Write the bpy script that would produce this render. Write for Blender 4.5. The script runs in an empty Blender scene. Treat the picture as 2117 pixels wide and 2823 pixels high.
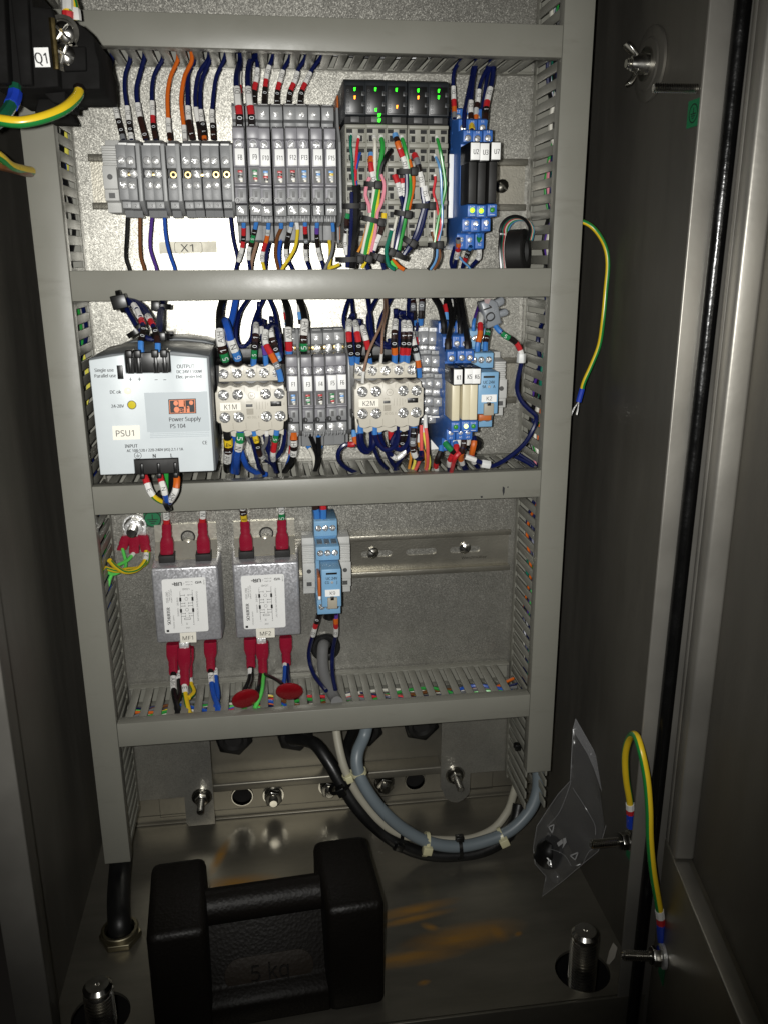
import bpy, bmesh, math, random
from mathutils import Vector, Matrix
random.seed(7)
SC = bpy.context.scene
COL = SC.collection
# ------------------------------------------------------------------ camera, world, light, exposure
# everything below is in millimetres with the lens at height 0; ZF lifts it so the cabinet floor is z = 0
ZF = 483.0
FPX = 2359.0                      # focal length in photograph pixels (2117 wide)
PITCH, YAW, ROLL = .2889, .1349, .0041
CAM = Vector((0, -642.4, 0))
_cp, _sp, _cy, _sy = math.cos(PITCH), math.sin(PITCH), math.cos(YAW), math.sin(YAW)
FW = Vector((_sy*_cp, _cy*_cp, -_sp)); _r = Vector((_cy, -_sy, 0)); _d = FW.cross(_r)
RT = math.cos(ROLL)*_r + math.sin(ROLL)*_d
DN = -math.sin(ROLL)*_r + math.cos(ROLL)*_d
def wm(v): return Vector((v[0], v[1], v[2]+ZF))*.001
cd = bpy.data.cameras.new('camera'); cam = bpy.data.objects.new('camera', cd); COL.objects.link(cam)
cd.sensor_fit = 'HORIZONTAL'; cd.sensor_width = 36; cd.lens = FPX/2117*36
cd.clip_start = .02; cd.clip_end = 20
cd.dof.use_dof = True; cd.dof.focus_distance = .585; cd.dof.aperture_fstop = 34
m3 = Matrix((RT, -DN, -FW)).transposed()
cam.matrix_world = Matrix.Translation(wm(CAM)) @ m3.to_4x4()
SC.camera = cam
wd = bpy.data.worlds.new('World'); SC.world = wd; wd.use_nodes = True
wd.node_tree.nodes['Background'].inputs[0].default_value = (.9, .8, .7, 1)
wd.node_tree.nodes['Background'].inputs[1].default_value = .006
# the phone's flash, beside the lens
fl = bpy.data.lights.new('phone_flash', 'SPOT'); fo = bpy.data.objects.new('phone_flash', fl); COL.objects.link(fo)
fl.energy = 14.3; fl.color = (1, .99, .95); fl.shadow_soft_size = .0035; fl.spot_size = math.radians(92); fl.spot_blend = 1.0
fpos = CAM + RT*-15 + DN*-4
fo.location = wm(fpos)
fo.rotation_euler = (FW*1.0 + DN*-.13 + RT*-.06).to_track_quat('-Z', 'Y').to_euler()
SC.view_settings.view_transform = 'Standard'; SC.view_settings.look = 'None'
SC.view_settings.exposure = 0; SC.view_settings.gamma = 1
SC.render.engine = 'CYCLES'
# ------------------------------------------------------------------ pixels to places
CR = dict(n=(0, 0, 1), c1=(0, 0, 2.37), c2=(600, 0, 2.37), c3=(1200, 0, 1.8091), c4=(200, 750, 2.37), c5=(850, 750, 2.37), c6=(1500, 550, 2.4577),
  r1=(230, 1380, 2.37), r2=(800, 1380, 2.212), r3=(0, 1900, 2.37), r4=(350, 1950, 1.3825), r5=(1350, 1850, 2.163),
  e1=(230, 150, 3.858), e2=(620, 230, 4.879), e3=(620, 560, 4.879), e4=(930, 200, 5.027), e5=(930, 450, 5.027), e6=(1210, 150, 5.027), e7=(1210, 450, 5.027),
  g1=(230, 800, 4.1475), g2=(240, 1080, 4.1475), g3=(580, 810, 4.1475), g4=(580, 1040, 4.1475), g5=(930, 810, 5.027), g6=(930, 1060, 5.027), g7=(1180, 810, 4.879), g8=(1150, 1060, 4.4838),
  h1=(0, 0, 3.95), h2=(1680, 60, 5.184), h3=(400, 1960, 3.318), h4=(850, 1960, 2.552), h5=(1400, 1950, 4.0225), h6=(0, 450, 2.1067), k9=(830, 1390, 3.8824), mf=(400, 1550, 3.456))
def ray(c, x, y):
    a, b, s = CR[c]; u, v = a+x/s, b+y/s
    return RT*((u-1058.5)/FPX) + DN*((v-1411.5)/FPX) + FW
def Q(c, x, y, d):
    r = ray(c, x, y); return CAM + r*((d-CAM.y)/r.y)
def QZ(c, x, y, z):
    r = ray(c, x, y); return CAM + r*((z-CAM.z)/r.z)
def QX(c, x, y, xx):
    r = ray(c, x, y); return CAM + r*((xx-CAM.x)/r.x)
def QP(c, x, y, p0, n):
    r = ray(c, x, y); return CAM + r*((p0-CAM).dot(n)/r.dot(n))
def rect(c, x0, y0, x1, y1, d):
    xm, ym = (x0+x1)/2, (y0+y1)/2
    return Q(c, x0, ym, d).x, Q(c, x1, ym, d).x, Q(c, xm, y1, d).z, Q(c, xm, y0, d).z
# ------------------------------------------------------------------ materials
MATS = {}
def lin(h):
    h = h.lstrip('#'); o = []
    for i in (0, 2, 4):
        c = int(h[i:i+2], 16)/255; o.append(c/12.92 if c <= .04045 else ((c+.055)/1.055)**2.4)
    return (*o, 1)
def pm(name, hexc, rough=.45, metal=0, var=.12, scale=60, bump=0, bscale=400, rvar=.1, spec=.5, trans=0, alpha=1, emit=0, coat=0):
    if name in MATS: return MATS[name]
    m = bpy.data.materials.new(name); m.use_nodes = True; MATS[name] = m
    nt = m.node_tree; b = nt.nodes['Principled BSDF']; L = nt.links.new
    col = lin(hexc)
    b.inputs['Metallic'].default_value = metal; b.inputs['Specular IOR Level'].default_value = spec
    if coat: b.inputs['Coat Weight'].default_value = coat; b.inputs['Coat Roughness'].default_value = .15
    tc = nt.nodes.new('ShaderNodeTexCoord'); no = nt.nodes.new('ShaderNodeTexNoise')
    no.inputs['Scale'].default_value = scale; no.inputs['Detail'].default_value = 5; no.inputs['Roughness'].default_value = .6
    L(tc.outputs['Object'], no.inputs['Vector'])
    mx = nt.nodes.new('ShaderNodeMix'); mx.data_type = 'RGBA'
    mx.inputs[6].default_value = tuple(c*(1-var) for c in col[:3])+(1,)
    mx.inputs[7].default_value = tuple(min(1, c*(1+var)) for c in col[:3])+(1,)
    L(no.outputs['Fac'], mx.inputs[0]); L(mx.outputs[2], b.inputs['Base Color'])
    mr = nt.nodes.new('ShaderNodeMapRange'); mr.inputs[1].default_value = .3; mr.inputs[2].default_value = .7
    mr.inputs[3].default_value = max(.02, rough-rvar); mr.inputs[4].default_value = min(1, rough+rvar)
    L(no.outputs['Fac'], mr.inputs[0]); L(mr.outputs[0], b.inputs['Roughness'])
    if bump:
        n2 = nt.nodes.new('ShaderNodeTexNoise'); n2.inputs['Scale'].default_value = bscale; n2.inputs['Detail'].default_value = 2
        L(tc.outputs['Object'], n2.inputs['Vector'])
        bp = nt.nodes.new('ShaderNodeBump'); bp.inputs['Strength'].default_value = bump; bp.inputs['Distance'].default_value = .0004
        L(n2.outputs['Fac'], bp.inputs['Height']); L(bp.outputs[0], b.inputs['Normal'])
    if emit:
        b.inputs['Emission Color'].default_value = col; b.inputs['Emission Strength'].default_value = emit
    if alpha < 1: b.inputs['Alpha'].default_value = alpha
    if trans: b.inputs['Transmission Weight'].default_value = trans
    return m
pm('duct', '#807f76', .42, var=.05, scale=25, bump=.05, bscale=900)
def smudge(m):
    nt = m.node_tree; L = nt.links.new; b = nt.nodes['Principled BSDF']; src = b.inputs['Base Color'].links[0].from_socket
    tc = nt.nodes.new('ShaderNodeTexCoord'); mp = nt.nodes.new('ShaderNodeMapping'); mp.inputs['Scale'].default_value = (9, 30, 42); L(tc.outputs['Object'], mp.inputs[0])
    n = nt.nodes.new('ShaderNodeTexNoise'); n.inputs['Scale'].default_value = 1; n.inputs['Detail'].default_value = 7; n.inputs['Roughness'].default_value = .7; L(mp.outputs[0], n.inputs['Vector'])
    r = nt.nodes.new('ShaderNodeMapRange'); r.inputs[1].default_value = .56; r.inputs[2].default_value = .72; r.inputs[3].default_value = 0; r.inputs[4].default_value = .42; L(n.outputs['Fac'], r.inputs[0])
    x = nt.nodes.new('ShaderNodeMix'); x.data_type = 'RGBA'; x.inputs[7].default_value = lin('#5d594e'); L(r.outputs[0], x.inputs[0]); L(src, x.inputs[6]); L(x.outputs[2], b.inputs['Base Color'])
smudge(MATS['duct'])
pm('term', '#828384', .45, var=.06, scale=90)
pm('term_dark', '#4c4c4c', .5)
pm('term_light', '#9a9b9b', .45)
pm('bracket', '#bdbdba', .5, var=.05)
pm('lever', '#88878c', .38)
pm('tag', '#f0f0ee', .5, var=.03)
pm('cream_tag', '#f0ecdf', .5, var=.03)
pm('ink', '#141414', .6)
pm('ink_grey', '#1f2124', .6)
pm('ink_faint', '#8d877a', .6)
pm('ink_white', '#d8dcdf', .6)
pm('steel', '#c2c0ba', .22, 1, rvar=.08)
pm('dark_steel', '#5d5b55', .33, 1)
pm('brass', '#c8b27a', .25, 1)
pm('copper', '#c08a5e', .35, 1)
pm('black', '#0e0e0e', .35, var=.2)
pm('black_matte', '#161514', .6, var=.2)
pm('black_rubber', '#121212', .42, bump=.15, bscale=500)
pm('x20_black', '#202326', .45)
pm('x20_grey', '#8b8a80', .5, var=.08)
pm('glass_black', '#060606', .4)
pm('hole', '#050505', .7)  # near-black colour stands in for the darkness inside slots, gaps and pockets
pm('psu_face', '#ccd3d6', .38, var=.03, bump=.04, bscale=900)
pm('psu_body', '#63676a', .45, var=.06)
pm('patch', '#b4bcc0', .45, var=.03)
pm('led_green', '#29ff1c', .3, emit=4)
pm('led_orange', '#ff8420', .3, emit=4)
pm('led_lime', '#b6ff30', .3, emit=1.1)
pm('led_off', '#3f9431', .25)
pm('led_white', '#e6ffa0', .3, emit=1.3)
pm('yellow_knob', '#c9b81f', .3)
pm('contactor', '#c2bdb0', .42, var=.05)
pm('blue_socket', '#3566b2', .4, var=.08)
pm('pale_blue', '#7aa6c9', .4, var=.05)
pm('cream', '#d6cdb0', .45, var=.04)
pm('orange_plastic', '#b5602a', .4)
pm('beige', '#a39c8c', .5)
pm('boot', '#8f1830', .3, var=.08)
pm('disc_red', '#7c1018', .28, var=.1)
pm('green_sticker', '#0d6b41', .5)
pm('nylon', '#cfcaa4', .4)
pm('white_nylon', '#d9dad8', .45)
pm('cable_grey', '#6c6c6c', .55)
pm('cable_bluegrey', '#6d777d', .45, var=.06)
pm('cable_lightgrey', '#a7a394', .5)
pm('gasket', '#0c0c0c', .22, bump=.5, bscale=350)
WC = dict(navy='#0c1544', blue='#1f4da6', black='#121213', brown='#6b4223', violet='#4a2c80', orange='#c9601c', yellow='#d6bc2e', green='#2b8f3c', teal='#0f6a55',
  pink='#d98a98', red='#c42a33', white='#cfccc0', grey='#6d6e70', tan='#8c6f5d', ltblue='#5b8fc0', salmon='#e0625c', gold='#d08d3a', lemon='#dcd35c', lime='#5cc85a', dgreen='#17503a')
for k, h in WC.items(): pm('wire_'+k, h, .3 if k not in ('white',) else .4, var=.05, rvar=.05)
SL = dict(white='#dad9d5', black='#191312', red='#b5242a', blue='#3a76bd', green='#1f7d47', orange='#c6601f', yellow='#d9b92a', grey='#75777a', violet='#5c3a8e', brown='#2a1713', clear='#b9bcbc', ltblue='#5f97d2')
for k, h in SL.items(): pm('sleeve_'+k, h, .35, var=.06)
pm('gland_metal', '#8d8670', .42, 1); pm('switch_black', '#0b0a09', .8, spec=.2)
pm('wire_earth_y', '#d9b824', .32, var=.05); pm('wire_earth_g', '#1f7a37', .32, var=.05)

def metal_sheet(name, base, rough, sparkle, bscale, stain=None, diffuse=.25, metallic=1.0, brush=None):
    """galvanised or stainless sheet: metal with a fine uneven grain"""
    m = bpy.data.materials.new(name); m.use_nodes = True; MATS[name] = m
    nt = m.node_tree; L = nt.links.new; b = nt.nodes['Principled BSDF']
    tc = nt.nodes.new('ShaderNodeTexCoord')
    n1 = nt.nodes.new('ShaderNodeTexNoise'); n1.inputs['Scale'].default_value = 14; n1.inputs['Detail'].default_value = 6
    if brush:
        mpb = nt.nodes.new('ShaderNodeMapping'); mpb.inputs['Scale'].default_value = brush; L(tc.outputs['Object'], mpb.inputs[0]); L(mpb.outputs[0], n1.inputs['Vector']); n1.inputs['Detail'].default_value = 9; n1.inputs['Roughness'].default_value = .7
    else: L(tc.outputs['Object'], n1.inputs['Vector'])
    c = lin(base); cr = nt.nodes.new('ShaderNodeValToRGB')
    cr.color_ramp.elements[0].position = .3; cr.color_ramp.elements[0].color = tuple(x*.78 for x in c[:3])+(1,)
    cr.color_ramp.elements[1].position = .72; cr.color_ramp.elements[1].color = tuple(min(1, x*1.15) for x in c[:3])+(1,)
    L(n1.outputs['Fac'], cr.inputs[0])
    vo = nt.nodes.new('ShaderNodeTexVoronoi'); vo.inputs['Scale'].default_value = bscale
    L(tc.outputs['Object'], vo.inputs['Vector'])
    n2 = nt.nodes.new('ShaderNodeTexNoise'); n2.inputs['Scale'].default_value = bscale*1.2; n2.inputs['Detail'].default_value = 3
    L(tc.outputs['Object'], n2.inputs['Vector'])
    ad = nt.nodes.new('ShaderNodeMath'); ad.operation = 'ADD'; L(vo.outputs['Distance'], ad.inputs[0]); L(n2.outputs['Fac'], ad.inputs[1])
    bp = nt.nodes.new('ShaderNodeBump'); bp.inputs['Strength'].default_value = sparkle; bp.inputs['Distance'].default_value = .0006
    L(ad.outputs[0], bp.inputs['Height']); L(bp.outputs[0], b.inputs['Normal'])
    b.inputs['Metallic'].default_value = metallic
    mr = nt.nodes.new('ShaderNodeMapRange'); mr.inputs[1].default_value = .3; mr.inputs[2].default_value = .7
    mr.inputs[3].default_value = rough-.06; mr.inputs[4].default_value = rough+.08
    L(n1.outputs['Fac'], mr.inputs[0]); L(mr.outputs[0], b.inputs['Roughness'])
    L(cr.outputs[0], b.inputs['Base Color'])
    out = nt.nodes['Material Output']
    df = nt.nodes.new('ShaderNodeBsdfDiffuse'); L(cr.outputs[0], df.inputs[0])
    ms = nt.nodes.new('ShaderNodeMixShader'); ms.inputs[0].default_value = diffuse
    L(b.outputs[0], ms.inputs[1]); L(df.outputs[0], ms.inputs[2]); L(ms.outputs[0], out.inputs[0])
    if stain: stain(nt, tc, cr, b, ms, L)
    return m
def galvanised(name, base, cells, tilt, r1, r2, mix, diffuse, flat=0):
    """zinc-coated sheet: a broad and a tight metal lobe, each tiny grain tilted its own way"""
    m = bpy.data.materials.new(name); m.use_nodes = True; MATS[name] = m
    nt = m.node_tree; L = nt.links.new; nt.nodes.remove(nt.nodes['Principled BSDF'])
    tc = nt.nodes.new('ShaderNodeTexCoord'); geo = nt.nodes.new('ShaderNodeNewGeometry')
    vo = nt.nodes.new('ShaderNodeTexVoronoi'); vo.inputs['Scale'].default_value = cells; L(tc.outputs['Object'], vo.inputs['Vector'])
    sb = nt.nodes.new('ShaderNodeVectorMath'); sb.operation = 'SUBTRACT'; sb.inputs[1].default_value = (.5, .5, .5); L(vo.outputs['Color'], sb.inputs[0])
    sc = nt.nodes.new('ShaderNodeVectorMath'); sc.operation = 'SCALE'; sc.inputs['Scale'].default_value = tilt; L(sb.outputs[0], sc.inputs[0])
    ad = nt.nodes.new('ShaderNodeVectorMath'); ad.operation = 'ADD'; L(geo.outputs['Normal'], ad.inputs[0]); L(sc.outputs[0], ad.inputs[1])
    nr = nt.nodes.new('ShaderNodeVectorMath'); nr.operation = 'NORMALIZE'; L(ad.outputs[0], nr.inputs[0])
    n1 = nt.nodes.new('ShaderNodeTexNoise'); n1.inputs['Scale'].default_value = 22; n1.inputs['Detail'].default_value = 7; n1.inputs['Roughness'].default_value = .65; L(tc.outputs['Object'], n1.inputs['Vector'])
    n2 = nt.nodes.new('ShaderNodeTexNoise'); n2.inputs['Scale'].default_value = cells*.8; n2.inputs['Detail'].default_value = 2; L(tc.outputs['Object'], n2.inputs['Vector'])
    av = nt.nodes.new('ShaderNodeMath'); av.operation = 'ADD'; L(n1.outputs['Fac'], av.inputs[0]); L(n2.outputs['Fac'], av.inputs[1])
    cr = nt.nodes.new('ShaderNodeValToRGB'); c = lin(base)
    cr.color_ramp.elements[0].position = .36; cr.color_ramp.elements[0].color = tuple(x*.76 for x in c[:3])+(1,)
    cr.color_ramp.elements[1].position = .66; cr.color_ramp.elements[1].color = tuple(min(1, x*1.2) for x in c[:3])+(1,)
    hf = nt.nodes.new('ShaderNodeMath'); hf.operation = 'MULTIPLY'; hf.inputs[1].default_value = .5; L(av.outputs[0], hf.inputs[0]); L(hf.outputs[0], cr.inputs[0])
    g1 = nt.nodes.new('ShaderNodeBsdfGlossy'); g1.inputs['Roughness'].default_value = r1; g2 = nt.nodes.new('ShaderNodeBsdfGlossy'); g2.inputs['Roughness'].default_value = r2
    df = nt.nodes.new('ShaderNodeBsdfDiffuse')
    for g in (g1, g2, df): L(cr.outputs[0], g.inputs['Color'])
    L(nr.outputs[0], g1.inputs['Normal'])
    if flat:
        sc2 = nt.nodes.new('ShaderNodeVectorMath'); sc2.operation = 'SCALE'; sc2.inputs['Scale'].default_value = flat; L(sb.outputs[0], sc2.inputs[0])
        ad2 = nt.nodes.new('ShaderNodeVectorMath'); ad2.operation = 'ADD'; L(geo.outputs['Normal'], ad2.inputs[0]); L(sc2.outputs[0], ad2.inputs[1])
        nr2 = nt.nodes.new('ShaderNodeVectorMath'); nr2.operation = 'NORMALIZE'; L(ad2.outputs[0], nr2.inputs[0]); L(nr2.outputs[0], g2.inputs['Normal'])
    else: L(nr.outputs[0], g2.inputs['Normal'])
    m1 = nt.nodes.new('ShaderNodeMixShader'); m1.inputs[0].default_value = mix; L(g1.outputs[0], m1.inputs[1]); L(g2.outputs[0], m1.inputs[2])
    m2 = nt.nodes.new('ShaderNodeMixShader'); m2.inputs[0].default_value = diffuse; L(m1.outputs[0], m2.inputs[1]); L(df.outputs[0], m2.inputs[2])
    L(m2.outputs[0], nt.nodes['Material Output'].inputs[0])
galvanised('plate', '#aeaca4', 1700, .30, .46, .31, .60, .17, flat=.05)
galvanised('filter_metal', '#c9c9cd', 800, .16, .48, .28, .45, .32)
galvanised('chrome', '#f0f0ee', 1100, .35, .5, .22, .5, .36)
galvanised('chrome_cross', '#eeeeec', 900, .8, .3, .14, .45, .14)
metal_sheet('rail_metal', '#aba79b', .34, .10, 700, diffuse=.14)
metal_sheet('filter_tin', '#dad6c8', .34, .2, 300, diffuse=.35)
metal_sheet('stainless', '#918d82', .40, .06, 240, diffuse=.2)
metal_sheet('stainless_wall', '#75726b', .5, .06, 240, diffuse=.2, brush=(1.2, 1.2, .22))
metal_sheet('flange_metal', '#9b9891', .40, .05, 300, diffuse=.32)
metal_sheet('iron', '#120f0c', .5, .28, 420, diffuse=.4, metallic=.2)
metal_sheet('iron_dusty', '#27211b', .6, .3, 420, diffuse=.5, metallic=.1)
def rust(nt, tc, cr, b, ms, L):
    """three smeared rust marks lying on the floor sheet, beside and behind the weight"""
    geo = nt.nodes.new('ShaderNodeNewGeometry'); sep = nt.nodes.new('ShaderNodeSeparateXYZ')
    mp0 = nt.nodes.new('ShaderNodeMapping'); mp0.inputs['Scale'].default_value = (34, 190, 60); mp0.inputs['Rotation'].default_value = (0, 0, -.13)
    L(geo.outputs['Position'], mp0.inputs[0]); n = nt.nodes.new('ShaderNodeTexNoise'); n.inputs['Scale'].default_value = 1; n.inputs['Detail'].default_value = 8; n.inputs['Roughness'].default_value = .7
    L(mp0.outputs[0], n.inputs['Vector'])
    tot = None
    for (x, y, rx, ry, rot) in ((.092, -.105, .030, .0045, .16), (.092, -.114, .026, .003, .16), (.126, -.137, .036, .010, .13), (.152, -.135, .007, .009, .5), (.086, -.151, .032, .006, .06), (.104, -.124, .006, .003, -.6), (-.042, -.056, .026, .008, .02), (-.0565, -.022, .004, .018, -.3), (.1675, -.1397, .003, .002, .5), (.09, -.174, .004, .002, .2)):
        mp = nt.nodes.new('ShaderNodeMapping'); mp.vector_type = 'TEXTURE'
        mp.inputs['Location'].default_value = (x, y, 0); mp.inputs['Rotation'].default_value = (0, 0, rot); mp.inputs['Scale'].default_value = (rx, ry, 1)
        L(geo.outputs['Position'], mp.inputs[0])
        le = nt.nodes.new('ShaderNodeVectorMath'); le.operation = 'LENGTH'
        L(mp.outputs[0], le.inputs[0])
        s = nt.nodes.new('ShaderNodeMapRange'); s.inputs[1].default_value = 1.5; s.inputs[2].default_value = .3; s.inputs[3].default_value = 0; s.inputs[4].default_value = 1
        L(le.outputs['Value'], s.inputs[0])
        if tot is None: tot = s.outputs[0]
        else:
            mxn = nt.nodes.new('ShaderNodeMath'); mxn.operation = 'MAXIMUM'; L(tot, mxn.inputs[0]); L(s.outputs[0], mxn.inputs[1]); tot = mxn.outputs[0]
    mu = nt.nodes.new('ShaderNodeMath'); mu.operation = 'MULTIPLY'; L(tot, mu.inputs[0])
    s2 = nt.nodes.new('ShaderNodeMapRange'); s2.inputs[1].default_value = .3; s2.inputs[2].default_value = .66; s2.inputs[3].default_value = .38
    L(n.outputs['Fac'], s2.inputs[0]); L(s2.outputs[0], mu.inputs[1])
    mix = nt.nodes.new('ShaderNodeMixShader'); rd = nt.nodes.new('ShaderNodeBsdfDiffuse'); rd.inputs[0].default_value = lin('#9c7438')
    L(mu.outputs[0], mix.inputs[0]); L(ms.outputs[0], mix.inputs[1]); L(rd.outputs[0], mix.inputs[2])
    L(mix.outputs[0], nt.nodes['Material Output'].inputs[0])
metal_sheet('floor_metal', '#8d897e', .38, .05, 200, diffuse=.22, stain=rust, brush=(.5, 2.2, 1))
def bagmat(name='clear_film', dv=.034):
    m = bpy.data.materials.new(name); m.use_nodes = True; MATS[name] = m
    nt = m.node_tree; L = nt.links.new; nt.nodes.remove(nt.nodes['Principled BSDF'])
    t = nt.nodes.new('ShaderNodeBsdfTransparent'); t.inputs[0].default_value = (.95, .95, .95, 1)
    g = nt.nodes.new('ShaderNodeBsdfGlossy'); g.inputs['Roughness'].default_value = .2
    d = nt.nodes.new('ShaderNodeBsdfDiffuse'); d.inputs[0].default_value = (.7, .7, .72, 1)
    a = nt.nodes.new('ShaderNodeMixShader'); a.inputs[0].default_value = dv
    lw = nt.nodes.new('ShaderNodeLayerWeight'); lw.inputs[0].default_value = .5; pw = nt.nodes.new('ShaderNodeMath'); pw.operation = 'POWER'; pw.inputs[1].default_value = 4; L(lw.outputs['Facing'], pw.inputs[0])
    fr = nt.nodes.new('ShaderNodeMath'); fr.operation = 'MULTIPLY_ADD'; fr.inputs[1].default_value = .35; fr.inputs[2].default_value = .03; L(pw.outputs[0], fr.inputs[0])
    b2 = nt.nodes.new('ShaderNodeMixShader')
    L(t.outputs[0], a.inputs[1]); L(d.outputs[0], a.inputs[2]); L(fr.outputs[0], b2.inputs[0]); L(a.outputs[0], b2.inputs[1]); L(g.outputs[0], b2.inputs[2])
    L(b2.outputs[0], nt.nodes['Material Output'].inputs[0])
bagmat(); bagmat('film_seam', .10); bagmat('film_edge', .13)  # the last film is whiter, its colour imitating highlights on the bag
# ------------------------------------------------------------------ mesh helpers (millimetres)
class MB:
    def __init__(s): s.v = []; s.f = []; s.m = []
    def _a(s, vs, fs, m=0):
        o = len(s.v); s.v += [tuple(v) for v in vs]
        for f in fs: s.f.append([i+o for i in f]); s.m.append(m)
        return s
    def box(s, x0, x1, y0, y1, z0, z1, m=0):
        return s._a([(x, y, z) for x in (x0, x1) for y in (y0, y1) for z in (z0, z1)],
            [(0, 1, 3, 2), (4, 6, 7, 5), (0, 4, 5, 1), (2, 3, 7, 6), (0, 2, 6, 4), (1, 5, 7, 3)], m)
    def prism(s, pts, a, b, axis, m=0):
        """polygon pts in the plane across `axis`, drawn out from a to b along it: x:(y,z) y:(x,z) z:(x,y)"""
        n = len(pts); f = {'x': lambda p, t: (t, p[0], p[1]), 'y': lambda p, t: (p[0], t, p[1]), 'z': lambda p, t: (p[0], p[1], t)}[axis]
        return s._a([f(p, a) for p in pts]+[f(p, b) for p in pts], [tuple(range(n)), tuple(range(2*n-1, n-1, -1))]+[(i, (i+1) % n, n+(i+1) % n, n+i) for i in range(n)], m)
    def quad(s, ps, th, m=0, n=None):
        """flat plate on four (or more) corner points, th thick towards -n"""
        ps = [Vector(p) for p in ps]; n = n or Vector((0, -1, 0)); k = len(ps)
        return s._a([p+n*th for p in ps]+ps, [tuple(range(k)), tuple(range(2*k-1, k-1, -1))]+[(i, (i+1) % k, k+(i+1) % k, k+i) for i in range(k)], m)
    def cyl(s, a, b, r, r2=None, n=16, m=0, cap=True):
        a = Vector(a); b = Vector(b); r2 = r if r2 is None else r2
        t = (b-a).normalized(); u = t.orthogonal().normalized(); w = t.cross(u)
        vs = []
        for c, q in ((a, r), (b, r2)):
            for i in range(n):
                an = 2*math.pi*i/n; vs.append(c+(u*math.cos(an)+w*math.sin(an))*q)
        fs = [(i, (i+1) % n, n+(i+1) % n, n+i) for i in range(n)]
        if cap: fs += [tuple(range(n)), tuple(range(2*n-1, n-1, -1))]
        return s._a(vs, fs, m)
    def lathe(s, a, t, prof, n=20, m=0, cap=True):
        """profile [(distance along t, radius)] spun round the axis through a"""
        a = Vector(a); t = Vector(t).normalized(); u = t.orthogonal().normalized(); w = t.cross(u); vs = []; k = len(prof)
        for h, r in prof:
            for i in range(n):
                an = 2*math.pi*i/n; vs.append(a+t*h+(u*math.cos(an)+w*math.sin(an))*max(r, 1e-3))
        fs = [(j*n+i, j*n+(i+1) % n, (j+1)*n+(i+1) % n, (j+1)*n+i) for j in range(k-1) for i in range(n)]
        return s._a(vs, fs+([tuple(range(n)), tuple(range(k*n-1, (k-1)*n-1, -1))] if cap else []), m)
    def hexa(s, a, t, r, h, m=0, n=6, rot=0):
        a = Vector(a); t = Vector(t).normalized(); u = t.orthogonal().normalized(); w = t.cross(u)
        vs = [a+t*(h*k)+(u*math.cos(2*math.pi*i/n+rot)+w*math.sin(2*math.pi*i/n+rot))*r for k in (0, 1) for i in range(n)]
        return s._a(vs, [tuple(range(n)), tuple(range(2*n-1, n-1, -1))]+[(i, (i+1) % n, n+(i+1) % n, n+i) for i in range(n)], m)
    def tube(s, pts, r, n=8, m=0, mfun=None, flat=None):
        k = len(pts); t0 = (pts[1]-pts[0]).normalized(); u = t0.orthogonal().normalized(); vs = []
        for i, p in enumerate(pts):
            t = (pts[min(i+1, k-1)]-pts[max(i-1, 0)]).normalized()
            u = (u-t*u.dot(t)).normalized(); w = t.cross(u)
            rr = r(i/(k-1)) if callable(r) else r
            for j in range(n):
                an = 2*math.pi*j/n; vs.append(p+(u*math.cos(an)+w*math.sin(an))*rr)
        o = len(s.v); s.v += [tuple(v) for v in vs]
        for i in range(k-1):
            for j in range(n):
                s.f.append([o+i*n+j, o+i*n+(j+1) % n, o+(i+1)*n+(j+1) % n, o+(i+1)*n+j]); s.m.append(mfun(j) if mfun else m)
        s.f.append([o+j for j in range(n)]); s.m.append(m); s.f.append([o+(k-1)*n+j for j in range(n-1, -1, -1)]); s.m.append(m)
        return s
    def sheet(s, outer, holes, axis, at, th, m=0):
        """flat sheet with holes: filled outline, then given thickness by a second skin and walls"""
        bm = bmesh.new(); f = {'x': lambda p, t: (t, p[0], p[1]), 'y': lambda p, t: (p[0], t, p[1]), 'z': lambda p, t: (p[0], p[1], t)}[axis]
        es = []
        for loop in [outer]+holes:
            vv = [bm.verts.new(f(p, at)) for p in loop]
            es += [bm.edges.new((vv[i], vv[(i+1) % len(vv)])) for i in range(len(vv))]
        bmesh.ops.triangle_fill(bm, edges=es, use_beauty=True, use_dissolve=False)
        bm.verts.index_update(); ai = 'xyz'.index(axis)
        vs = [v.co.copy() for v in bm.verts]; fs = [[v.index for v in q.verts] for q in bm.faces]
        bed = [(e.verts[0].index, e.verts[1].index) for e in bm.edges if len(e.link_faces) == 1]; bm.free()
        n = len(vs); v2 = []
        for v in vs: q = v.copy(); q[ai] += th; v2.append(q)
        return s._a(vs+v2, fs+[[i+n for i in reversed(q)] for q in fs]+[(a, b, b+n, a+n) for a, b in bed], m)
def circ(x, y, r, n=20, sx=1, sy=1): return [(x+r*sx*math.cos(2*math.pi*i/n), y+r*sy*math.sin(2*math.pi*i/n)) for i in range(n)]
def slot(x, y, l, h, n=6):
    o = []; r = h/2
    for i in range(n+1): a = -math.pi/2+math.pi*i/n; o.append((x+l/2-r+r*math.cos(a), y+r*math.sin(a)))
    for i in range(n+1): a = math.pi/2+math.pi*i/n; o.append((x-l/2+r+r*math.cos(a), y+r*math.sin(a)))
    return o
ORG = {}
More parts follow.
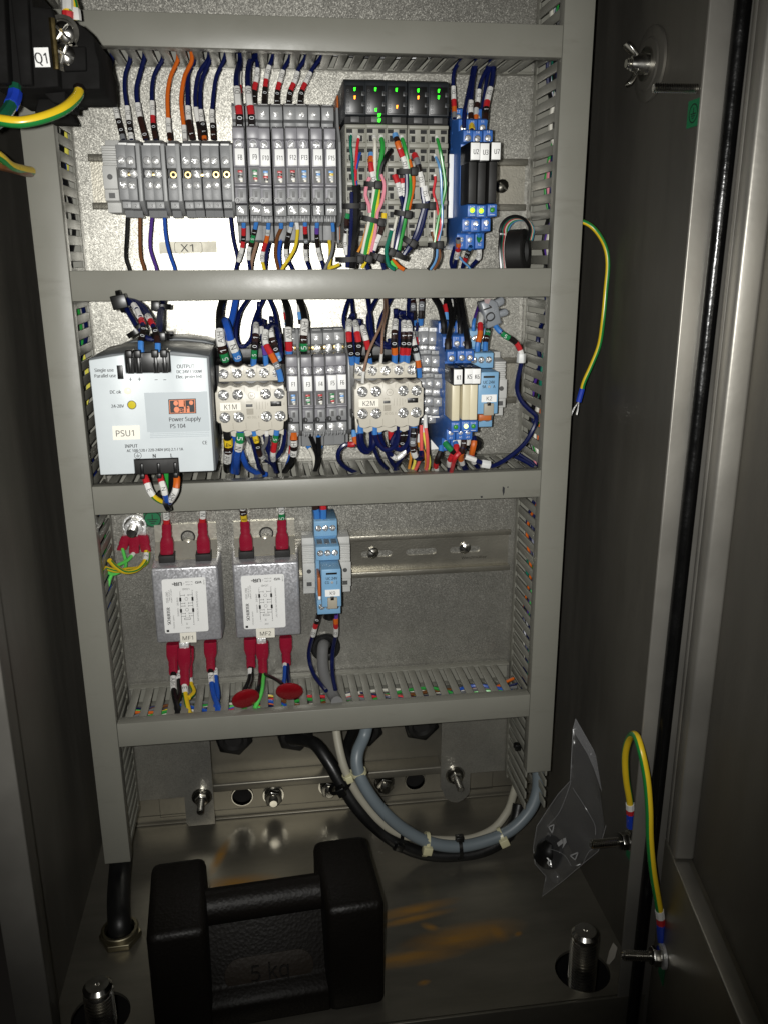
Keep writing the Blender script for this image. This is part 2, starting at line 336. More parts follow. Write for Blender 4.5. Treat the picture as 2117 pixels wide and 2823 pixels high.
def mkmesh(name, mb, mats, org, bev=0, smooth=False, seg=2):
    me = bpy.data.meshes.new(name)
    o = Vector(org)
    me.from_pydata([(Vector(v)-o)*.001 for v in mb.v], [], mb.f)
    for mt in (mats if isinstance(mats, (list, tuple)) else [mats]): me.materials.append(MATS[mt])
    me.polygons.foreach_set('material_index', mb.m)
    bm = bmesh.new(); bm.from_mesh(me)
    bmesh.ops.recalc_face_normals(bm, faces=bm.faces)
    if bev:
        es = [e for e in bm.edges if len(e.link_faces) == 2 and e.calc_face_angle(0) > .6]
        try: bmesh.ops.bevel(bm, geom=es, offset=bev*.001, segments=seg, affect='EDGES', clamp_overlap=True, profile=.5)
        except Exception as ex: print('bevel', name, ex)
    bm.to_mesh(me); bm.free()
    if smooth or bev:
        me.shade_smooth(); me.set_sharp_from_angle(angle=math.radians(38 if smooth else 60))
    me.update(); return me
def place(name, data, parent, org, label=None, cat=None, group=None, kind=None):
    o = bpy.data.objects.new(name, data); COL.objects.link(o); org = Vector(org)
    if parent: o.parent = parent; o.location = (org-ORG[parent.name])*.001
    else: o.location = wm(org)
    ORG[o.name] = org
    if label: o['label'] = label
    if cat: o['category'] = cat
    if group: o['group'] = group
    if kind: o['kind'] = kind
    return o
def thing(name, label, cat, at, group=None):
    o = place(name, None, None, at, label, cat, group); o.empty_display_size = .004; return o
def add(name, mb, mats, parent=None, label=None, cat=None, group=None, kind=None, bev=0, smooth=False, seg=2):
    xs = [v[0] for v in mb.v]; ys = [v[1] for v in mb.v]; zs = [v[2] for v in mb.v]
    org = ((min(xs)+max(xs))/2, (min(ys)+max(ys))/2, min(zs))
    return place(name, mkmesh(name, mb, mats, org, bev, smooth, seg), parent, org, label, cat, group, kind)
SH = {}
def shared(key, fn, mats, bev=0, smooth=False):
    if key not in SH: mb = MB(); fn(mb); SH[key] = mkmesh(key.split('|')[0], mb, mats, (0, 0, 0), bev, smooth)
    return SH[key]
def smooth_path(pts, step=2.2):
    P = [2*pts[0]-pts[1]]+list(pts)+[2*pts[-1]-pts[-2]]; o = []
    for i in range(1, len(P)-2):
        a, b, c, d = P[i-1:i+3]; k = max(2, int((c-b).length/step))
        for j in range(k):
            t = j/k; o.append(.5*((2*b)+(c-a)*t+(2*a-5*b+4*c-d)*t*t+(3*b-a-3*c+d)*t**3))
    o.append(P[-2]); return o
TX = {}
import os
FONT = None
try:
    FONT = bpy.data.fonts.load(os.path.join(bpy.utils.system_resource('DATAFILES', path='fonts'), 'NotoSansHebrew-Regular.woff2'))   # Blender's own bundled typeface
except Exception: FONT = None
def textmesh(s):
    if s not in TX:
        cu = bpy.data.curves.new('t', 'FONT'); cu.body = s; cu.size = 1; cu.align_x = 'CENTER'; cu.align_y = 'CENTER'; cu.resolution_u = 2
        if FONT: cu.font = FONT; cu.size = 1.15
        ob = bpy.data.objects.new('t', cu); me = ob.to_mesh()
        vs = [v.co.copy() for v in me.vertices]; fs = [list(p.vertices) for p in me.polygons]
        ob.to_mesh_clear(); bpy.data.objects.remove(ob); bpy.data.curves.remove(cu)
        TX[s] = (vs, fs)
    return TX[s]
def text(s, at, size, parent, mat='ink', right=(1, 0, 0), up=(0, 0, 1), sx=1.0, name='lettering', lift=.08, mb=None, bold=0):
    vs, fs = textmesh(s); right = Vector(right).normalized(); up = Vector(up).normalized(); n = right.cross(up); at = Vector(at)
    own = mb is None
    if own: mb = MB()
    for dx in ((0, bold) if bold else (0,)):
        mb._a([at+right*((v.x*size+dx)*sx)+up*(v.y*size)+n*(lift+dx*.05) for v in vs], fs)
    if own and vs: return add(name, mb, mat, parent)
def screw_fn(r, kind):
    def f(mb):
        mb.lathe((0, .6, 0), (0, -1, 0), [(0, r), (.5, r)], 16)
        g = r*.14; h = r*.45
        quads = [(i*math.pi/2, (i+1)*math.pi/2) for i in range(4)] if kind == 'x' else [(0, math.pi), (math.pi, 2*math.pi)]
        for a0, a1 in quads:
            am = (a0+a1)/2; off = Vector((math.cos(am), 0, math.sin(am)))*(g*(1.41 if kind == 'x' else 1)); N = 5; vs = []; fs = []
            rings = (0, .5, .85, 1.0)
            for k, q in enumerate(rings):
                for i in range(N+1):
                    a = a0+(a1-a0)*i/N; rr = r*q*(.93)
                    vs.append(Vector((math.cos(a)*rr, -h*(1-.75*q*q), math.sin(a)*rr))+off)
            for k in range(3):
                for i in range(N): fs.append((k*(N+1)+i, k*(N+1)+i+1, (k+1)*(N+1)+i+1, (k+1)*(N+1)+i))
            b = len(vs); vs += [Vector((v.x, .2, v.z)) for v in vs[3*(N+1):]]+[Vector((off.x, .2, off.z))]
            for i in range(N): fs.append((3*(N+1)+i, 3*(N+1)+i+1, b+i+1, b+i))
            col0 = [k*(N+1) for k in range(4)]; col1 = [k*(N+1)+N for k in range(4)]
            fs.append(tuple(col0+[b, b+N+1])); fs.append(tuple(col1+[b+N, b+N+1]))
            mb._a(vs, fs)
    return f
def screw(at, r, parent, kind='-', mat='chrome', ang=None, name='screw'):
    if kind == 'x' and mat == 'chrome': mat = 'chrome_cross'
    me = shared('screw|%s|%.2f|%s' % (kind, r, mat), screw_fn(r, kind), mat, smooth=True)
    o = place(name, me, parent, at); o.rotation_euler = (random.uniform(-.09, .09), random.uniform(0, 3.14) if ang is None else ang, random.uniform(-.09, .09)); return o
def boxp(name, parent, mat, x0, x1, y0, y1, z0, z1, bev=.3, **k): return add(name, MB().box(x0, x1, y0, y1, z0, z1), mat, parent, bev=bev, **k)
def plate_px(name, parent, mat, c, corners, d, th=.3, bev=0):
    return add(name, MB().quad([Q(c, x, y, d) for x, y in corners], th), mat, parent, bev=bev)
# ---- wires: traced path, sleeves and ferrules from the start of the path
def parse_marks(s):
    out = []
    if s:
        for t in s.split(','):
            tx = None
            if '=' in t: t, tx = t.split('=')
            i = next(k for k, ch in enumerate(t) if ch.isdigit()); out.append((t[:i], float(t[i:]), tx))
    return out
def wire(label, c, pts, col='navy', r=1.5, marks='', up=0, cat='wire', group=None, start=0, name='wire', emarks='', n=8):
    if cat == 'wire': r *= .9
    P = []
    for p in pts:
        if isinstance(p[0], str): c = p[0]; p = p[1:]
        P.append(Q(c, *p))
    if up: P.append(P[-1]+Vector((0, 6 if False else 0, up)))
    P = [P[0]]+[p+Vector([random.uniform(-.35, .35) for _ in range(3)]) for p in P[1:-1]]+[P[-1]]
    path = smooth_path(P)
    mb = MB()
    if col == 'earth': mb.tube(path, r, 10, mfun=lambda j: 1 if j in (2, 3, 7) else 0); mats = ['wire_earth_y', 'wire_earth_g']
    else: mb.tube(path, r, n); mats = 'wire_'+col if 'wire_'+col in MATS else col
    o = add(name, mb, mats, None, label, cat, group, smooth=True)
    for ms, pp, s0 in ((marks, path, start), (emarks, path[::-1], 0)):
        put_marks(o, ms, pp, s0, r)
    return o
def put_marks(o, ms, path, s0, r):
    d = [0]
    for a, b in zip(path, path[1:]): d.append(d[-1]+(b-a).length)
    def at(t):
        t = max(0, min(t, d[-1]-1e-4)); i = 0
        while d[i+1] < t: i += 1
        return path[i].lerp(path[i+1], (t-d[i])/max(1e-6, d[i+1]-d[i]))
    s = s0
    for colr, ln, tx in parse_marks(ms):
        if colr == 'gap': s += ln; continue
        k = max(2, int(ln/1.5)); seg = [at(s+ln*i/k) for i in range(k+1)]
        fer = colr.startswith('f'); cn = colr[1:] if fer and colr[1:] in SL else colr
        rr = r*1.1+.12 if fer and colr[1:] in SL else r*1.1+.22+random.uniform(-.06, .06)
        if (seg[-1]-seg[0]).length < .3: break
        q = add('ferrule' if fer and colr[1:] in SL else 'marker_sleeve', MB().tube(seg, rr, 8), 'sleeve_'+cn, o, smooth=True)
        if tx:
            t = (seg[-1]-seg[0]).normalized(); mid = at(s+ln/2); view = (CAM-mid).normalized(); nn = (view-t*view.dot(t)).normalized(); upv = nn.cross(t)
            text(tx, mid+nn*rr, min(rr*1.9, ln/max(1, len(tx))*1.5), q, 'ink' if cn in ('white', 'clear', 'yellow') else 'ink_white', t, upv, name='marking', lift=.12)
        s += ln
def tie(label, c, x, y, d, rx, rz, dirv=(0, 0, 1), head=(-1, 0), mat='black', hs=2.3, group=None):
    """cable tie: flat band round a bundle whose run is dirv, with its square head at one side"""
    p = Q(c, x, y, d); t = Vector(dirv).normalized(); a = Vector((0, -1, 0)); a = (a-t*a.dot(t)).normalized(); b = t.cross(a)
    root = thing('cable_tie', label, 'cable tie', p, group)
    mb = MB(); N = 16
    vs = []
    for i in range(N):
        an = 2*math.pi*i/N
        for s in (-1.5, 1.5):
            for k in (0, .9): vs.append(p+b*math.cos(an)*(rx+k)+a*math.sin(an)*(rz+k)+t*s)
    fs = []
    for i in range(N):
        q = 4*i; w = 4*((i+1) % N)
        fs += [(q+1, w+1, w+3, q+3), (q, q+2, w+2, w), (q, w, w+1, q+1), (q+2, q+3, w+3, w+2)]
    mb._a(vs, fs); add('band', mb, mat, root, smooth=True)
    h = p+b*(head[0]*rx)+a*(head[1]*rz)+a*(.6 if head[1] == 0 else 0)
    m2 = MB(); ax = [b*hs, a*hs, t*hs*1.1]
    vs = [h+ax[0]*i+ax[1]*j+ax[2]*k for i in (-1, 1) for j in (-1, 1) for k in (-1, 1)]
    m2._a(vs, [(0, 1, 3, 2), (4, 6, 7, 5), (0, 4, 5, 1), (2, 3, 7, 6), (0, 2, 6, 4), (1, 5, 7, 3)]); add('head', m2, mat, root, bev=.5)
    return root
def earth_sym(parent, p, ux, uz, r, mat='ink', n=Vector((0, -1, 0))):
    mb = MB(); N = 24
    for k in range(N):
        a0, a1 = 2*math.pi*k/N, 2*math.pi*(k+1)/N
        mb.quad([p+(ux*math.cos(a)+uz*math.sin(a))*q for a, q in ((a0, r), (a1, r), (a1, r*.88), (a0, r*.88))], .06, n=n)
    def b(u0, v0, u1, v1): mb.quad([p+ux*u*r+uz*v*r for u, v in ((u0, v0), (u1, v0), (u1, v1), (u0, v1))], .06, n=n)
    b(-.05, -.05, .05, .6); b(-.6, -.1, .6, 0); b(-.42, -.32, .42, -.22); b(-.22, -.54, .22, -.44)
    add('earth_symbol', mb, mat, parent)
NW = ['zero', 'one', 'two', 'three', 'four', 'five', 'six', 'seven', 'eight', 'nine', 'ten']
# ================================================================== the cabinet shell
XL, XR, YB, YFR, ZFL = -157.5, 238.3, 31.0, -202.0, -483.0
hR = QZ('r5', 552, 1788, ZFL); hL = QZ('r3', 660, 2130, ZFL); gL = QZ('r3', 790, 1630, ZFL)
hr = (QZ('r5', 715, 1795, ZFL)-QZ('r5', 388, 1785, ZFL)).length/2
s = MB().sheet([(XL, YFR), (XR, YFR), (XR, YB), (XL, YB)], [circ(hR.x, hR.y, hr, 28), circ(hL.x, hL.y, hr, 28)], 'z', ZFL, -2.5)
floor = add('floor', s, 'floor_metal', kind='structure')
boxp('front_lip', floor, 'floor_metal', XL, XR, YFR-2.2, YFR-.2, ZFL-40, ZFL-.3, .6)
boxp('underside', floor, 'black_matte', XL-10, XR+10, YFR, YB+2, ZFL-48, ZFL-45, 0)  # added black sheet, so the floor holes look dark inside
boxp('weld_seam', floor, 'stainless', XL, XR, YB-3, YB-.5, ZFL+.1, ZFL+1.6, .5)
wl = add('wall_left', MB().box(XL-2, XL, YFR, YB+2, ZFL-40, 215), 'stainless_wall', kind='structure')
wr = add('wall_right', MB().box(XR, XR+2, YFR, YB+2, ZFL-40, 215), 'stainless_wall', kind='structure')
boxp('flange', wl, 'flange_metal', XL-11, -147.6, YFR-2, YFR, ZFL-40, 215, .7)
boxp('flange_return', wl, 'stainless_wall', -149.4, -147.7, YFR+.2, YFR+14, ZFL+1, 215, .4)
boxp('flange', wr, 'flange_metal', 218.6, XR+4, YFR-2, YFR, ZFL-40, 215, .7)
wb = add('wall_back', MB().sheet([(XL, ZFL-2), (XR, ZFL-2), (XR, 215), (XL, 215)], [circ(*[Q('h3', 890, 780, YB)[i] for i in (0, 2)], 9.2, 24), circ(*[Q('h4', 750, 490, YB)[i] for i in (0, 2)], 9.2, 24)], 'y', YB, 2), 'stainless', kind='structure')
boxp('dark_backing', wb, 'black_matte', XL, XR, YB+22, YB+24, ZFL, -380, 0)  # black sheet stands in for the darkness behind the round wall holes
for c, x, y in (('h3', 890, 780), ('h4', 750, 490)):
    p = Q(c, x, y, YB); m = MB(); m.lathe(p, (0, 1, 0), [(-.2, 10.0), (-1.4, 9.6), (-1.4, 8.9), (3, 8.7), (3, 9.2), (0, 9.4)], 28, cap=False); add('hole_rim', m, 'steel', wb, smooth=True)
# the folded rail across the back wall, with its seam below
z0 = Q('h3', 650, 685, 14).z
rl = MB().prism([(YB-.3, z0+1), (YB-.3, z0-3), (15.6, z0-3.2), (15.6, z0-6.5), (13.6, z0-6.5), (13.6, z0-.3), (14.6, z0+.7)], -61, 140, 'x')
add('back_ledge', rl, 'stainless', wb, bev=.5)
boxp('seam', wb, 'dark_steel', XL, XR, YB-.5, YB-.05, ZFL+8.2, ZFL+8.7, 0)
for c, x, y, w, h in (('h3', 270, 870, 26, 22), ('h4', 1200, 480, 26, 22)):
    p = Q(c, x, y, YB); mb = MB()
    for (x0, x1, zz0, zz1) in ((-w/2, w/2, h/2-.35, h/2), (-w/2, w/2, -h/2, -h/2+.35), (-w/2, -w/2+.35, -h/2, h/2), (w/2-.35, w/2, -h/2, h/2)): mb.box(p.x+x0, p.x+x1, YB-.35, YB-.05, p.z+zz0, p.z+zz1)
    add('pressed_outline', mb, 'dark_steel', wb)
# ---- door standing open on the right: raised rim by the hinge and along the bottom, recessed skin
A = Vector((234.0, -215, 0)); dd = Vector((-24.6, -134.1, 0)).normalized(); nn = Vector((dd.y, -dd.x, 0))   # nn points to -x (into view)
if nn.x > 0: nn = -nn
zA = Q('r5', 1040, 990, -215).z
door = thing('cabinet_door', 'brushed steel cabinet door standing open beside the right wall', 'door', A+Vector((0, 0, ZFL)))
def dq(t, o, z): return A+dd*t+nn*o+Vector((0, 0, z))
def dbox(name, t0, t1, o0, o1, z00, z11, mat, bev=.8):
    vs = [dq(t, o, z) for t in (t0, t1) for o in (o0, o1) for z in (z00, z11)]
    return add(name, MB()._a(vs, [(0, 1, 3, 2), (4, 6, 7, 5), (0, 4, 5, 1), (2, 3, 7, 6), (0, 2, 6, 4), (1, 5, 7, 3)]), mat, door, bev=bev)
dbox('skin', -6, 330, -14, -11.5, ZFL-60, 230, 'stainless_wall', 0)
dbox('hinge_rim', 7.2, 22, -12, 0, zA+.2, 230, 'flange_metal', 1.8)
dbox('hinge_lip', 0, 5.6, -12, -.6, zA-.5, 230, 'flange_metal', 1.0)
dbox('bottom_rim', 0, 330, -12, -.4, ZFL-55, zA-1.0, 'stainless', 1.0)
dbox('rim_edge', 22.3, 330, -9, .2, zA-2.8, zA-.2, 'flange_metal', .6)
gk = MB(); gp = [Vector((229.5+5.5*(1-t), -206.5, 225-t*730)) for t in [i/40 for i in range(41)]]
gk.tube(gp, 4.2, 12); add('gasket', gk, 'gasket', None, 'black rubber seal strip standing between the cabinet edge and the open door', 'seal', smooth=True)

# ================================================================== mounting plate
gx = Q('r2', 215, 890, 0)
pl_out = [(-139, 225), (212, 225), (212, -437), (163, -437), (163, -456), (161, -460), (157, -464), (152, -466), (146, -464.5), (141, -460), (138, -452), (136.5, -450), (136.5, -383), (-60, -383), (-60, -466), (-82, -466), (-84, -463), (-84, -437), (-139, -437)]
plate = add('mounting_plate', MB().sheet(pl_out, [circ(gx.x, gx.z, 8, 20)], 'y', 0, 2), 'plate', None, 'large galvanised steel mounting plate behind all the components', 'panel')
# ================================================================== wiring ducts
D = 65.0
XLo, XLi, XRi, XRo = -139.2, -119.9, 192.8, 212.6
FING = {}
def fingers_v(root, x, zs):
    me = shared('finger|v', lambda mb: mb.box(-.8, .8, -60, -9, -3.0, 3.0), 'duct', bev=.35)
    for z in zs: place('finger', me, root, (x, 0, z))
def fingers_h(root, z, xs, th=1.6):
    me = shared('finger|h', lambda mb: mb.box(-3.0, 3.0, -60, -9, -.8, .8), 'duct', bev=.35)
    for x in xs: place('finger', me, root, (x, 0, z))
def duct_v(label, x0, x1, zlo, zhi, llo, lhi, ph):
    r = thing('wiring_duct', label, 'wiring duct', ((x0+x1)/2, 0, zlo))
    w = x0+1.6, x1-1.6
    boxp('back_strip', r, 'duct', w[0], w[1], -2, -.2, zlo, zhi, 0)
    boxp('side_base', r, 'duct', w[0]-.8, w[0]+.8, -9, -2.1, zlo, zhi, .3)
    boxp('side_base', r, 'duct', w[1]-.8, w[1]+.8, -9, -2.1, zlo, zhi, .3)
    n = int((zhi-zlo)/10); zs = [zlo+4+ph+10*i for i in range(n)]
    fingers_v(r, w[0], zs); fingers_v(r, w[1], zs)
    lid = MB().prism([(x0, -55), (x0, -D), (x1, -D), (x1, -55), (x1-.7, -55), (x1-.7, -D+1.5), (x0+.7, -D+1.5), (x0+.7, -55)], llo, lhi, 'z')
    add('lid', lid, 'duct', r, bev=.6)
    return r
def duct_h(label, x0, x1, zb, zt, ph):
    r = thing('wiring_duct', label, 'wiring duct', ((x0+x1)/2, 0, zb))
    w = zb+1.6, zt-1.6
    boxp('back_strip', r, 'duct', x0+1, x1-1, -2, -.2, w[0], w[1], 0)
    for z in w: boxp('side_base', r, 'duct', x0+1, x1-1, -9, -2.1, z-.8, z+.8, .3)
    n = int((x1-x0-8)/10); xs = [x0+6+ph+10*i for i in range(n)]
    fingers_h(r, w[0], xs); fingers_h(r, w[1], xs)
    lid = MB().prism([(-55, zb), (-D, zb), (-D, zt), (-55, zt), (-55, zt-.7), (-D+1.5, zt-.7), (-D+1.5, zb+.7), (-55, zb+.7)], x0+.3, x1-.3, 'x')
    add('lid', lid, 'duct', r, bev=.6)
    return r
lidL = Q('h1', 350, 1140, -D).z; botL = Q('r3', 770, 1138, -D).z; botR = Q('r5', 295, 604, -D).z
duct_v('left upright grey slotted wiring duct hanging beside the dark wall', XLo, XLi, botL+4, 215, botL, lidL, 0)
duct_v('right upright grey slotted wiring duct with its lower end left open', XRi, XRo, Q('r5', 230, 850, -60).z, 215, botR, 220, 3)
duct_h('topmost horizontal grey wiring duct above the F8 to F15 fuse row', XLi, XRi, 120.6, 139.0, 0)
duct_h('horizontal grey wiring duct above the power supply, with smudge marks', XLi, XRi, -25.6, -7.0, 3)
t3 = duct_h('horizontal grey wiring duct below the power supply and contactors', XLi, XRi, -166.7, -146.9, 5)
for ps in ([(1268, 1400), (1282, 1408), (1280, 1440), (1272, 1462), (1266, 1430)], [(1122, 1464), (1136, 1462), (1138, 1474), (1126, 1476)], [(1300, 1400), (1306, 1400), (1304, 1412), (1298, 1408)]): add('scuff', MB().quad([Q('c5', x, y, -D-.02) for x, y in ps], .06), 'ink_grey', t3)
duct_h('lowest horizontal grey wiring duct, below the two metal filter boxes', XLi, XRi, -345.8, -326.9, 1.5)
def duct_wires(where, cols, a, b, center, rad, r=1.3):
    """loose wires lying along the inside of a duct, seen between its fingers"""
    for i, c in enumerate(cols):
        P = []; L = (Vector(b)-Vector(a)).length; k = int(L/38)+2
        for j in range(k):
            p = Vector(a).lerp(Vector(b), j/(k-1)); off = rad
            P.append(p+Vector(((random.uniform(-1, 1)*off[0]), random.uniform(-1, 1)*off[1], random.uniform(-1, 1)*off[2])))
        if off[0] > 0:   # keep each wire in its own lane
            pass
        add('wire', MB().tube(smooth_path(P, 6), random.uniform(.9, 1.6), 6), 'wire_'+c, None, '%s wire lying inside the %s' % ({'navy': 'dark blue', 'ltblue': 'pale blue', 'lemon': 'pale yellow'}.get(c, c), where), 'wire', 'wires inside the '+where, smooth=True)
xm = (XLo+XLi)/2; xn = (XRi+XRo)/2
duct_wires('left upright duct', ['yellow', 'blue', 'blue', 'navy', 'navy', 'lemon', 'green', 'black'], (xm, -26, 130), (xm, -26, -340), 0, (6, 16, 0))
duct_wires('right upright duct', ['orange', 'navy', 'navy', 'navy', 'navy', 'teal', 'violet', 'pink', 'white', 'green', 'black', 'black'], (xn, -32, 190), (xn, -32, -345), 0, (6.5, 13, 0))
duct_wires('topmost duct', ['navy', 'navy', 'black', 'navy', 'blue'], (-115, -30, 131), (190, -30, 131), 0, (0, 14, 4))
duct_wires('duct above the power supply', ['navy', 'navy', 'black', 'blue'], (-115, -28, -16), (190, -28, -16), 0, (0, 16, 5))
duct_wires('duct below the power supply', ['orange', 'orange', 'red', 'yellow', 'green', 'navy', 'navy', 'black'], (-115, -44, -159), (190, -44, -159), 0, (0, 10, 4))
duct_wires('lowest duct', ['red', 'white', 'green', 'navy', 'yellow', 'lime', 'brown', 'blue', 'orange', 'grey'], (-115, -42, -334), (190, -42, -334), 0, (0, 14, 3.5))
# scuffs rubbed onto the duct lids are in the lid material
# ================================================================== DIN rails
def rail(label, x0, x1, zc, s0, mark=None):
    r = thing('mounting_rail', label, 'rail', ((x0+x1)/2, 0, zc-17.5))
    n0 = math.ceil((x0+15-s0)/36); n1 = math.floor((x1-15-s0)/36)
    web = MB().sheet([(x0, zc-13), (x1, zc-13), (x1, zc+13), (x0, zc+13)], [slot(s0+36*i, zc, 25, 5.4) for i in range(n0, n1+1)], 'y', -1.2, .9)
    add('web', web, 'rail_metal', r)
    for sg in (1, -1):
        z = zc+sg*13
        prof = [(-.3, z), (-.3, z-sg*.0+sg*1.0), (-6.5, z+sg*1.0), (-6.5, z+sg*4.5), (-7.5, z+sg*4.5), (-7.5, z)]
        add('lip', MB().prism(prof, x0, x1, 'x'), 'rail_metal', r, bev=.35)
    if mark: text('Weidmüller', mark, 3.4, r, 'dark_steel', name='stamped_name', sx=1.25)
    return r
zr1, zr2, zr3 = 49.8, -90.1, -227.0
rail('top mounting rail carrying the ten numbered terminals and the I/O modules', -112, 190.5, zr1, Q('e7', 1240, 330, -1).x+4)
rail('middle mounting rail carrying the power supply and contactors', -112, 189, zr2, 20)
rail('bottom mounting rail with long empty slots, right of relay K9', 16, 189, zr3, Q('r2', 798, 308, -1).x, Q('r2', 1120, 345, -1.2))
def rail_screw(label, c, x, y, d=-2.4, mat='steel', r=4.7):
    p = Q(c, x, y, d); t = thing('slotted_screw', label, 'screw', p)
    add('shank', MB().cyl(p+Vector((0, .3, 0)), p+Vector((0, 2.2, 0)), r*.5, n=12), mat, t, smooth=True)
    o = screw(p, r, t, '-', mat, ang=.75, name='head'); return t
rail_screw('slotted screw fixing the bottom rail, beside the relay K9', 'r2', 505, 320)
rail_screw('slotted screw fixing the bottom rail, nearest the right upright duct', 'r2', 1065, 290)
rail_screw('slotted screw fixing the top rail, right of the black relays', 'e7', 872, 312, mat='dark_steel')
# ================================================================== ROW 1
def end_bracket(label, x0, x1, zc, d=-42, tall=1.0):
    r = thing('end_bracket', label, 'end bracket', ((x0+x1)/2, 0, zc-24))
    pr = [(-8, 24*tall), (-26, 24*tall), (-27, 20*tall), (d+6, 19*tall)]
    z = 19*tall
    while z > 7*tall: pr += [(d+4, z-.4), (d+4, z-1.6), (d+5.2, z-2.0), (d+5.2, z-2.6)]; z -= 2.9
    pr += [(d, 6.5*tall), (d, -7*tall), (d+2, -7.4*tall), (d+2, -14*tall), (d+8, -15*tall), (d+8, -21*tall), (-8, -21*tall)]
    add('body', MB().prism([(a, b+zc) for a, b in pr], x0, x1, 'x'), 'bracket', r, bev=.25)
    xm = (x0+x1)/2
    add('screw_hole', MB().lathe((xm, d-.1, zc), (0, -1, 0), [(0, 1.7), (.15, 1.7), (.15, 1.2), (-.4, .9)], 14), 'term_dark', r, smooth=True)
    boxp('foot_slot', r, 'term_dark', xm-1.9, xm+1.9, d+1.7, d+1.95, zc-12.6*tall, zc-9.4*tall, 0)
    return r
# terminal strip X1 -------------------------------------------------
xs1 = [418, 520, 680, 785, 940, 1100, 1203, 1305, 1410, 1513]
TP = [(-8, 22), (-34, 23.4), (-36, 22.0), (-44, 20.6), (-45, 18.4), (-55, 18.0), (-55, 4.8), (-47.5, 4.4), (-47.5, -.8), (-55, -1.0), (-55, -14.2), (-47.5, -14.6), (-46, -18.8), (-39, -19.6), (-37, -23.8), (-30, -24), (-28, -20), (-8, -18)]
termX = []
def t_body(mb): mb.prism(TP, -2.95, 2.95, 'x')
for i, px in enumerate(xs1):
    x = Q('e1', px, 1260, -55).x
    t = thing('terminal_block', 'grey feed-through terminal block numbered %s on its lower tag' % NW[i+1], 'terminal block', (x, 0, zr1-24), 'numbered terminals of strip X1')
    termX.append((t, x))
    place('body', shared('body|x1', t_body, 'term', bev=.3), t, (x, 0, zr1))
    for dz in (9.0, -5.4): 
        add('screw_well', MB().lathe((x, -54.9, zr1+dz), (0, -1, 0), [(0, 2.65), (.25, 2.65), (.25, 2.2), (-.6, 2.2)], 16), 'term_dark', t, smooth=True)
        screw((x+.2, -55.1, zr1+dz), 2.4, t, '-')
    boxp('marker_strip', t, 'tag', x-2.6, x+2.6, -45.6, -44.3, zr1+18.9, zr1+20.2, .15)
    tg = boxp('number_tag', t, 'term_light', x-2.6, x+2.6, -48.3, -47.2, zr1-18.7, zr1-14.9, .2)
    text(str(i+1), (x+.2, -48.35, zr1-16.9), 3.0, tg, 'ink')
    if i in (4, 5, 8, 9):
        add('brass_ring', MB().lathe((x+.3, -47.6, zr1+1.4), (0, -1, 0), [(0, 2.3), (2.5, 2.3), (3, 2.0), (3, 1.2), (0, 1.1)], 18, cap=False), 'brass', t, smooth=True); boxp('contact', t, 'hole', x-2.3, x+2.3, -48.2, -47.6, zr1-.4, zr1+4.2, 0)  # the black box paints the shade inside the ring's centre
    else:
        boxp('contact', t, 'term_dark', x-2.3, x+2.3, -48.4, -47.6, zr1-.4, zr1+4.2, 0)
for a, b in ((0, 1), (2, 3), (6, 7)):
    xa, xb = termX[a][1], termX[b][1]
    j = thing('jumper_bar', 'brass jumper with two screws joining terminals %s and %s' % (NW[a+1], NW[b+1]), 'jumper', ((xa+xb)/2, -50, zr1-.5), 'jumpers across terminal strip X1')
    boxp('bar', j, 'brass', xa-2, xb+2, -51.2, -49.6, zr1+.2, zr1+2.7, .3)
    for x in (xa+.3, xb+.3): screw((x, -51.6, zr1+1.5), 2.35, j, '-')
def parti(lbl, px, w=2.6, c='e1', py=1260, d=-55, zc=zr1, mat='term_light'):
    x = Q(c, px, py, d).x
    add('partition_plate', MB().prism([(a, b+zc) for a, b in [(-8, 22), (-46, 21), (-57, 18.6), (-57, -15), (-46, -20), (-36, -23), (-8, -20)]], x-w/2, x+w/2, 'x'), mat, None, lbl, 'partition', 'partition plates in terminal strip X1', bev=.3)
parti('thin grey partition plate between terminals two and three', 600, 2.4); parti('thin grey partition plate between terminals four and five', 862, 2.4)
parti('thin grey partition plate between terminals five and six', 1018, 2.6); parti('thin grey end plate right of terminal ten', 1582, 1.8)
x0 = Q('e1', 225, 1300, -42).x; x1 = Q('e1', 355, 1300, -50).x
end_bracket('ribbed pale grey end bracket left of terminal one', x0, x1, zr1, -46)
# X1 sticker on the plate
xa = thing('name_plate', 'silver adhesive plate printed X1 in a rounded frame, below the terminals', 'label', Q('c1', 1230, 1650, -.3))
add('foil', MB().quad([Q('c1', *p, -.05) for p in ((1040, 1580), (1418, 1572), (1420, 1648), (1042, 1655))], .25), pm('foil', '#bdb9aa', .55, .3).name, xa)
pc = Q('c1', 1232, 1616, -.3); text('X1', pc, 7.6, xa, 'ink', sx=1.35, lift=.1)
mb = MB(); w, h, rr = 9.0, 3.6, 2
ring = []
for (cx, cz, a0) in ((w-rr, h-rr, 0), (-w+rr, h-rr, 90), (-w+rr, -h+rr, 180), (w-rr, -h+rr, 270)):
    for k in range(5): a = math.radians(a0+k*22.5); ring.append((cx+rr*math.cos(a), cz+rr*math.sin(a)))
ring3 = [pc+Vector((a*1.05, -.15, b*1.1)) for a, b in ring]; mb.tube(ring3+[ring3[0]], .16, 4); add('frame_line', mb, 'ink', xa)

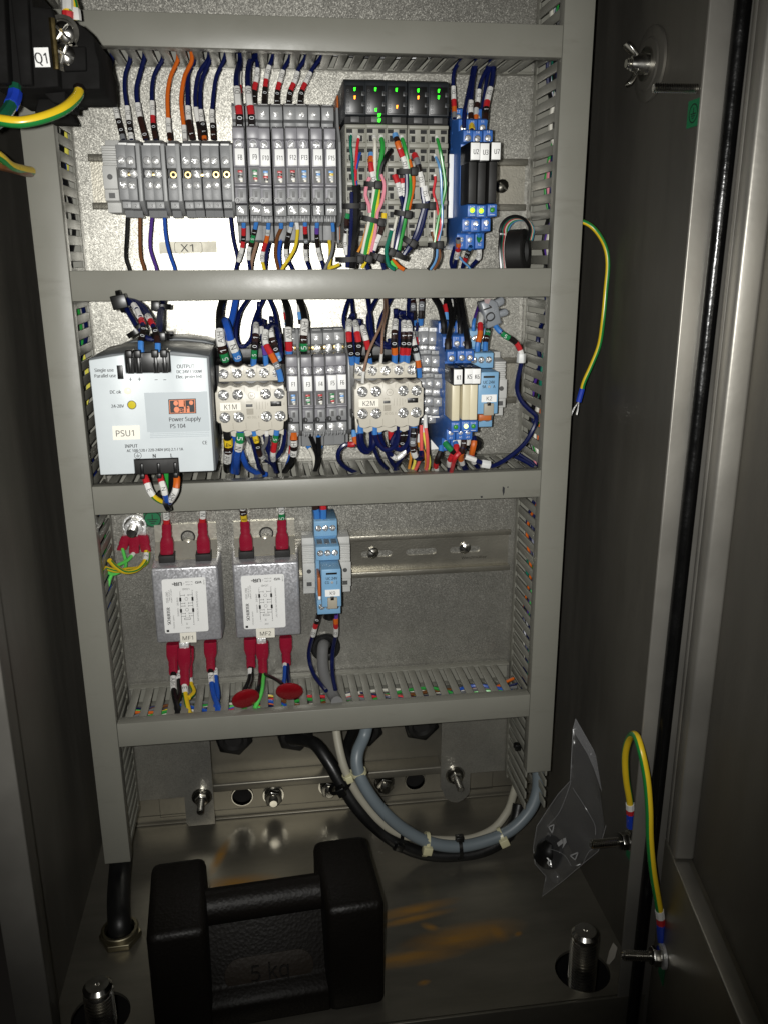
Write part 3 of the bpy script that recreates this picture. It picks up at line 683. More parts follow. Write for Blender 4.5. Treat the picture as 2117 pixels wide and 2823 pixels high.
# fuse terminals -----------------------------------------------------
FB = [(-8, 42), (-40, 44.5), (-47, 44), (-51, 41.5), (-51, 34), (-46, 33), (-46, 29), (-50, 28), (-50, -17), (-56, -25), (-56, -27.4), (-41, -29), (-41, -38.4), (-34, -40), (-8, -32)]
FL = [(-50, 28.2), (-63, 28.6), (-66, 27.2), (-66, 21), (-63.5, 20.2), (-63.5, 15.6), (-69, 15.4), (-69, 4.6), (-67.6, 4.2), (-67.6, -5.0), (-69, -5.4), (-69, -6.6), (-66, -7.4), (-66, -16.4), (-50, -17.5)]
BANDS = {'a': ['red', 'grey', 'black', 'white'], 'b': ['green', 'white', 'green', 'red'], 'c': ['ltblue', 'white', 'red', 'black'], 'd': ['red', 'black', 'red', 'white'], 'e': ['red', 'black', 'brown', 'white'], 'f': ['ltblue', 'clear', 'ltblue', 'clear'], 'g': ['clear', 'ltblue', 'clear', 'white'], 'h': ['ltblue', 'yellow', 'clear', 'clear'], 'i': ['red', 'green', 'clear', 'green']}
def fuse(tagtx, x, zc, band, brass=False, where=''):
    t = thing('fuse_terminal', 'grey fuse terminal with white tag %s%s' % (tagtx, where), 'fuse terminal', (x, 0, zc-40), 'fuse terminals with white tags')
    place('body', shared('body|fuse', lambda mb: mb.prism(FB, -3.85, 3.85, 'x'), 'term', bev=.3), t, (x, 0, zc))
    lv = place('lever', shared('lever|fuse', lambda mb: mb.prism(FL, -3.55, 3.55, 'x'), 'lever', bev=.3), t, (x, 0, zc))
    place('side_groove', shared('groove|fuse', lambda mb: mb.box(-3.9, -3.56, -60, -46, -16, 27), 'term_dark'), t, (x, 0, zc))
    add('screw_boss', MB().lathe((x, -63.4, zc+18), (0, -1, 0), [(0, 3.0), (1.0, 3.0), (1.3, 2.7), (1.3, 2.0), (.2, 1.9)], 18), 'lever', lv, smooth=True)
    screw((x, -64.2, zc+17.8), 1.9, lv, '-')
    tg = boxp('tag', lv, 'tag', x-2.5, x+3.1, -69.9, -69.05, zc+5.3, zc+15.0, .15)
    text(tagtx, (x+.5, -69.95, zc+10.0), 4.6 if len(tagtx) < 3 else 4.2, tg, 'ink', sx=.62, bold=.22)
    wn = boxp('window', lv, 'term_dark', x-2.7, x+2.7, -67.75, -67.55, zc-4.6, zc+3.9, 0)
    for k, b in enumerate(BANDS[band]):
        boxp('colour_band', wn, 'sleeve_'+b, x-1.3+(.5 if k % 2 else 0), x+1.6, -68.3, -67.7, zc+2.0-k*1.5-.7, zc+2.0-k*1.5+.65, .1)
    boxp('sight_glass', wn, 'cream_tag', x-.1, x+1.5, -68.15, -67.7, zc-4.2, zc+2.6, .2)
    boxp('finger_recess', lv, 'term', x-2.0, x+3.3, -66.6, -65.9, zc-15.8, zc-8.2, .2)
    boxp('grip_slot', lv, 'term_dark', x-.5, x+1.3, -66.75, -66.5, zc-13.2, zc-9.6, 0)
    add('pivot', MB().lathe((x-2.1, -65.9, zc-14.8), (0, -1, 0), [(0, 1.8), (1.3, 1.8), (1.3, 1.1), (.3, .9)], 14), 'black', lv, smooth=True)
    boxp('clamp_block', t, 'term', x-3.5, x+3.5, -65.5, -50.1, zc-23.8, zc-17.6, .3)
    screw((x-.1, -65.7, zc-20.6), 2.3, t, '-')
    for dx in (-2.4, .2, 2.6): boxp('prong', t, 'term', x+dx-.55, x+dx+.55, -60, -56.1, zc-27.6, zc-23.9, .15)
    screw((x, -51.1, zc+37.6), 1.9, t, '-')
    boxp('marker_strip', t, 'tag', x-2.9, x+2.9, -48, -46.9, zc+42.6, zc+43.6, .1)
    if brass:
        boxp('brass_link', t, 'brass', x-3.8, x+3.8, -48.2, -46.1, zc+29.6, zc+32.6, .3); screw((x, -48.4, zc+31.1), 2.5, t, '-')
    return t
bx = [128, 300, 470, 640, 815, 990, 1165, 1340, 1520]
for k, nm in enumerate(['F8', 'F9', 'F10', 'F11', 'F12', 'F13', 'F14', 'F15']):
    fuse(nm, Q('e2', (bx[k]+bx[k+1])/2-5, 1000, -69).x, zr1, 'abcdefgh'[k])
xr_ = Q('e2', 1535, 1000, -66).x
add('partition_plate', MB().prism([(a, b+zr1) for a, b in [(-8, 40), (-50, 42), (-52, 32), (-64, 20), (-66, -22), (-56, -28), (-42, -30), (-42, -40), (-8, -38)]], xr_, xr_+1.6, 'x'), 'term', None, 'grey end plate on the right of fuse terminal F15', 'partition', bev=.3)
xo = Q('e2', 1500, 400, -40).x
add('partition_plate', MB().prism([(-8, zr1+50), (-44, zr1+50), (-46, zr1+42), (-46, zr1+24), (-40, zr1+20), (-40, zr1-38), (-8, zr1-40)], xo, xo+1.6, 'x'), 'orange_plastic', None, 'thin orange plate between fuse terminal F15 and the black I/O modules', 'partition', bev=.3)

# I/O modules ---------------------------------------------------------
xA, xB = Q('e4', 100, 700, -87).x, Q('e4', 1548, 700, -87).x; pt = (xB-xA)/5
X20P = [(-14, 28)]
zz = 28.0
X20P += [(-84, 28.0), (-87, 27.2), (-87, 25.4)]
for k in range(6):
    z = 25.4-k*10.9
    X20P += [(-85.2, z-.3), (-85.2, z-7.6), (-87, z-8.2), (-87, z-10.6)]
X20P += [(-84, -42.5), (-14, -43)]
leds = {0: [(0, .9, 'led_green'), (0, .2, 'led_orange')], 1: [(0, .9, 'led_green'), (.1, -.85, 'led_green'), (.9, -1.3, 'led_green'), (.9, -1.75, 'led_green')], 2: [(0, .9, 'led_green'), (.1, -.55, 'led_orange')], 3: [(0, .9, 'led_green'), (0, .3, 'led_orange')], 4: [(0, .9, 'led_green'), (0, .35, 'led_green')]}
mods = ['one orange light under its green one', 'a block of green lights', 'an orange light halfway down', 'small green and orange lights touching', 'only two green lights, beside the blue relays']
def sock(mb):
    mb.box(-1.7, 1.7, -86.2, -85.0, -2.6, -1.9); mb.box(-1.7, 1.7, -86.2, -85.0, 1.5, 2.1); mb.box(-1.7, -1.2, -86.2, -85.0, -1.9, 1.5); mb.box(1.2, 1.7, -86.2, -85.0, -1.9, 1.5)
    mb.box(-1.2, 1.2, -85.4, -85.1, -1.9, 1.5, 1)
def rel(mb): mb.box(-1.9, 1.9, -85.5, -85.1, -1.1, 1.1)
for i in range(5):
    x = xA+pt*(i+.5); h = pt/2-.12
    t = thing('io_module', 'slim black and grey I/O module with '+mods[i], 'control module', (x, 0, zr1-43), 'row of five I/O modules')
    tb = add('terminal_block', MB().prism([(a, b+zr1) for a, b in X20P], x-h, x+h, 'x'), 'x20_grey', t, bev=.25)
    boxp('rib', tb, 'x20_grey', x-h, x-h+.8, -87.4, -86.9, zr1-42, zr1+27, .2)
    for k in range(6):
        z = zr1+25.4-k*10.9
        for sx in (-1, 1):
            place('release_slot', shared('release|x20', rel, 'hole'), tb, (x+sx*3.6, 0, z-1.6))
            place('wire_socket', shared('sock|x20', sock, ['x20_grey', 'hole']), tb, (x+sx*3.0, 0, z-5.6))
        add('test_point', MB().cyl((x-4.8, -85.1, z-6.9), (x-4.8, -85.5, z-6.9), .45, n=8), 'hole', tb)
    em = add('electronics', MB().prism([(-14, zr1+51), (-80, zr1+53), (-86, zr1+51.2), (-87, zr1+49.6), (-87, zr1+32.6), (-84, zr1+31.6), (-14, zr1+31)], x-h, x+h, 'x'), 'x20_black', t, bev=.35)
    dw = boxp('display_window', em, 'glass_black', x-h+.8, x+h-1.2, -87.5, -86.95, zr1+33.4, zr1+48.4, .2)
    for dz in (37.2, 43): boxp('clip_tooth', em, 'x20_black', x+h-2.6, x+h-.2, -88, -87.2, zr1+dz-.2, zr1+dz+2.6, .2); boxp('clip_gap', em, 'hole', x+h-1.9, x+h-.2, -88.15, -87.9, zr1+dz+.5, zr1+dz+1.9, 0)
    for k in range(6): add('status_ring', MB().lathe((x-h+2.0, -87.4, zr1+45.6-k*2.1), (0, -1, 0), [(0, .75), (.2, .75), (.2, .5), (.05, .45)], 10), 'x20_black', dw, smooth=True)
    for lx, lz, lm in leds[i]:
        px, pz = x+lx*2.6-.2, zr1+41.2+lz*6.4-.5
        big = (i == 1 and lz < -1)
        add('status_light', MB().prism([(px-.5*(2 if big else 1), pz-.9), (px+.3, pz-1.0), (px+.6*(1.6 if big else 1), pz+.9), (px-.5*(1.6 if big else 1), pz+.8)], -87.8, -87.45, 'y'), lm, dw)
    boxp('release_tab', t, 'term_dark', x-2.9, x+2.6, -86.5, -83.5, zr1+28.4, zr1+31.8, .4)
    boxp('latch', t, 'hole', x-h+.2, x+h-.2, -84.4, -80, zr1+28.2, zr1+32.4, 0)

# slim relays ---------------------------------------------------------
RB = [(-8, 44), (-38, 45), (-40, 44), (-40, 37), (-53, 36.5), (-55, 35.5), (-55, 28.5), (-68, 28), (-70, 27), (-70, 20.4), (-62, 20), (-62, -17.3), (-85, -17.5), (-86, -18.2), (-86, -25), (-70, -25.4), (-71, -26), (-71, -33.4), (-56, -34.2), (-55, -35), (-55, -44), (-50, -45), (-8, -44)]
def slim(nm, x, zc, dy, relm, led, num, where):
    t = thing('slim_relay', 'slim blue relay socket with %s relay and white tag %s' % ('black' if relm == 'black_matte' else 'cream', nm), 'relay', (x, 0, zc-45), 'slim blue relays')
    body = add('socket', MB().prism([(a+(dy if a < -30 else 0), b+zc) for a, b in RB], x-3.0, x+3.0, 'x'), 'blue_socket', t, bev=.3)
    boxp('relay_case', t, relm, x-2.65, x+2.65, -85+dy, -61+dy, zc-17.2, zc+7.5, .5)
    boxp('tag_holder', t, 'black', x-3.0, x+3.0, -89.5+dy, -62+dy, zc+7.0, zc+18.4, .4)
    tg = boxp('tag', t, 'tag', x-2.75, x+2.85, -90.6+dy, -89.55+dy, zc+7.9, zc+17.6, .15)
    text(nm, (x+.5, -90.65+dy, zc+12.6), 4.3, tg, 'ink', sx=.7, bold=.18)
    add('indicator', MB().lathe((x, -86+dy, zc-21.2), (0, -1, 0), [(0, 1.6), (.5, 1.55), (1.0, 1.1), (1.15, .3)], 16), led, t, smooth=True)
    text('S-26' if 0 else '6-24', (x, -86.1+dy, zc-19.0), 1.7, body, 'ink_white'); boxp('polarity_mark', body, 'ink_white', x-1.6, x+1.6, -86.15+dy, -86.05+dy, zc-24.2, zc-23.9, 0)
    for z, d, s in ((40.2, -40, num[0]), (32, -55, num[1]), (24, -70, num[2])):
        add('well', MB().lathe((x, d+dy-.02, zc+z-1.4), (0, -1, 0), [(0, 2.1), (.12, 2.1), (.12, 1.8), (-.5, 1.7)], 14), 'term_dark', body, smooth=True)
        screw((x, d+dy-.1, zc+z-1.4), 1.65, t, '-'); text(s, (x, d+dy-.1, zc+z+2.3), 2.3, body, 'ink_white')
    for z, d, s in ((-28.2, -71, num[3]), (-38.2, -55, num[4])):
        screw((x, d+dy-.1, zc+z), 1.65, t, '-'); text(s, (x, d+dy-.1, zc+z-3.3), 2.2, body, 'ink_white')
    for z in (30, 20, 5, -8, -22): add('side_rivet', MB().cyl((x-3.0, -35+dy*.3, zc+z), (x-3.25, -35+dy*.3, zc+z), .7, n=8), 'blue_socket', body)
    return t
for k, (nm, px) in enumerate((('U2', 508), ('U3', 645), ('U7', 780))):
    slim(nm, Q('e6', px, 1330, -90).x, zr1, 0, 'black_matte', ('led_lime', 'led_lime', 'led_off')[k], ('12', '11', '14', 'A1', 'A2'), '')
# white strip glimpsed left of the relays
xw = Q('e7', 150, 300, -40).x
add('marker_strip', MB().box(xw-1.6, xw+1.6, -44, -10, zr1-24, zr1+16), 'tag', None, 'notched white plastic strip on the left side of the U2 relay', 'strip', bev=.3)
# ================================================================== ROW 2
# power supply ---------------------------------------------------------
psu = thing('power_supply', 'light grey switched-mode power supply marked PSU1, left end of the middle rail', 'power supply', (-68, -60, zr2-36))
def gx_(c, x, y, d=-118): p = Q(c, x, y, d); return (p.x, p.z)
top = [(-102.9, zr2+33.2), (-90, zr2+35.4), (-72, zr2+36.6), (-54, zr2+36.2), (-42, zr2+34.8), (-34.7, zr2+33.4)]
hull = [(-34.7, zr2-36)]+[(-102.9, zr2-36)]+top
hb = MB().prism([(-33.6, zr2-36.6), (-103.4, zr2-36.6), (-103.4, zr2+34), (-90, zr2+36.4), (-72, zr2+37.6), (-54, zr2+37.2), (-42, zr2+35.8), (-33.6, zr2+34)], -114.5, -42, 'y')
add('housing', hb, 'psu_body', psu, bev=.6)
add('rear_housing', MB().prism([(-34.5, zr2-36), (-100, zr2-36), (-100, zr2+33), (-88, zr2+37.5), (-72, zr2+39), (-54, zr2+38.6), (-40, zr2+37.0), (-34.5, zr2+35)], -42.2, -8, 'y'), 'psu_body', psu, bev=.6)
o0, o1 = gx_('g1', 476, 850)[0], gx_('g1', 1000, 850)[0]; oz = gx_('g1', 740, 945)[1]
i0, i1 = gx_('g2', 540, 850)[0], gx_('g2', 1052, 850)[0]; iz = gx_('g2', 800, 762)[1]
fp = [(-34.7, zr2-36), (i1, zr2-36), (i1, iz), (i0, iz), (i0, zr2-36), (-102.9, zr2-36), (-102.9, zr2+33.2), (-90, zr2+35.2), (o0, zr2+36.3), (o0, oz), (o1, oz), (o1, zr2+35.4), (-34.7, zr2+33.4)]
add('front_panel', MB().prism(fp, -118, -114.7, 'y'), 'psu_face', psu, bev=.5)
oc = boxp('output_connector', psu, 'black', o0+.3, o1-.3, -118.6, -108, oz+.3, zr2+37.4, .5)
for px in (535, 632, 830, 930):
    x = gx_('g1', px, 800)[0]
    boxp('push_lever', oc, 'black', x-2.0, x+2.0, -122.5, -112, zr2+34.5, zr2+39.0, .5)
    boxp('lever_stem', oc, 'black', x-1.0, x+1.0, -120.6, -118.4, zr2+25.6, zr2+35.2, .3)
    boxp('lever_pocket', oc, 'hole', x-1.7, x+1.7, -118.9, -118.5, zr2+25.0, zr2+31, 0)
ic = boxp('input_connector', psu, 'black_matte', i0+.3, i1-.3, -118.6, -108, zr2-36.4, iz-.3, .5)
for px in (630, 822, 1012):
    x = gx_('g2', px, 850)[0]
    boxp('push_lever', ic, 'black', x-1.4, x+1.4, -121.5, -112, zr2-38.8, zr2-35.6, .4)
    boxp('lever_stem', ic, 'black', x-.9, x+.9, -120.6, -118.4, zr2-36, zr2-29.5, .3)
boxp('selector_switch', psu, 'glass_black', gx_('g1', 384, 900)[0], gx_('g1', 452, 900)[0], -118.35, -117.6, gx_('g1', 418, 1015)[1], gx_('g1', 418, 857)[1], .2)
boxp('brand_patch', psu, 'patch', gx_('g1', 705, 1300)[0], gx_('g2', 1395, 300)[0], -118.12, -117.9, gx_('g2', 1000, 450)[1], gx_('g1', 1000, 1165)[1], 0)
for py in (455, 475, 495, 515): boxp('embossed_line', psu, 'patch', gx_('g2', 720, py)[0], gx_('g2', 1400, py)[0], -118.1, -117.9, gx_('g2', 1000, py)[1]-.3, gx_('g2', 1000, py)[1]+.3, 0)
boxp('clip', psu, 'black', Q('g1', 920, 500, -20).x, Q('g1', 1035, 500, -20).x, -24, -10, zr2+38, Q('g1', 980, 470, -20).z, .3)
def pt_(s, c, x, y, size, mat='ink_grey', sx=.86, bold=0.0): p = Q(c, x, y, -118); text(s, p, size*.94, psu, mat, sx=sx, lift=.2, bold=max(.16, bold))
pt_('Single use', 'g1', 236, 910, 3.1, bold=.1); pt_('Parallel use', 'g1', 248, 975, 3.1, bold=.1); pt_('OUTPUT', 'g1', 1168, 866, 3.5, bold=.1); pt_('DC 24V / 100W', 'g1', 1210, 926, 2.9, bold=.08); pt_('Elec. protected', 'g1', 1206, 984, 2.9, bold=.08)
for px, sgn in ((538, '+'), (640, '+'), (832, '–'), (930, '–')): pt_(sgn, 'g1', px, 1012, 5.0, bold=.15)
pt_('DC ok', 'g1', 365, 1160, 3.2, bold=.08); pt_('24-28V', 'g1', 390, 1322, 3.1, bold=.08); pt_('Power Supply', 'g2', 1118, 308, 4.0, bold=.1); pt_('PS 104', 'g2', 1038, 388, 4.0, bold=.1)
pt_('INPUT', 'g2', 505, 617, 3.4, bold=.1); pt_('AC 100-120 / 220-240V (AS) 2.1 / 1A', 'g2', 778, 662, 2.75, bold=.08); pt_('N', 'g2', 768, 730, 3.8, bold=.3); pt_('L', 'g2', 965, 725, 3.8, bold=.3); pt_('CE', 'g2', 1348, 578, 3.4)
p = Q('g2', 582, 728, -118.2); earth_sym(psu, p, Vector((1, 0, 0)), Vector((0, 0, 1)), 2.2)
stk = MB().quad([Q('g2', *q, -118.1) for q in ((290, 390), (602, 382), (608, 540), (300, 550))], .25); sk = add('sticker', stk, 'cream_tag', psu); text('PSU1', Q('g2', 440, 470, -118.5), 5.6, sk, 'ink', sx=.95, lift=.15)
add('status_light', MB().lathe(Q('g1', 508, 1150, -118), (0, -1, 0), [(0, 2.2), (.3, 2.1), (.7, 1.6), (.9, .5)], 18), 'led_white', psu, smooth=True)
add('trimmer', MB().lathe(Q('g1', 555, 1310, -118), (0, -1, 0), [(0, 2.7), (.25, 2.7), (.25, 2.35), (.1, 2.3)], 20), 'steel', psu, smooth=True)
add('trimmer_face', MB().lathe(Q('g1', 555, 1310, -118.1), (0, -1, 0), [(0, 2.3), (.2, 2.2), (.25, .6)], 18), 'yellow_knob', psu, smooth=True)
# maker's badge: dark frame, orange letters in counter-form
p0, p1, p2, p3 = [Q('g2', *q, -118.1) for q in ((930, 85), (1245, 75), (1252, 245), (938, 255))]
bd = add('badge', MB().quad([p0, p1, p2, p3], .2), 'ink', psu, bev=.0)
pm('badge_orange', '#e0845a', .45)
ux = (p1-p0); uz = (p3-p0)
def bq(a0, b0, a1, b1, mat, lift): add('badge_figure', MB().quad([p0+ux*a+uz*b+Vector((0, -lift, 0)) for a, b in ((a0, b0), (a1, b0), (a1, b1), (a0, b1))], .05), mat, bd)
bq(.03, .05, .97, .95, 'badge_orange', .24); bq(.055, .09, .945, .91, 'ink_grey', .3)
bq(.37, .09, .6, .52, 'badge_orange', .36); bq(.56, .09, .62, .91, 'badge_orange', .36)
def bell(a, b, ra, rb, mat='badge_orange'): add('badge_figure', MB().quad([p0+ux*(a+ra*math.cos(k*.45))+uz*(b+rb*math.sin(k*.45))+Vector((0, -.38, 0)) for k in range(14)], .05), mat, bd)
bell(.27, .27, .085, .17); bell(.29, .7, .1, .2); bell(.83, .27, .075, .15); bq(.66, .55, .76, .91, 'badge_orange', .38); bell(.71, .58, .05, .1)
text('E', p0+ux*.44+uz*.76+Vector((0, -.4, 0)), 3.6, bd, 'badge_orange', lift=.1); text('t', p0+ux*.525+uz*.74+Vector((0, -.4, 0)), 3.6, bd, 'badge_orange', lift=.1)

# contactors -----------------------------------------------------------
def contactor(nm, xa, xb, label):
    xc = (xa+xb)/2; hw = (xb-xa)/2
    t = thing('contactor', label, 'contactor', (xc, 0, zr2-26))
    add('base', MB().prism([(a, b+zr2) for a, b in [(-8, 30), (-42, 30), (-44, 25.6), (-62, 25), (-66, 23), (-66, -23), (-44, -25), (-42, -28), (-8, -28)]], xc-hw-.3, xc+hw+.3, 'x'), 'black', t, bev=.5)
    boxp('rear_top', t, 'term_dark', xc-hw+3, xc+hw-3, -46, -12, zr2+25, zr2+31.5, .5)
    # upper terminal row, scalloped along its top
    def scal(z_edge, sg, dip, x0, x1, other, n=5):
        pts = []; w = (x1-x0)/n
        for i in range(n):
            for k in range(7):
                u = k/6; px = x0+w*(i+.08+.84*u); pts.append((px, z_edge-sg*dip*math.sin(math.pi*u)))
        return [(x0, other)]+pts+[(x1, other)]
    ub = add('upper_terminals', MB().prism(scal(zr2+23.6, 1, 1.4, xc-hw+2, xc+hw-2, zr2+13.2), -75, -64, 'y'), 'contactor', t, bev=.25)
    lb = add('lower_terminals', MB().prism(scal(zr2-23.6, -1, 1.4, xc-hw+2, xc+hw-2, zr2-13.2), -75, -64, 'y'), 'contactor', t, bev=.25)
    f1 = scal(zr2+13.0, 1, 1.3, xc-hw+1.2, xc+hw-1.2, zr2+9); f2 = scal(zr2-16.0, -1, -1.0, xc-hw+2.5, xc+hw-2.5, zr2-11)
    poly = f1+[(xc+hw, zr2+8.5), (xc+hw, zr2-9.5), (xc+hw-1.5, zr2-11)]+f2[::-1]+[(xc-hw+1.5, zr2-11), (xc-hw, zr2-9.5), (xc-hw, zr2+8.5)]
    fb = add('front_block', MB().prism(poly, -92, -75.5, 'y'), 'contactor', t, bev=.3)
    w = (2*hw-4)/5
    for i in range(1, 5):
        boxp('division', ub, 'ink_faint', xc-hw+2+w*i-.1, xc-hw+2+w*i+.1, -75.08, -74.9, zr2+16.5, zr2+22.6, 0)
        boxp('division', fb, 'ink_faint', xc-hw+2+w*i-.1, xc-hw+2+w*i+.1, -92.08, -91.9, zr2+9, zr2+12, 0); boxp('division', fb, 'ink_faint', xc-hw+2+w*i-.1, xc-hw+2+w*i+.1, -92.08, -91.9, zr2-15, zr2-11, 0)
    for i in range(5): screw((xc-17.2+8.65*i, -75.2, zr2+18.2), 2.9, t, 'x', ang=random.uniform(0, 1.5))
    for dx in (-17.3, -8.4, 9.2, 17.9):
        for dz in (7.0, -7.4):
            add('screw_seat', MB().lathe((xc+dx, -91.9, zr2+dz), (0, -1, 0), [(0, 3.5), (.15, 3.5), (.15, 3.1), (-.5, 3.1)], 20), 'dark_steel', fb, smooth=True)
            screw((xc+dx, -92.3, zr2+dz), 3.1, t, 'x', ang=random.uniform(0, 1.5))
    tg = add('name_sticker', MB().box(xc-19.8, xc-6.9, -92.3, -92.05, zr2-3.0, zr2+2.1), 'cream_tag', fb)
    text(nm, (xc-13.3, -92.3, zr2-.5), 4.9, tg, 'ink', sx=.92, lift=.12)
    boxp('position_window', fb, 'glass_black', xc+12.0, xc+19.0, -92.15, -91.8, zr2-1.0, zr2+2.2, .1); boxp('slide', fb, 'black', xc+15.4, xc+18.6, -92.5, -92.1, zr2-.6, zr2+1.4, .1)
    boxp('small_window', fb, 'term_dark', xc-3.6, xc+.6, -92.15, -91.8, zr2-1.0, zr2+.8, .1)
    text('40 DIL E', (xc+.8, -92.1, zr2-7.6), 2.3, fb, 'ink_faint', lift=.06); text('A1/0', (xc-1.6, -92.1, zr2+2.3), 1.6, fb, 'ink_faint', lift=.06); text('I', (xc+10.3, -92.1, zr2+.6), 2.2, fb, 'ink_faint'); text('0', (xc+20.6, -92.1, zr2+.6), 2.2, fb, 'ink_faint')
    add('emblem', MB().lathe((xc+.3, -92, zr2+6.2), (0, -1, 0), [(0, 2.3), (.1, 2.3), (.1, 2.05), (0, 2.05)], 20, cap=False), 'ink_faint', fb); text('M', (xc+.3, -92.1, zr2+6.2), 2.4, fb, 'ink_faint')
    for k in range(4): boxp('contact_symbol', fb, 'ink_faint', xc+3+k*1.9, xc+3.18+k*1.9, -92.1, -91.9, zr2-2.6, zr2+2.2, 0)
    boxp('code_patch', fb, pm('code_grey', '#9d978a', .6, var=.4, scale=900).name, xc-3.4, xc+1, -92.08, -91.9, zr2-6, zr2-2.1, 0)
    for z in (20, 14): 
        for k, s in enumerate((('L1', '3', 'L2', '5', 'L3', '13', 'NO') if z == 20 else ('53', 'NO', '63', 'NO', '73', 'NO', '83'))): text(s, (xc-18.5+k*5.9, -75.1 if z == 20 else -92.1, zr2+(22.0 if z == 20 else 11.6)), 1.5, ub if z == 20 else fb, 'ink_faint', lift=.05)
    for sx in (-1, 1): boxp('side_clip', t, 'black', xc+sx*(hw+.2)-.6, xc+sx*(hw+.2)+.6, -84, -66, zr2-13, zr2-8, .3)
    return t
contactor('K1M', Q('g4', 60, 300, -92).x, Q('g4', 878, 300, -92).x, 'beige contactor with cream sticker K1M, beside the power supply')
contactor('K2M', Q('g6', 238, 250, -92).x, Q('g6', 1190, 250, -92).x, 'beige contactor with cream sticker K2M, right of fuse terminal F6')
for nm, px, b in (('F1', 940, 'f'), ('F3', 1108, 'i'), ('F4', 1243, 'e'), ('F5', 1378, 'b'), ('F6', 1512, 'g')):
    fuse(nm, Q('g4', px-2, 100, -69).x, zr2, b, True)
for lbl, px in (('grey partition plate between fuse terminals F1 and F3', 1022), ('grey end plate between fuse terminal F6 and contactor K2M', 1592)):
    x = Q('g4', px, 100, -67).x
    add('partition_plate', MB().prism([(a, b+zr2) for a, b in [(-8, 42), (-50, 44), (-53, 32), (-67, 27), (-68, -22), (-56, -28), (-42, -30), (-42, -38), (-8, -38)]], x-.9, x+.9, 'x'), 'term', None, lbl, 'partition', bev=.3)
# three-level terminals -------------------------------------------------
T3 = [(-8, 40), (-32, 41), (-34, 38), (-34, 31), (-30, 29.5), (-30, 27), (-42, 25.6), (-46, 24), (-46, 16.6), (-42, 15.8), (-42, 12.6), (-54, 11), (-57, 9.2), (-57, 3.0), (-50, 2.4), (-50, -3), (-57, -3.6), (-57, -9.6), (-50, -11), (-46, -12), (-46, -17.6), (-38, -19), (-35, -20), (-35, -25.6), (-30, -27), (-8, -26)]
lab3 = ['leftmost stepped grey three-level terminal, half hidden by contactor K2M', 'middle stepped grey three-level terminal right of contactor K2M', 'stepped grey three-level terminal against the blue K1 relay']
for i, px in enumerate((1178, 1290, 1402)):
    x = Q('g5', px, 1270, -57).x
    t = thing('multi_level_terminal', lab3[i], 'terminal block', (x, 0, zr2-27), 'three-level terminals')
    add('body', MB().prism([(a, b+zr2) for a, b in T3], x-2.95, x+2.95, 'x'), 'term', t, bev=.3)
    for d, z in ((-34, 34.5), (-46, 20.2), (-57, 6), (-57, -6.4), (-46, -14.8), (-35, -22.8)): screw((x, d-.1, zr2+z), 1.75, t, '-')
    for d, z in ((-30.2, 28.4), (-42.2, 14.2), (-50.2, -.2)): boxp('contact_bar', t, 'chrome', x-2.6, x+2.6, d-1.5, d+.2, zr2+z-1.6, zr2+z+1.4, .6)
    for d, z, s in ((-33, 42, '0V'), (-43, 27, ('1', '3', '5')[i]), (-55, 12.2, ('2', '4', '6')[i])):
        tg = boxp('tag', t, 'tag' if d == -33 else 'term_light', x-2.6, x+2.6, d-1.2, d+2, zr2+z-1.9, zr2+z+.6, .2); text(s, (x, d-1.25, zr2+z-.7), 2.1, tg, 'ink')
    for z in (-10.6, -18.4): boxp('marker_strip', t, 'tag', x-2.6, x+2.6, -50, -47, zr2+z-.5, zr2+z+.5, .1)
# slim relays K1 K5 K6
for k, (nm, px, py) in enumerate((('K1', 404, 1125), ('K5', 524, 1110), ('K6', 655, 1120))):
    slim(nm, Q('g7', px-4, py, -93).x, zr2+2.4, -3, 'cream', ('led_off', 'led_white', 'led_off')[k], ('12', '11', '14', 'A1', 'A2'), '')
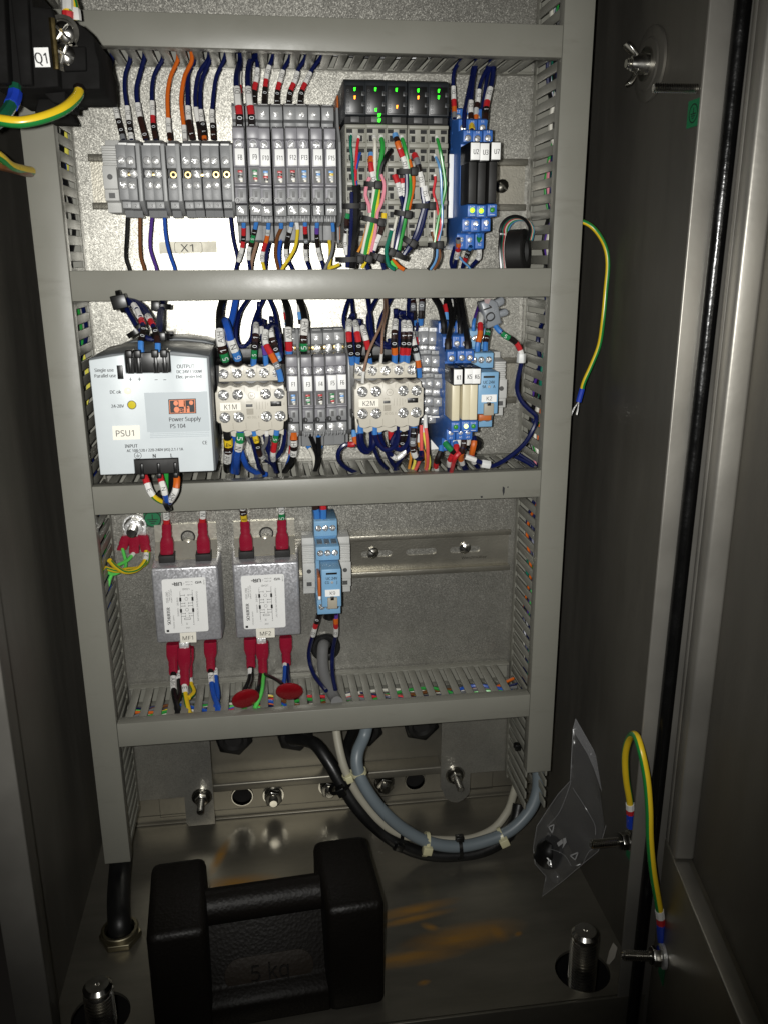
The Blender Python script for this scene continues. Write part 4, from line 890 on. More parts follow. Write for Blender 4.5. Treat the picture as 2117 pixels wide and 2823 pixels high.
# wide relays -----------------------------------------------------------
def wide(nm, xa, xb, zc, label, clip=True, codes=('UC 24V', 'CG', 'J')):
    xc = (xa+xb)/2; hw = (xb-xa)/2
    t = thing('plug_in_relay', label, 'relay', (xc, 0, zc-26))
    P = [(-8, 41), (-38, 42), (-40, 40.6), (-40, 29.4), (-38, 27.8), (-55, 27.6), (-58, 26.8), (-58, 16.6), (-50, 16), (-50, -12.8), (-60, -13.4), (-60, -24.6), (-54, -26), (-8, -26)]
    sk = add('socket', MB().prism([(a, b+zc) for a, b in P], xa, xb, 'x'), 'pale_blue', t, bev=.4)
    for dx in (-5.2, 0, 5.2):
        for z, d in ((35.4, -40), (22.2, -58), (-18.6, -60)):
            add('screw_well', MB().lathe((xc+dx, d-.02, zc+z), (0, -1, 0), [(0, 2.4), (.12, 2.4), (.12, 2.1), (-.6, 2)], 14), 'term_dark', sk, smooth=True); screw((xc+dx, d-.3, zc+z), 2.0, t, 'x', mat='chrome')
        for z, d in ((41.2, -34), (27.7, -48)): boxp('wire_mouth', sk, 'psu_body', xc+dx-1.9, xc+dx+1.9, d-5, d+5, zc+z-.2, zc+z+.35, 0)
    case = boxp('relay_case', t, 'pale_blue', xc-hw+2.6, xb-.6, -76, -49, zc-12.5, zc+16.2, .6)
    boxp('status_slot', case, 'dark_steel', xc-2.6, xc+5.2, -76.15, -75.9, zc+12.2, zc+13.6, 0)
    boxp('lever', t, 'orange_plastic', xa+.4, xa+2.2, -70, -50.5, zc-6.5, zc+8, .3); boxp('lever_tip', t, 'tag', xa+.4, xa+2.2, -69, -50.5, zc-9.4, zc-6.7, .3)
    text(codes[0], (xc+1.2, -76.1, zc+9.4), 3.1, case, 'ink', sx=.85, bold=.12); text(codes[1], (xc-2, -76.1, zc+6.4), 3.1, case, 'ink', sx=.8, bold=.12); text(codes[2], (xc+5, -76.1, zc+6.4), 3.1, case, 'ink', sx=.8, bold=.12)
    add('test_lens', MB().lathe((xc+1.6, -76, zc+6.2), (0, -1, 0), [(0, 1.1), (.4, 1.0), (.8, .5)], 12), 'chrome', case, smooth=True)
    tg = boxp('tag', case, 'tag', xc-3.6, xc+6.9, -76.5, -76.02, zc-4.2, zc+.9, 0); text(nm, (xc+1.7, -76.5, zc-1.6), 4.0, tg, 'ink', lift=.12)
    boxp('retaining_clip', t, 'beige', xc-2, xc+5, -78, -62, zc-13.2, zc-5.0, .4); boxp('clip_catch', t, 'black', xc+.2, xc+2.6, -78.6, -76.1, zc-6.4, zc-4.3, .2)
    return t
wide('K2', Q('g7', 560, 900, -61).x, Q('g7', 892, 900, -61).x, zr2, 'pale blue plug-in relay with white tag K2, beside the relay tagged K6', codes=('UC 24V', '9A', 'A'))
boxp('orange_latch', bpy.data.objects['plug_in_relay'], 'orange_plastic', Q('g8', 745, 405, -70).x, Q('g8', 900, 405, -70).x, -74, -60, zr2-17.5, zr2-13.2, .5)
xb0 = Q('g7', 880, 1100, -40).x
end_bracket('ribbed grey end bracket on the right of relay K2', xb0, xb0+8, zr2, -46)
# ================================================================== ROW 3
end_bracket('ribbed grey end bracket left of relay K9', Q('k9', 22, 650, -32).x, Q('k9', 150, 650, -32).x, zr3, -34)
end_bracket('ribbed grey end bracket right of relay K9', Q('k9', 405, 650, -32).x, Q('k9', 532, 650, -32).x, zr3, -34)
wide('K9', Q('k9', 160, 600, -55).x, Q('k9', 410, 600, -55).x, zr3, 'pale blue plug-in relay with white tag K9 on the bottom rail')
# mains filters
def loft(mb, secs, m=0, n=12):
    """stack of super-ellipse sections (centre, half-width, half-depth) across z"""
    vs = []; k = len(secs)
    for (cx, cy, cz, a, b) in secs:
        for i in range(n):
            t = 2*math.pi*i/n; c, s_ = math.cos(t), math.sin(t)
            vs.append((cx+a*math.copysign(abs(c)**.6, c), cy+b*math.copysign(abs(s_)**.6, s_), cz))
    mb._a(vs, [(j*n+i, j*n+(i+1) % n, (j+1)*n+(i+1) % n, (j+1)*n+i) for j in range(k-1) for i in range(n)]+[tuple(range(n)), tuple(range(k*n-1, (k-1)*n-1, -1))], m)
def boot(label, c, x0, y0, x1, y1, d, s=1.0, flip=False):
    """insulated push-on connector from its wide mouth (x0,y0) to the wire end (x1,y1)"""
    a = Q(c, x0, y0, d); b = Q(c, x1, y1, d); mb = MB()
    prof = [(0, 4.9, 3.4), (.05, 5.2, 3.7), (.38, 5.2, 3.7), (.52, 4.2, 3.4), (.58, 3.5, 3.2), (.68, 3.9, 3.3), (.74, 3.5, 3.0), (.86, 3.8, 3.2), (1, 3.5, 3.0)]
    loft(mb, [(*(a.lerp(b, t)), w*s, q*s) for t, w, q in prof])
    return add('push_on_connector', mb, 'boot', None, label, 'connector', 'red push-on connectors on the filters', smooth=True)
def mains_filter(nm, x0, x1, label):
    zt, zb = zr3+7, zr3-53.2; xc = (x0+x1)/2; d = -30
    t = thing('mains_filter', label, 'mains filter', (xc, 0, zb))
    secs = MB(); vs = []; prof = [(-.6, 1.6), (-26, .9), (-30, 0)]
    body = MB()
    a = [(x0-1.6, -.6, zb-1.6), (x1+1.6, -.6, zb-1.6), (x1+1.6, -.6, zt+1.6), (x0-1.6, -.6, zt+1.6), (x0, d, zb), (x1, d, zb), (x1, d, zt), (x0, d, zt)]
    body._a(a, [(0, 1, 2, 3), (7, 6, 5, 4), (0, 4, 5, 1), (1, 5, 6, 2), (2, 6, 7, 3), (3, 7, 4, 0)]); add('can', body, 'filter_metal', t, bev=1.6, seg=3)
    add('top_flange', MB().sheet([(x0+1, zt-2), (x1-1, zt-2), (x1-1, zt+25), (x0+1, zt+25)], [circ(xc+1.5, zt+14.5, 4.6, 20)], 'y', -1.8, 1.2), 'filter_tin', t)
    add('top_cover', MB().prism([(-2, zt+12), (-3, zt+12), (-13, zt+1), (-29, zt-.5), (-2, zt-.5)], x0+1.2, x1-1.2, 'x'), 'filter_tin', t, bev=.8)
    add('hole_dark_ring', MB().lathe((xc+1.5, -1.7, zt+14.5), (0, -1, 0), [(0, 5.6), (1.2, 5.4), (1.2, 4.5), (0, 4.5)], 24, cap=False), 'black_matte', t, smooth=True)  # black ring painted in for the dark gap round the screw
    return t, xc, zt, zb
def sticker(t, corners, tx, nmc, nm):
    P = [Q('mf', *q, -30.1) for q in corners]; mb = MB()
    # rounded corners
    out = []; k = len(P)
    for i in range(4):
        p, a, b = P[i], P[i-1], P[(i+1) % 4]
        va, vb = (a-p).normalized()*1.6, (b-p).normalized()*1.6
        for q in (0, .5, 1): out.append(p+va*(1-q)**2+vb*q**2)
    st = add('rating_label', mb.quad(out, .2), 'tag', t)
    O, U_, V_ = P[0]+Vector((0, -.28, 0)), (P[1]-P[0]), (P[3]-P[0])
    def at(u, v): return O+U_*u+V_*v
    ur, vr = U_.normalized(), V_.normalized()
    def tt(s, u, v, size, rot, sx=.9, bold=0, mat='ink'):
        right, up = {0: (ur, -vr), 90: (-vr, -ur), 180: (-ur, vr)}[rot]; text(s, at(u, v), size, st, mat, right, up, sx=sx, bold=bold)
    tt('SCHURTER', .11, .68, 3.5, 90, .86, .3); tt('5500.2080', .1, .33, 2.4, 90, .85); tt('FMW2-65-6/0.5', .155, .3, 1.5, 90); tt('6A@40°C 25/100/21', .2, .3, 1.45, 90); tt('125/250VAC 50/60Hz', .22, .8, 1.4, 90)
    tt('UR', .38, .1, 4.4, 180, 1.1, .5); tt('c', .5, .1, 2.2, 180); tt('us', .27, .1, 2.2, 180, 1, .3); tt('EN 133200', .62, .07, 1.3, 180); tt('IEC 60939', .62, .12, 1.3, 180); tt('V/D', .84, .09, 3.0, 180, 1, .4); tt('0801/32', .96, .09, 1.3, 90)
    tt('LOAD', .54, .2, 2.2, 180, 1.0); tt('2x0.8mH', .33, .42, 1.9, 90); tt('2x0.8mH', .33, .62, 1.9, 90); tt('2x0.1µF(X2) 2x1.5nF(Y2) 2x1nF(Y2)', .78, .53, 1.75, 90, .95); tt('LINE', .54, .92, 1.8, 180); tt('L', .4, .23, 1.6, 90); tt('N', .68, .23, 1.6, 90); tt('L', .4, .86, 1.6, 90); tt('N', .68, .86, 1.6, 90); tt('PE', .52, .84, 1.9, 90)
    mb = MB()
    def ln(u0, v0, u1, v1, w=.13):
        a, b = at(u0, v0), at(u1, v1); t_ = (b-a).normalized(); n_ = Vector((-t_.z, 0, t_.x))*w; mb.quad([a+n_, b+n_, b-n_, a-n_], .04)
    for u in (.4, .68): ln(u, .25, u, .84)
    for v in (.31, .46, .51, .65, .7): ln(.4, v, .5, v); ln(.58, v, .68, v); ln(.5, v-.015, .5, v+.015); ln(.58, v-.015, .58, v+.015)
    for u in (.4, .68):
        for v in (.35, .56): ln(u, v, u, v+.07, .75)
    for v in (.38, .58):
        for k_ in range(12):
            a0 = k_*math.pi/6; a1 = a0+math.pi/6; ln(.54+.035*math.cos(a0), v+.028*math.sin(a0), .54+.035*math.cos(a1), v+.028*math.sin(a1), .1)
    ln(.47, .735, .61, .735); ln(.47, .765, .61, .765); ln(.47, .735, .47, .765); ln(.61, .735, .61, .765); ln(.04, .955, .1, .955, .9)
    add('circuit_diagram', mb, 'ink', st)
    sk = add('name_sticker', MB().quad([Q('mf', *q, -30.25) for q in nmc], .22), 'cream_tag', t)
    cx = sum(q[0] for q in nmc)/4; cy = sum(q[1] for q in nmc)/4; text(nm, Q('mf', cx, cy+3, -30.5), 5.0, sk, 'ink', ur, -vr, lift=.15)
f1, xc, zt, zb = mains_filter('MF1', -91.0, -42.4, 'die-cast metal mains filter box with sticker MF1, nearest the left upright duct')
sticker(f1, [(156, 166), (576, 140), (608, 655), (192, 680)], 0, [(332, 675), (487, 665), (492, 763), (340, 768)], 'MF1')
f2, xc2, _, _ = mains_filter('MF2', -31.4, 17.6, 'die-cast metal mains filter box with sticker MF2, beside relay K9')
sticker(f2, [(913, 132), (1325, 110), (1342, 618), (945, 640)], 0, [(1058, 635), (1236, 628), (1238, 715), (1063, 724)], 'MF2')
rail_screw('slotted screw in the round hole of filter MF1', 'r1', 682, 285, -2.6, 'filter_tin', 3.9); rail_screw('slotted screw in the round hole of filter MF2', 'r1', 1185, 262, -2.6, 'filter_tin', 3.9)
for f, lst in ((f1, ((548, 360), (788, 350))), (f2, ((1066, 333), (1300, 325)))):
    for px, py in lst:
        p = Q('r1', px, py, -14); add('tab_insulator', MB().box(p.x-5.9, p.x+5.9, -20, -7.5, p.z-4, p.z+1.8), 'black_matte', f, bev=.4)
boot('red push-on connector on the upper left terminal of filter MF1', 'r1', 548, 345, 545, 150, -14); boot('red push-on connector on the upper right terminal of filter MF1', 'r1', 788, 335, 778, 140, -14)
boot('red push-on connector on the upper left terminal of filter MF2', 'r1', 1066, 318, 1055, 132, -14); boot('red push-on connector on the upper right terminal of filter MF2', 'r1', 1300, 310, 1296, 122, -14)
boot('red push-on connector under the left side of filter MF1', 'r1', 585, 935, 590, 1130, -15); boot('red push-on connector under the middle of filter MF1, on the bright tab', 'r1', 660, 955, 665, 1205, -24)
boot('red push-on connector under the middle of filter MF1, half hidden behind another', 'r1', 690, 960, 692, 1150, -15, .8); boot('red push-on connector under the right side of filter MF1', 'r1', 830, 920, 835, 1110, -15)
boot('red push-on connector under the left side of filter MF2', 'r1', 1090, 900, 1097, 1088, -15); boot('red push-on connector under the middle of filter MF2, on the bright tab', 'r1', 1168, 925, 1175, 1125, -24); boot('red push-on connector under the right side of filter MF2', 'r1', 1322, 890, 1328, 1072, -15)
for f, px, py in ((f1, 660, 945), (f2, 1165, 915)):
    p = Q('r1', px, py, -24); add('blade_tab', MB().box(p.x-3.6, p.x+3.6, -26.5, -12, p.z-3, p.z+3), 'chrome', f, bev=.4)
def disc(label, px, py, ang, rx):
    p = Q('r1', px, py, -58); mb = MB(); N = 24; u = Vector((math.cos(ang), 0, math.sin(ang))); v = Vector((-math.sin(ang)*.9, -.42, math.cos(ang)*.9)).normalized(); w = u.cross(v)
    vs = []; rings = [(-1, .02), (-.93, .6), (-.7, .88), (-.25, .99), (.25, .99), (.7, .88), (.93, .6), (1, .02)]
    for h, q in rings:
        for i in range(N): a = 2*math.pi*i/N; vs.append(p+u*math.cos(a)*rx*q+v*math.sin(a)*rx*.93*q+w*h*2.3)
    mb._a(vs, [(j*N+i, j*N+(i+1) % N, (j+1)*N+(i+1) % N, (j+1)*N+i) for j in range(7) for i in range(N)])
    return add('varistor_disc', mb, 'disc_red', None, label, 'varistor', 'red varistor discs', smooth=True)
disc('dark red coated disc lying on the lowest duct, below the left end of filter MF2', 1060, 1295, .42, 10.6); disc('dark red coated disc lying on the lowest duct, left of the grey cable', 1347, 1248, -.1, 10.4)
# earth stud, sticker
es = Q('r1', 335, 165, -2); st = thing('earth_stud', 'threaded earthing stud with nut and washers, above the red ring lugs', 'stud', es)
for h, r_, m in ((1.2, 8.8, 'chrome'), (2.4, 7.6, 'steel')): add('washer', MB().lathe(es+Vector((0, .8-h+1, 0)), (0, -1, 0), [(0, r_), (1.1, r_), (1.1, 3)], 22), m, st, smooth=True)
add('nut', MB().hexa(es+Vector((0, -1.2, 0)), (0, -1, 0), 7.0, 5), 'chrome', st, bev=.4)
def thread(name, parent, a, t, L, r, mat='steel', pitch=1.1, n=16):
    prof = [(0, r*.78)]; h = 0
    while h < L-pitch: prof += [(h+pitch*.25, r), (h+pitch*.5, r), (h+pitch*.8, r*.78), (h+pitch, r*.78)]; h += pitch
    prof += [(L, r*.75), (L+.01, .1)]
    return add(name, MB().lathe(a, t, prof, n), mat, parent, smooth=True)
thread('threaded_rod', st, es+Vector((0, -6, 0)), (0, -1, -.05), 12, 3.9)
def lug(label, x0, y0, x1, y1, d):
    a = Q('r1', x0, y0, d); b = Q('r1', x1, y1, d); t = (b-a).normalized()
    L_ = thing('ring_lug', label, 'cable lug', b, 'red ring lugs on the earth stud')
    mb = MB(); loft(mb, [(*a.lerp(b, q), w, 2.8) for q, w in ((0, 3.6), (.1, 4.4), (.5, 4.3), (.6, 3.7), (.75, 4.1), (1, 3.8))]); add('sleeve', mb, 'boot', L_, smooth=True)
    add('ring', MB().quad([a-t*7+Vector((4, 0, 0)), a-t*7+Vector((-4, 0, 0)), a+Vector((-2.6, 0, 0)), a+Vector((2.6, 0, 0))], 1.0), 'chrome', L_, bev=.3)
lug('red ring lug hanging to the left under the earth stud', 288, 225, 252, 318, -4); lug('red ring lug hanging straight down under the earth stud', 335, 232, 333, 340, -5); lug('red ring lug hanging to the right under the earth stud', 388, 222, 412, 330, -4)
gs = add('earth_sticker', MB().quad([Q('r1', *q, -.1) for q in ((392, 78), (505, 68), (508, 165), (402, 172))], .25), 'green_sticker', None, 'green square earth sticker on the plate beside the earth stud', 'sticker')
earth_sym(gs, Q('r1', 452, 122, -.45), Vector((1, 0, 0)), Vector((0, 0, 1)), 6.6)
# cable grommet
gp_ = Vector((gx.x, 0, gx.z)); add('cable_grommet', MB().lathe(gp_, (0, -1, 0), [(-3, 7.6), (.2, 7.6), (.2, 12.3), (2.2, 12.3), (3.8, 10.8), (4.2, 8), (3.6, 6.4), (-3, 5.8)], 30), 'black_rubber', None, 'black rubber grommet round the grey cable, under relay K9', 'grommet', smooth=True)
# ================================================================== BOTTOM OF THE CABINET
# gland nuts on the back wall
for lbl, c, x, y in (('black plastic gland nut on the back wall beside the left plate leg', 'h3', 810, 250), ('black plastic gland nut with the black cable, behind the lowest duct', 'h3', 1370, 215), ('black plastic gland nut behind the blue-grey cable', 'h4', 395, 135), ('black plastic gland nut on the back wall beside the right plate leg', 'h4', 790, 92)):
    p = Q(c, x, y, 24); t = thing('gland_nut', lbl, 'gland nut', p, 'gland nuts on the back wall')
    add('nut', MB().hexa(p+Vector((0, 7, 0)), (0, -1, 0), 17, 9, rot=0), 'black', t, bev=1.0)
    add('dome', MB().lathe(p+Vector((0, -1.5, 0)), (0, -1, 0), [(0, 13), (3, 12), (4, 9), (1, 7)], 24), 'black_matte', t, smooth=True)
def bolt(label, c, x, y, d, rw, rn, rs, L, parent_y):
    p = Q(c, x, y, d); t = thing('bolt', label, 'bolt', p)
    p = Vector((p.x, parent_y, p.z))
    add('washer', MB().lathe(p, (0, -1, 0), [(0, rw), (1.2, rw), (1.2, rn*.6)], 24), 'steel', t, smooth=True); add('washer', MB().lathe(p+Vector((0, -1.3, 0)), (0, -1, 0), [(0, rw*.82), (1.3, rw*.82), (1.3, rn*.6)], 24), 'dark_steel', t, smooth=True)
    add('nut', MB().hexa(p+Vector((0, -2.6, 0)), (0, -1, 0), rn, 5.5), 'steel', t, bev=.5)
    thread('threaded_end', t, p+Vector((0, -8, 0)), (0, -1, 0), L, rs)
    return t
bolt('bolt with washers on the back wall, beside the left round hole', 'h3', 1175, 810, 24, 9.4, 8.2, 4.4, 6, 30.8); bolt('bolt with washers on the back wall, behind the black cable tie', 'h4', 148, 560, 24, 9.4, 8.2, 4.4, 6, 30.8); bolt('bolt with washers on the back wall, beside the right round hole', 'h4', 540, 530, 24, 9.4, 8.2, 4.4, 6, 30.8)
bolt('long bolt fixing the left leg of the mounting plate', 'h3', 520, 800, -3, 8.6, 5.6, 3.0, 15, -.2); bolt('long bolt fixing the right leg of the mounting plate', 'h4', 1035, 462, -3, 8.6, 5.6, 3.0, 15, -.2)
# thick cables
def cable(label, pts, mat, r, n=12): return wire(label, 'h4', pts, mat, r, cat='cable', name='cable', n=n)
cable('thick blue-grey cable looping down from the lowest duct into the right upright duct', [(430, 20, -30), (400, 170, -34), (350, 290, -44), (348, 400, -50), (400, 540, -55), (520, 700, -58), (680, 840, -58), (860, 930, -58), (1060, 955, -57), (1260, 915, -55), (1430, 835, -52), (1560, 700, -48), (1610, 560, -42), (1612, 420, -38), (1610, 250, -36)], 'cable_bluegrey', 5.0, 14)
cable('light grey cable beside the thick blue-grey cable, passing under the plate', [(190, 60, -30), (205, 200, -36), (250, 380, -44), (310, 520, -46), (400, 660, -48), (500, 770, -50), (620, 860, -50), (780, 900, -49), (980, 915, -46), (1150, 895, -42), (1300, 830, -36), (1400, 710, -28), (1440, 600, -16), (1460, 520, -8)], 'cable_lightgrey', 3.4)
cable('black cable running from the gland nut down under the blue-grey cable', [('h3', 1330, 250, 8), ('h3', 1480, 270, -8), ('h4', 60, 250, -22), (160, 380, -34), (250, 540, -42), (370, 710, -48), (500, 840, -50), (640, 940, -52), (800, 1000, -52), (1000, 1020, -52), (1200, 1000, -50), (1380, 900, -44), (1450, 780, -36), (1480, 660, -30)], 'black_rubber', 5.4)
cable('short black cable dropping from the lowest duct behind the blue-grey cable', [(330, 110, 6), (280, 230, -10), (270, 300, -20), (310, 390, -30), (345, 480, -38)], 'black_rubber', 4.4)
cable('grey cable coming out of the grommet under relay K9 into the lowest duct', [('k9', 262, 1500, 4), ('k9', 240, 1520, -8), ('k9', 228, 1640, -16), ('k9', 240, 1780, -24), ('k9', 290, 1940, -36), ('k9', 370, 2080, -50), ('k9', 385, 2120, -56)], 'cable_grey', 4.6)
cable('thick black cable rising from the floor gland into the left upright duct', [('r3', 790, 1640, QZ('r3', 790, 1640, ZFL-10).y), ('r3', 782, 1560, gL.y-2), ('r3', 775, 1400, -86), ('r3', 780, 1250, -62), ('r3', 790, 1120, -46), ('r3', 780, 1000, -40)], 'black_rubber', 8.6, 16)
# ties on the loop
tie('ivory nylon tie at the top of the blue-grey cable loop', 'h4', 355, 435, -50, 5.5, 5.5, (.3, 0, -1), (1, 0), 'nylon', .9)
tie('ivory nylon tie round the light grey cable', 'h4', 285, 455, -45, 4.4, 4.4, (.35, 0, -1), (0, 1), 'nylon', 2.8)
tie('ivory nylon tie at the lowest left of the cable loop', 'h4', 825, 940, -56, 10, 7, (1, 0, -.2), (0, 1), 'nylon', 3.4)
tie('ivory nylon tie near the right end of the cable loop', 'h4', 1360, 885, -52, 7, 7, (1, 0, .45), (0, 1), 'nylon', 3.4)
tie('black tie with square head across the grey and black cables', 'h4', 225, 530, -46, 9, 7, (.5, 0, -1), (0, 1), 'black', 3.4)
tie('black tie on the black cable at the left bend', 'h4', 630, 920, -52, 7, 7, (1, 0, -.5), (0, 1), 'black', 3.0)
tie('black tie under the middle of the cable loop', 'h4', 1060, 965, -55, 9, 8, (1, 0, 0), (-1, 0), 'black', 3.0)
tie('black tie caught between the fingers of the right upright duct', 'h4', 1465, 245, -45, 2, 2, (0, 0, 1), (0, 1), 'black', 2.4)
# brass floor gland
gl = thing('floor_gland', 'brass cable gland on the floor round the thick black cable', 'gland', gL)
gb = Vector((gL.x, gL.y, ZFL)); add('hex', MB().hexa(gb, (0, 0, 1), 15.5, 5, rot=.3), 'gland_metal', gl, bev=.8); add('collar', MB().lathe(gb+Vector((0, 0, 5)), (0, 0, 1), [(0, 13.4), (4, 13.4), (4.6, 12.8), (4.6, 11), (0, 10.6)], 28), 'gland_metal', gl, smooth=True)
# levelling studs
def stud(label, h, c, tx, ty):
    top_ = Q(c, tx, ty, h.y); t = thing('levelling_stud', label, 'stud', Vector((h.x, h.y, ZFL)))
    b = Vector((h.x, h.y, ZFL-40)); L_ = top_.z-b.z
    prof = [(0, 8.4)]; z = 0
    while z < L_-6: prof += [(z+.7, 9.8), (z+1.1, 9.8), (z+1.9, 7.8), (z+2.5, 7.8)]; z += 2.5
    prof += [(L_-3.4, 9.5), (L_-2.2, 9.5), (L_, 7.4), (L_+.01, 1.4), (L_-1.2, .8)]
    add('threaded_rod', MB().lathe(b, (0, 0, 1), prof, 28), 'steel', t, smooth=True)
    return t
stud('fat threaded steel stud standing in the floor hole beside the open door', hR, 'r5', 590, 1548); stud('fat threaded steel stud standing in the floor hole left of the black weight', hL, 'r3', 640, 1930)
# ---- the 5 kg weight
fr = Vector((-87.4, -199.6)); ang = math.atan2(10.3, 149.3); WX = Vector((math.cos(ang), math.sin(ang), 0)); WY = Vector((-math.sin(ang), math.cos(ang), 0)); W0 = Vector((-88.2, -199.4, ZFL))
wt = thing('iron_weight', 'black cast iron 5 kg test weight with a round bar handle, on the cabinet floor', 'weight', W0+WX*75+WY*36)
def wp(a, b, c): return W0+WX*a+WY*b+Vector((0, 0, c))
def wprism(prof, a0, a1, bev, name, seg=3):
    n = len(prof); mb = MB(); mb._a([wp(a0, y, z) for y, z in prof]+[wp(a1, y, z) for y, z in prof], [tuple(range(n)), tuple(range(2*n-1, n-1, -1))]+[(i, (i+1) % n, n+(i+1) % n, n+i) for i in range(n)])
    return add(name, mb, 'iron', wt, bev=bev, seg=seg)
end = [(0, .3), (71, .3), (71, 84.4), (0, 84.4)]
wprism(end, 0, 37, 5.5, 'end_block'); wprism(end, 111.5, 150, 5.5, 'end_block')
mid = wprism([(3, .3), (70, .3), (70, 56), (60, 64), (31, 64), (14, 24), (6, 21.5), (2.4, 18)], 34, 114, 2.2, 'middle_block')
hp = [wp(a, 36, 70) for a in (30, 60, 90, 120)]; add('handle', MB().tube(hp, 11.5, 24), 'iron', wt, smooth=True)
sl = (WY*17+Vector((0, 0, 40))).normalized(); nrm = WX.cross(sl)
cen = QP('n', 743, 2675, wp(75, 14, 24), nrm)
ov = MB(); pts = []
for (q, a0) in ((19, -90), (-19, 90)):
    for k in range(9): a = math.radians(a0+k*22.5); pts.append(cen+WX*(q+10.5*math.cos(a))+sl*(10.5*math.sin(a)))
ov.quad(pts, .7, n=nrm); bo = add('number_boss', ov, 'iron_dusty', mid, bev=.3)
txm = MB(); vs, fs = textmesh('5 kg'); k = len(vs)
for l in (.7, 1.5): pass
mbt = MB(); text('5 kg', cen+WX*.5, 15.5, mid, 'iron', WX, sl, sx=.95, lift=.6, mb=mbt); text('5 kg', cen+WX*.5, 15.5, mid, 'iron', WX, sl, sx=.95, lift=1.7, mb=mbt)
vs, fs = textmesh('5 kg'); nv = len(vs); ec = {}
for f in fs:
    for i in range(len(f)): e = (f[i], f[(i+1) % len(f)]); ec[tuple(sorted(e))] = ec.get(tuple(sorted(e)), 0)+1
mbt.f += [[a, b, b+nv, a+nv] for (a, b), q in ec.items() if q == 1]; mbt.m += [0]*(len(mbt.f)-len(mbt.m))
add('raised_lettering', mbt, 'iron', bo)
# ---- earth bonding strap, studs on wall and door
def side_stud(label, base, L_, r=3.2, nut=True):
    t = thing('earth_stud', label, 'stud', base)
    thread('threaded_rod', t, base, (-1, 0, 0), L_, r, pitch=1.3)
    if nut:
        add('washer', MB().lathe(base+Vector((-1, 0, 0)), (-1, 0, 0), [(0, 7.2), (1.4, 7.2), (1.4, 3)], 20), 'steel', t, smooth=True); add('nut', MB().hexa(base+Vector((-2.6, 0, 0)), (-1, 0, 0), 6.2, 5.2), 'steel', t, bev=.4); add('washer', MB().lathe(base+Vector((-8, 0, 0)), (-1, 0, 0), [(0, 5.6), (1.0, 5.6), (1.0, 3)], 20), 'dark_steel', t, smooth=True)
    return t
b1 = QX('r5', 845, 1012, 237.9); b1 = Vector((237.9, b1.y, b1.z)); side_stud('stud with nut on the right wall, holding the upper end of the earth strap', b1, 30)
# on the door rim
dn = nn; dpl = A+dn*-.4
b2 = QP('r5', 1045, 1705, dpl, dn); t2 = thing('earth_stud', 'stud with nut on the open door, holding the lower end of the earth strap', 'stud', b2)
thread('threaded_rod', t2, b2, dn, 27, 3.2, pitch=1.3); add('nut', MB().hexa(b2+dn*2.6, dn, 6.2, 5.4), 'steel', t2, bev=.4); add('washer', MB().lathe(b2+dn*.3, dn, [(0, 7.4), (2, 7.4), (2, 3)], 20), 'chrome', t2, smooth=True); add('lock_washer', MB().lathe(b2+dn*8.2, dn, [(0, 5), (1.2, 5), (1.2, 3)], 20), 'dark_steel', t2, smooth=True)
def lugs(parent, p, q):
    add('lug', MB().tube([p, p.lerp(q, .5), q], lambda t: 3.6 if t < .4 else 3.0, 10), 'sleeve_blueboot', parent, smooth=True)
pm('sleeve_blueboot', '#1d3ba8', .35); SL['blueboot'] = '#1d3ba8'
y1 = b1.y
wire('yellow-green earth strap arching from the wall stud to the open door', 'r5', [(838, 930, -170), (838, 860, -172), (832, 770, -174), (812, 640, -178), (808, 500, -184), (835, 400, -194), (868, 388, -206), (905, 480, -216), (935, 640, -222), (952, 820, -226), (955, 1000, -228), (975, 1200, -230), (1005, 1380, -230), (1018, 1470, -230), (1026, 1560, -230), (1030, 1630, -230)], 'earth', 2.4, 'blueboot13,red4,white5', cat='cable', name='earth_strap', emarks='gap2,blueboot14,red5,white6')
add('ring_tongue', MB().cyl(b1+Vector((-1.2, 0, 0)), b1+Vector((-2.4, 0, 3)), 5.6, n=16), 'chrome', bpy.data.objects['earth_strap'])
# dangling earth lead with fork
wire('loose yellow-green earth lead hanging free beside the right upright duct', 'c6', [(150, 140, -50), (265, 150, -56), (350, 205, -60), (410, 310, -60), (432, 430, -60), (420, 620, -60), (398, 820, -60), (372, 980, -58), (320, 1120, -56), (272, 1230, -54), (255, 1290, -53), (232, 1370, -52)], 'earth', 1.8, cat='wire', name='earth_lead', emarks='gap0.1,blueboot10')
fk = Q('c6', 230, 1372, -52); fe = Q('c6', 200, 1450, -52); dv = (fe-fk).normalized(); sv = Vector((dv.z, 0, -dv.x)); mb = MB()
for sg in (-1, 1): mb.quad([fk+sv*sg*.4, fk+sv*sg*2.0+dv*5, fk+sv*sg*2.6+dv*9+dv*(3 if sg > 0 else 0), fk+sv*sg*1.5+dv*9+dv*(3 if sg > 0 else 0), fk+sv*sg*1.0+dv*5, fk], .7)
add('fork', mb, 'chrome', bpy.data.objects['earth_lead'])
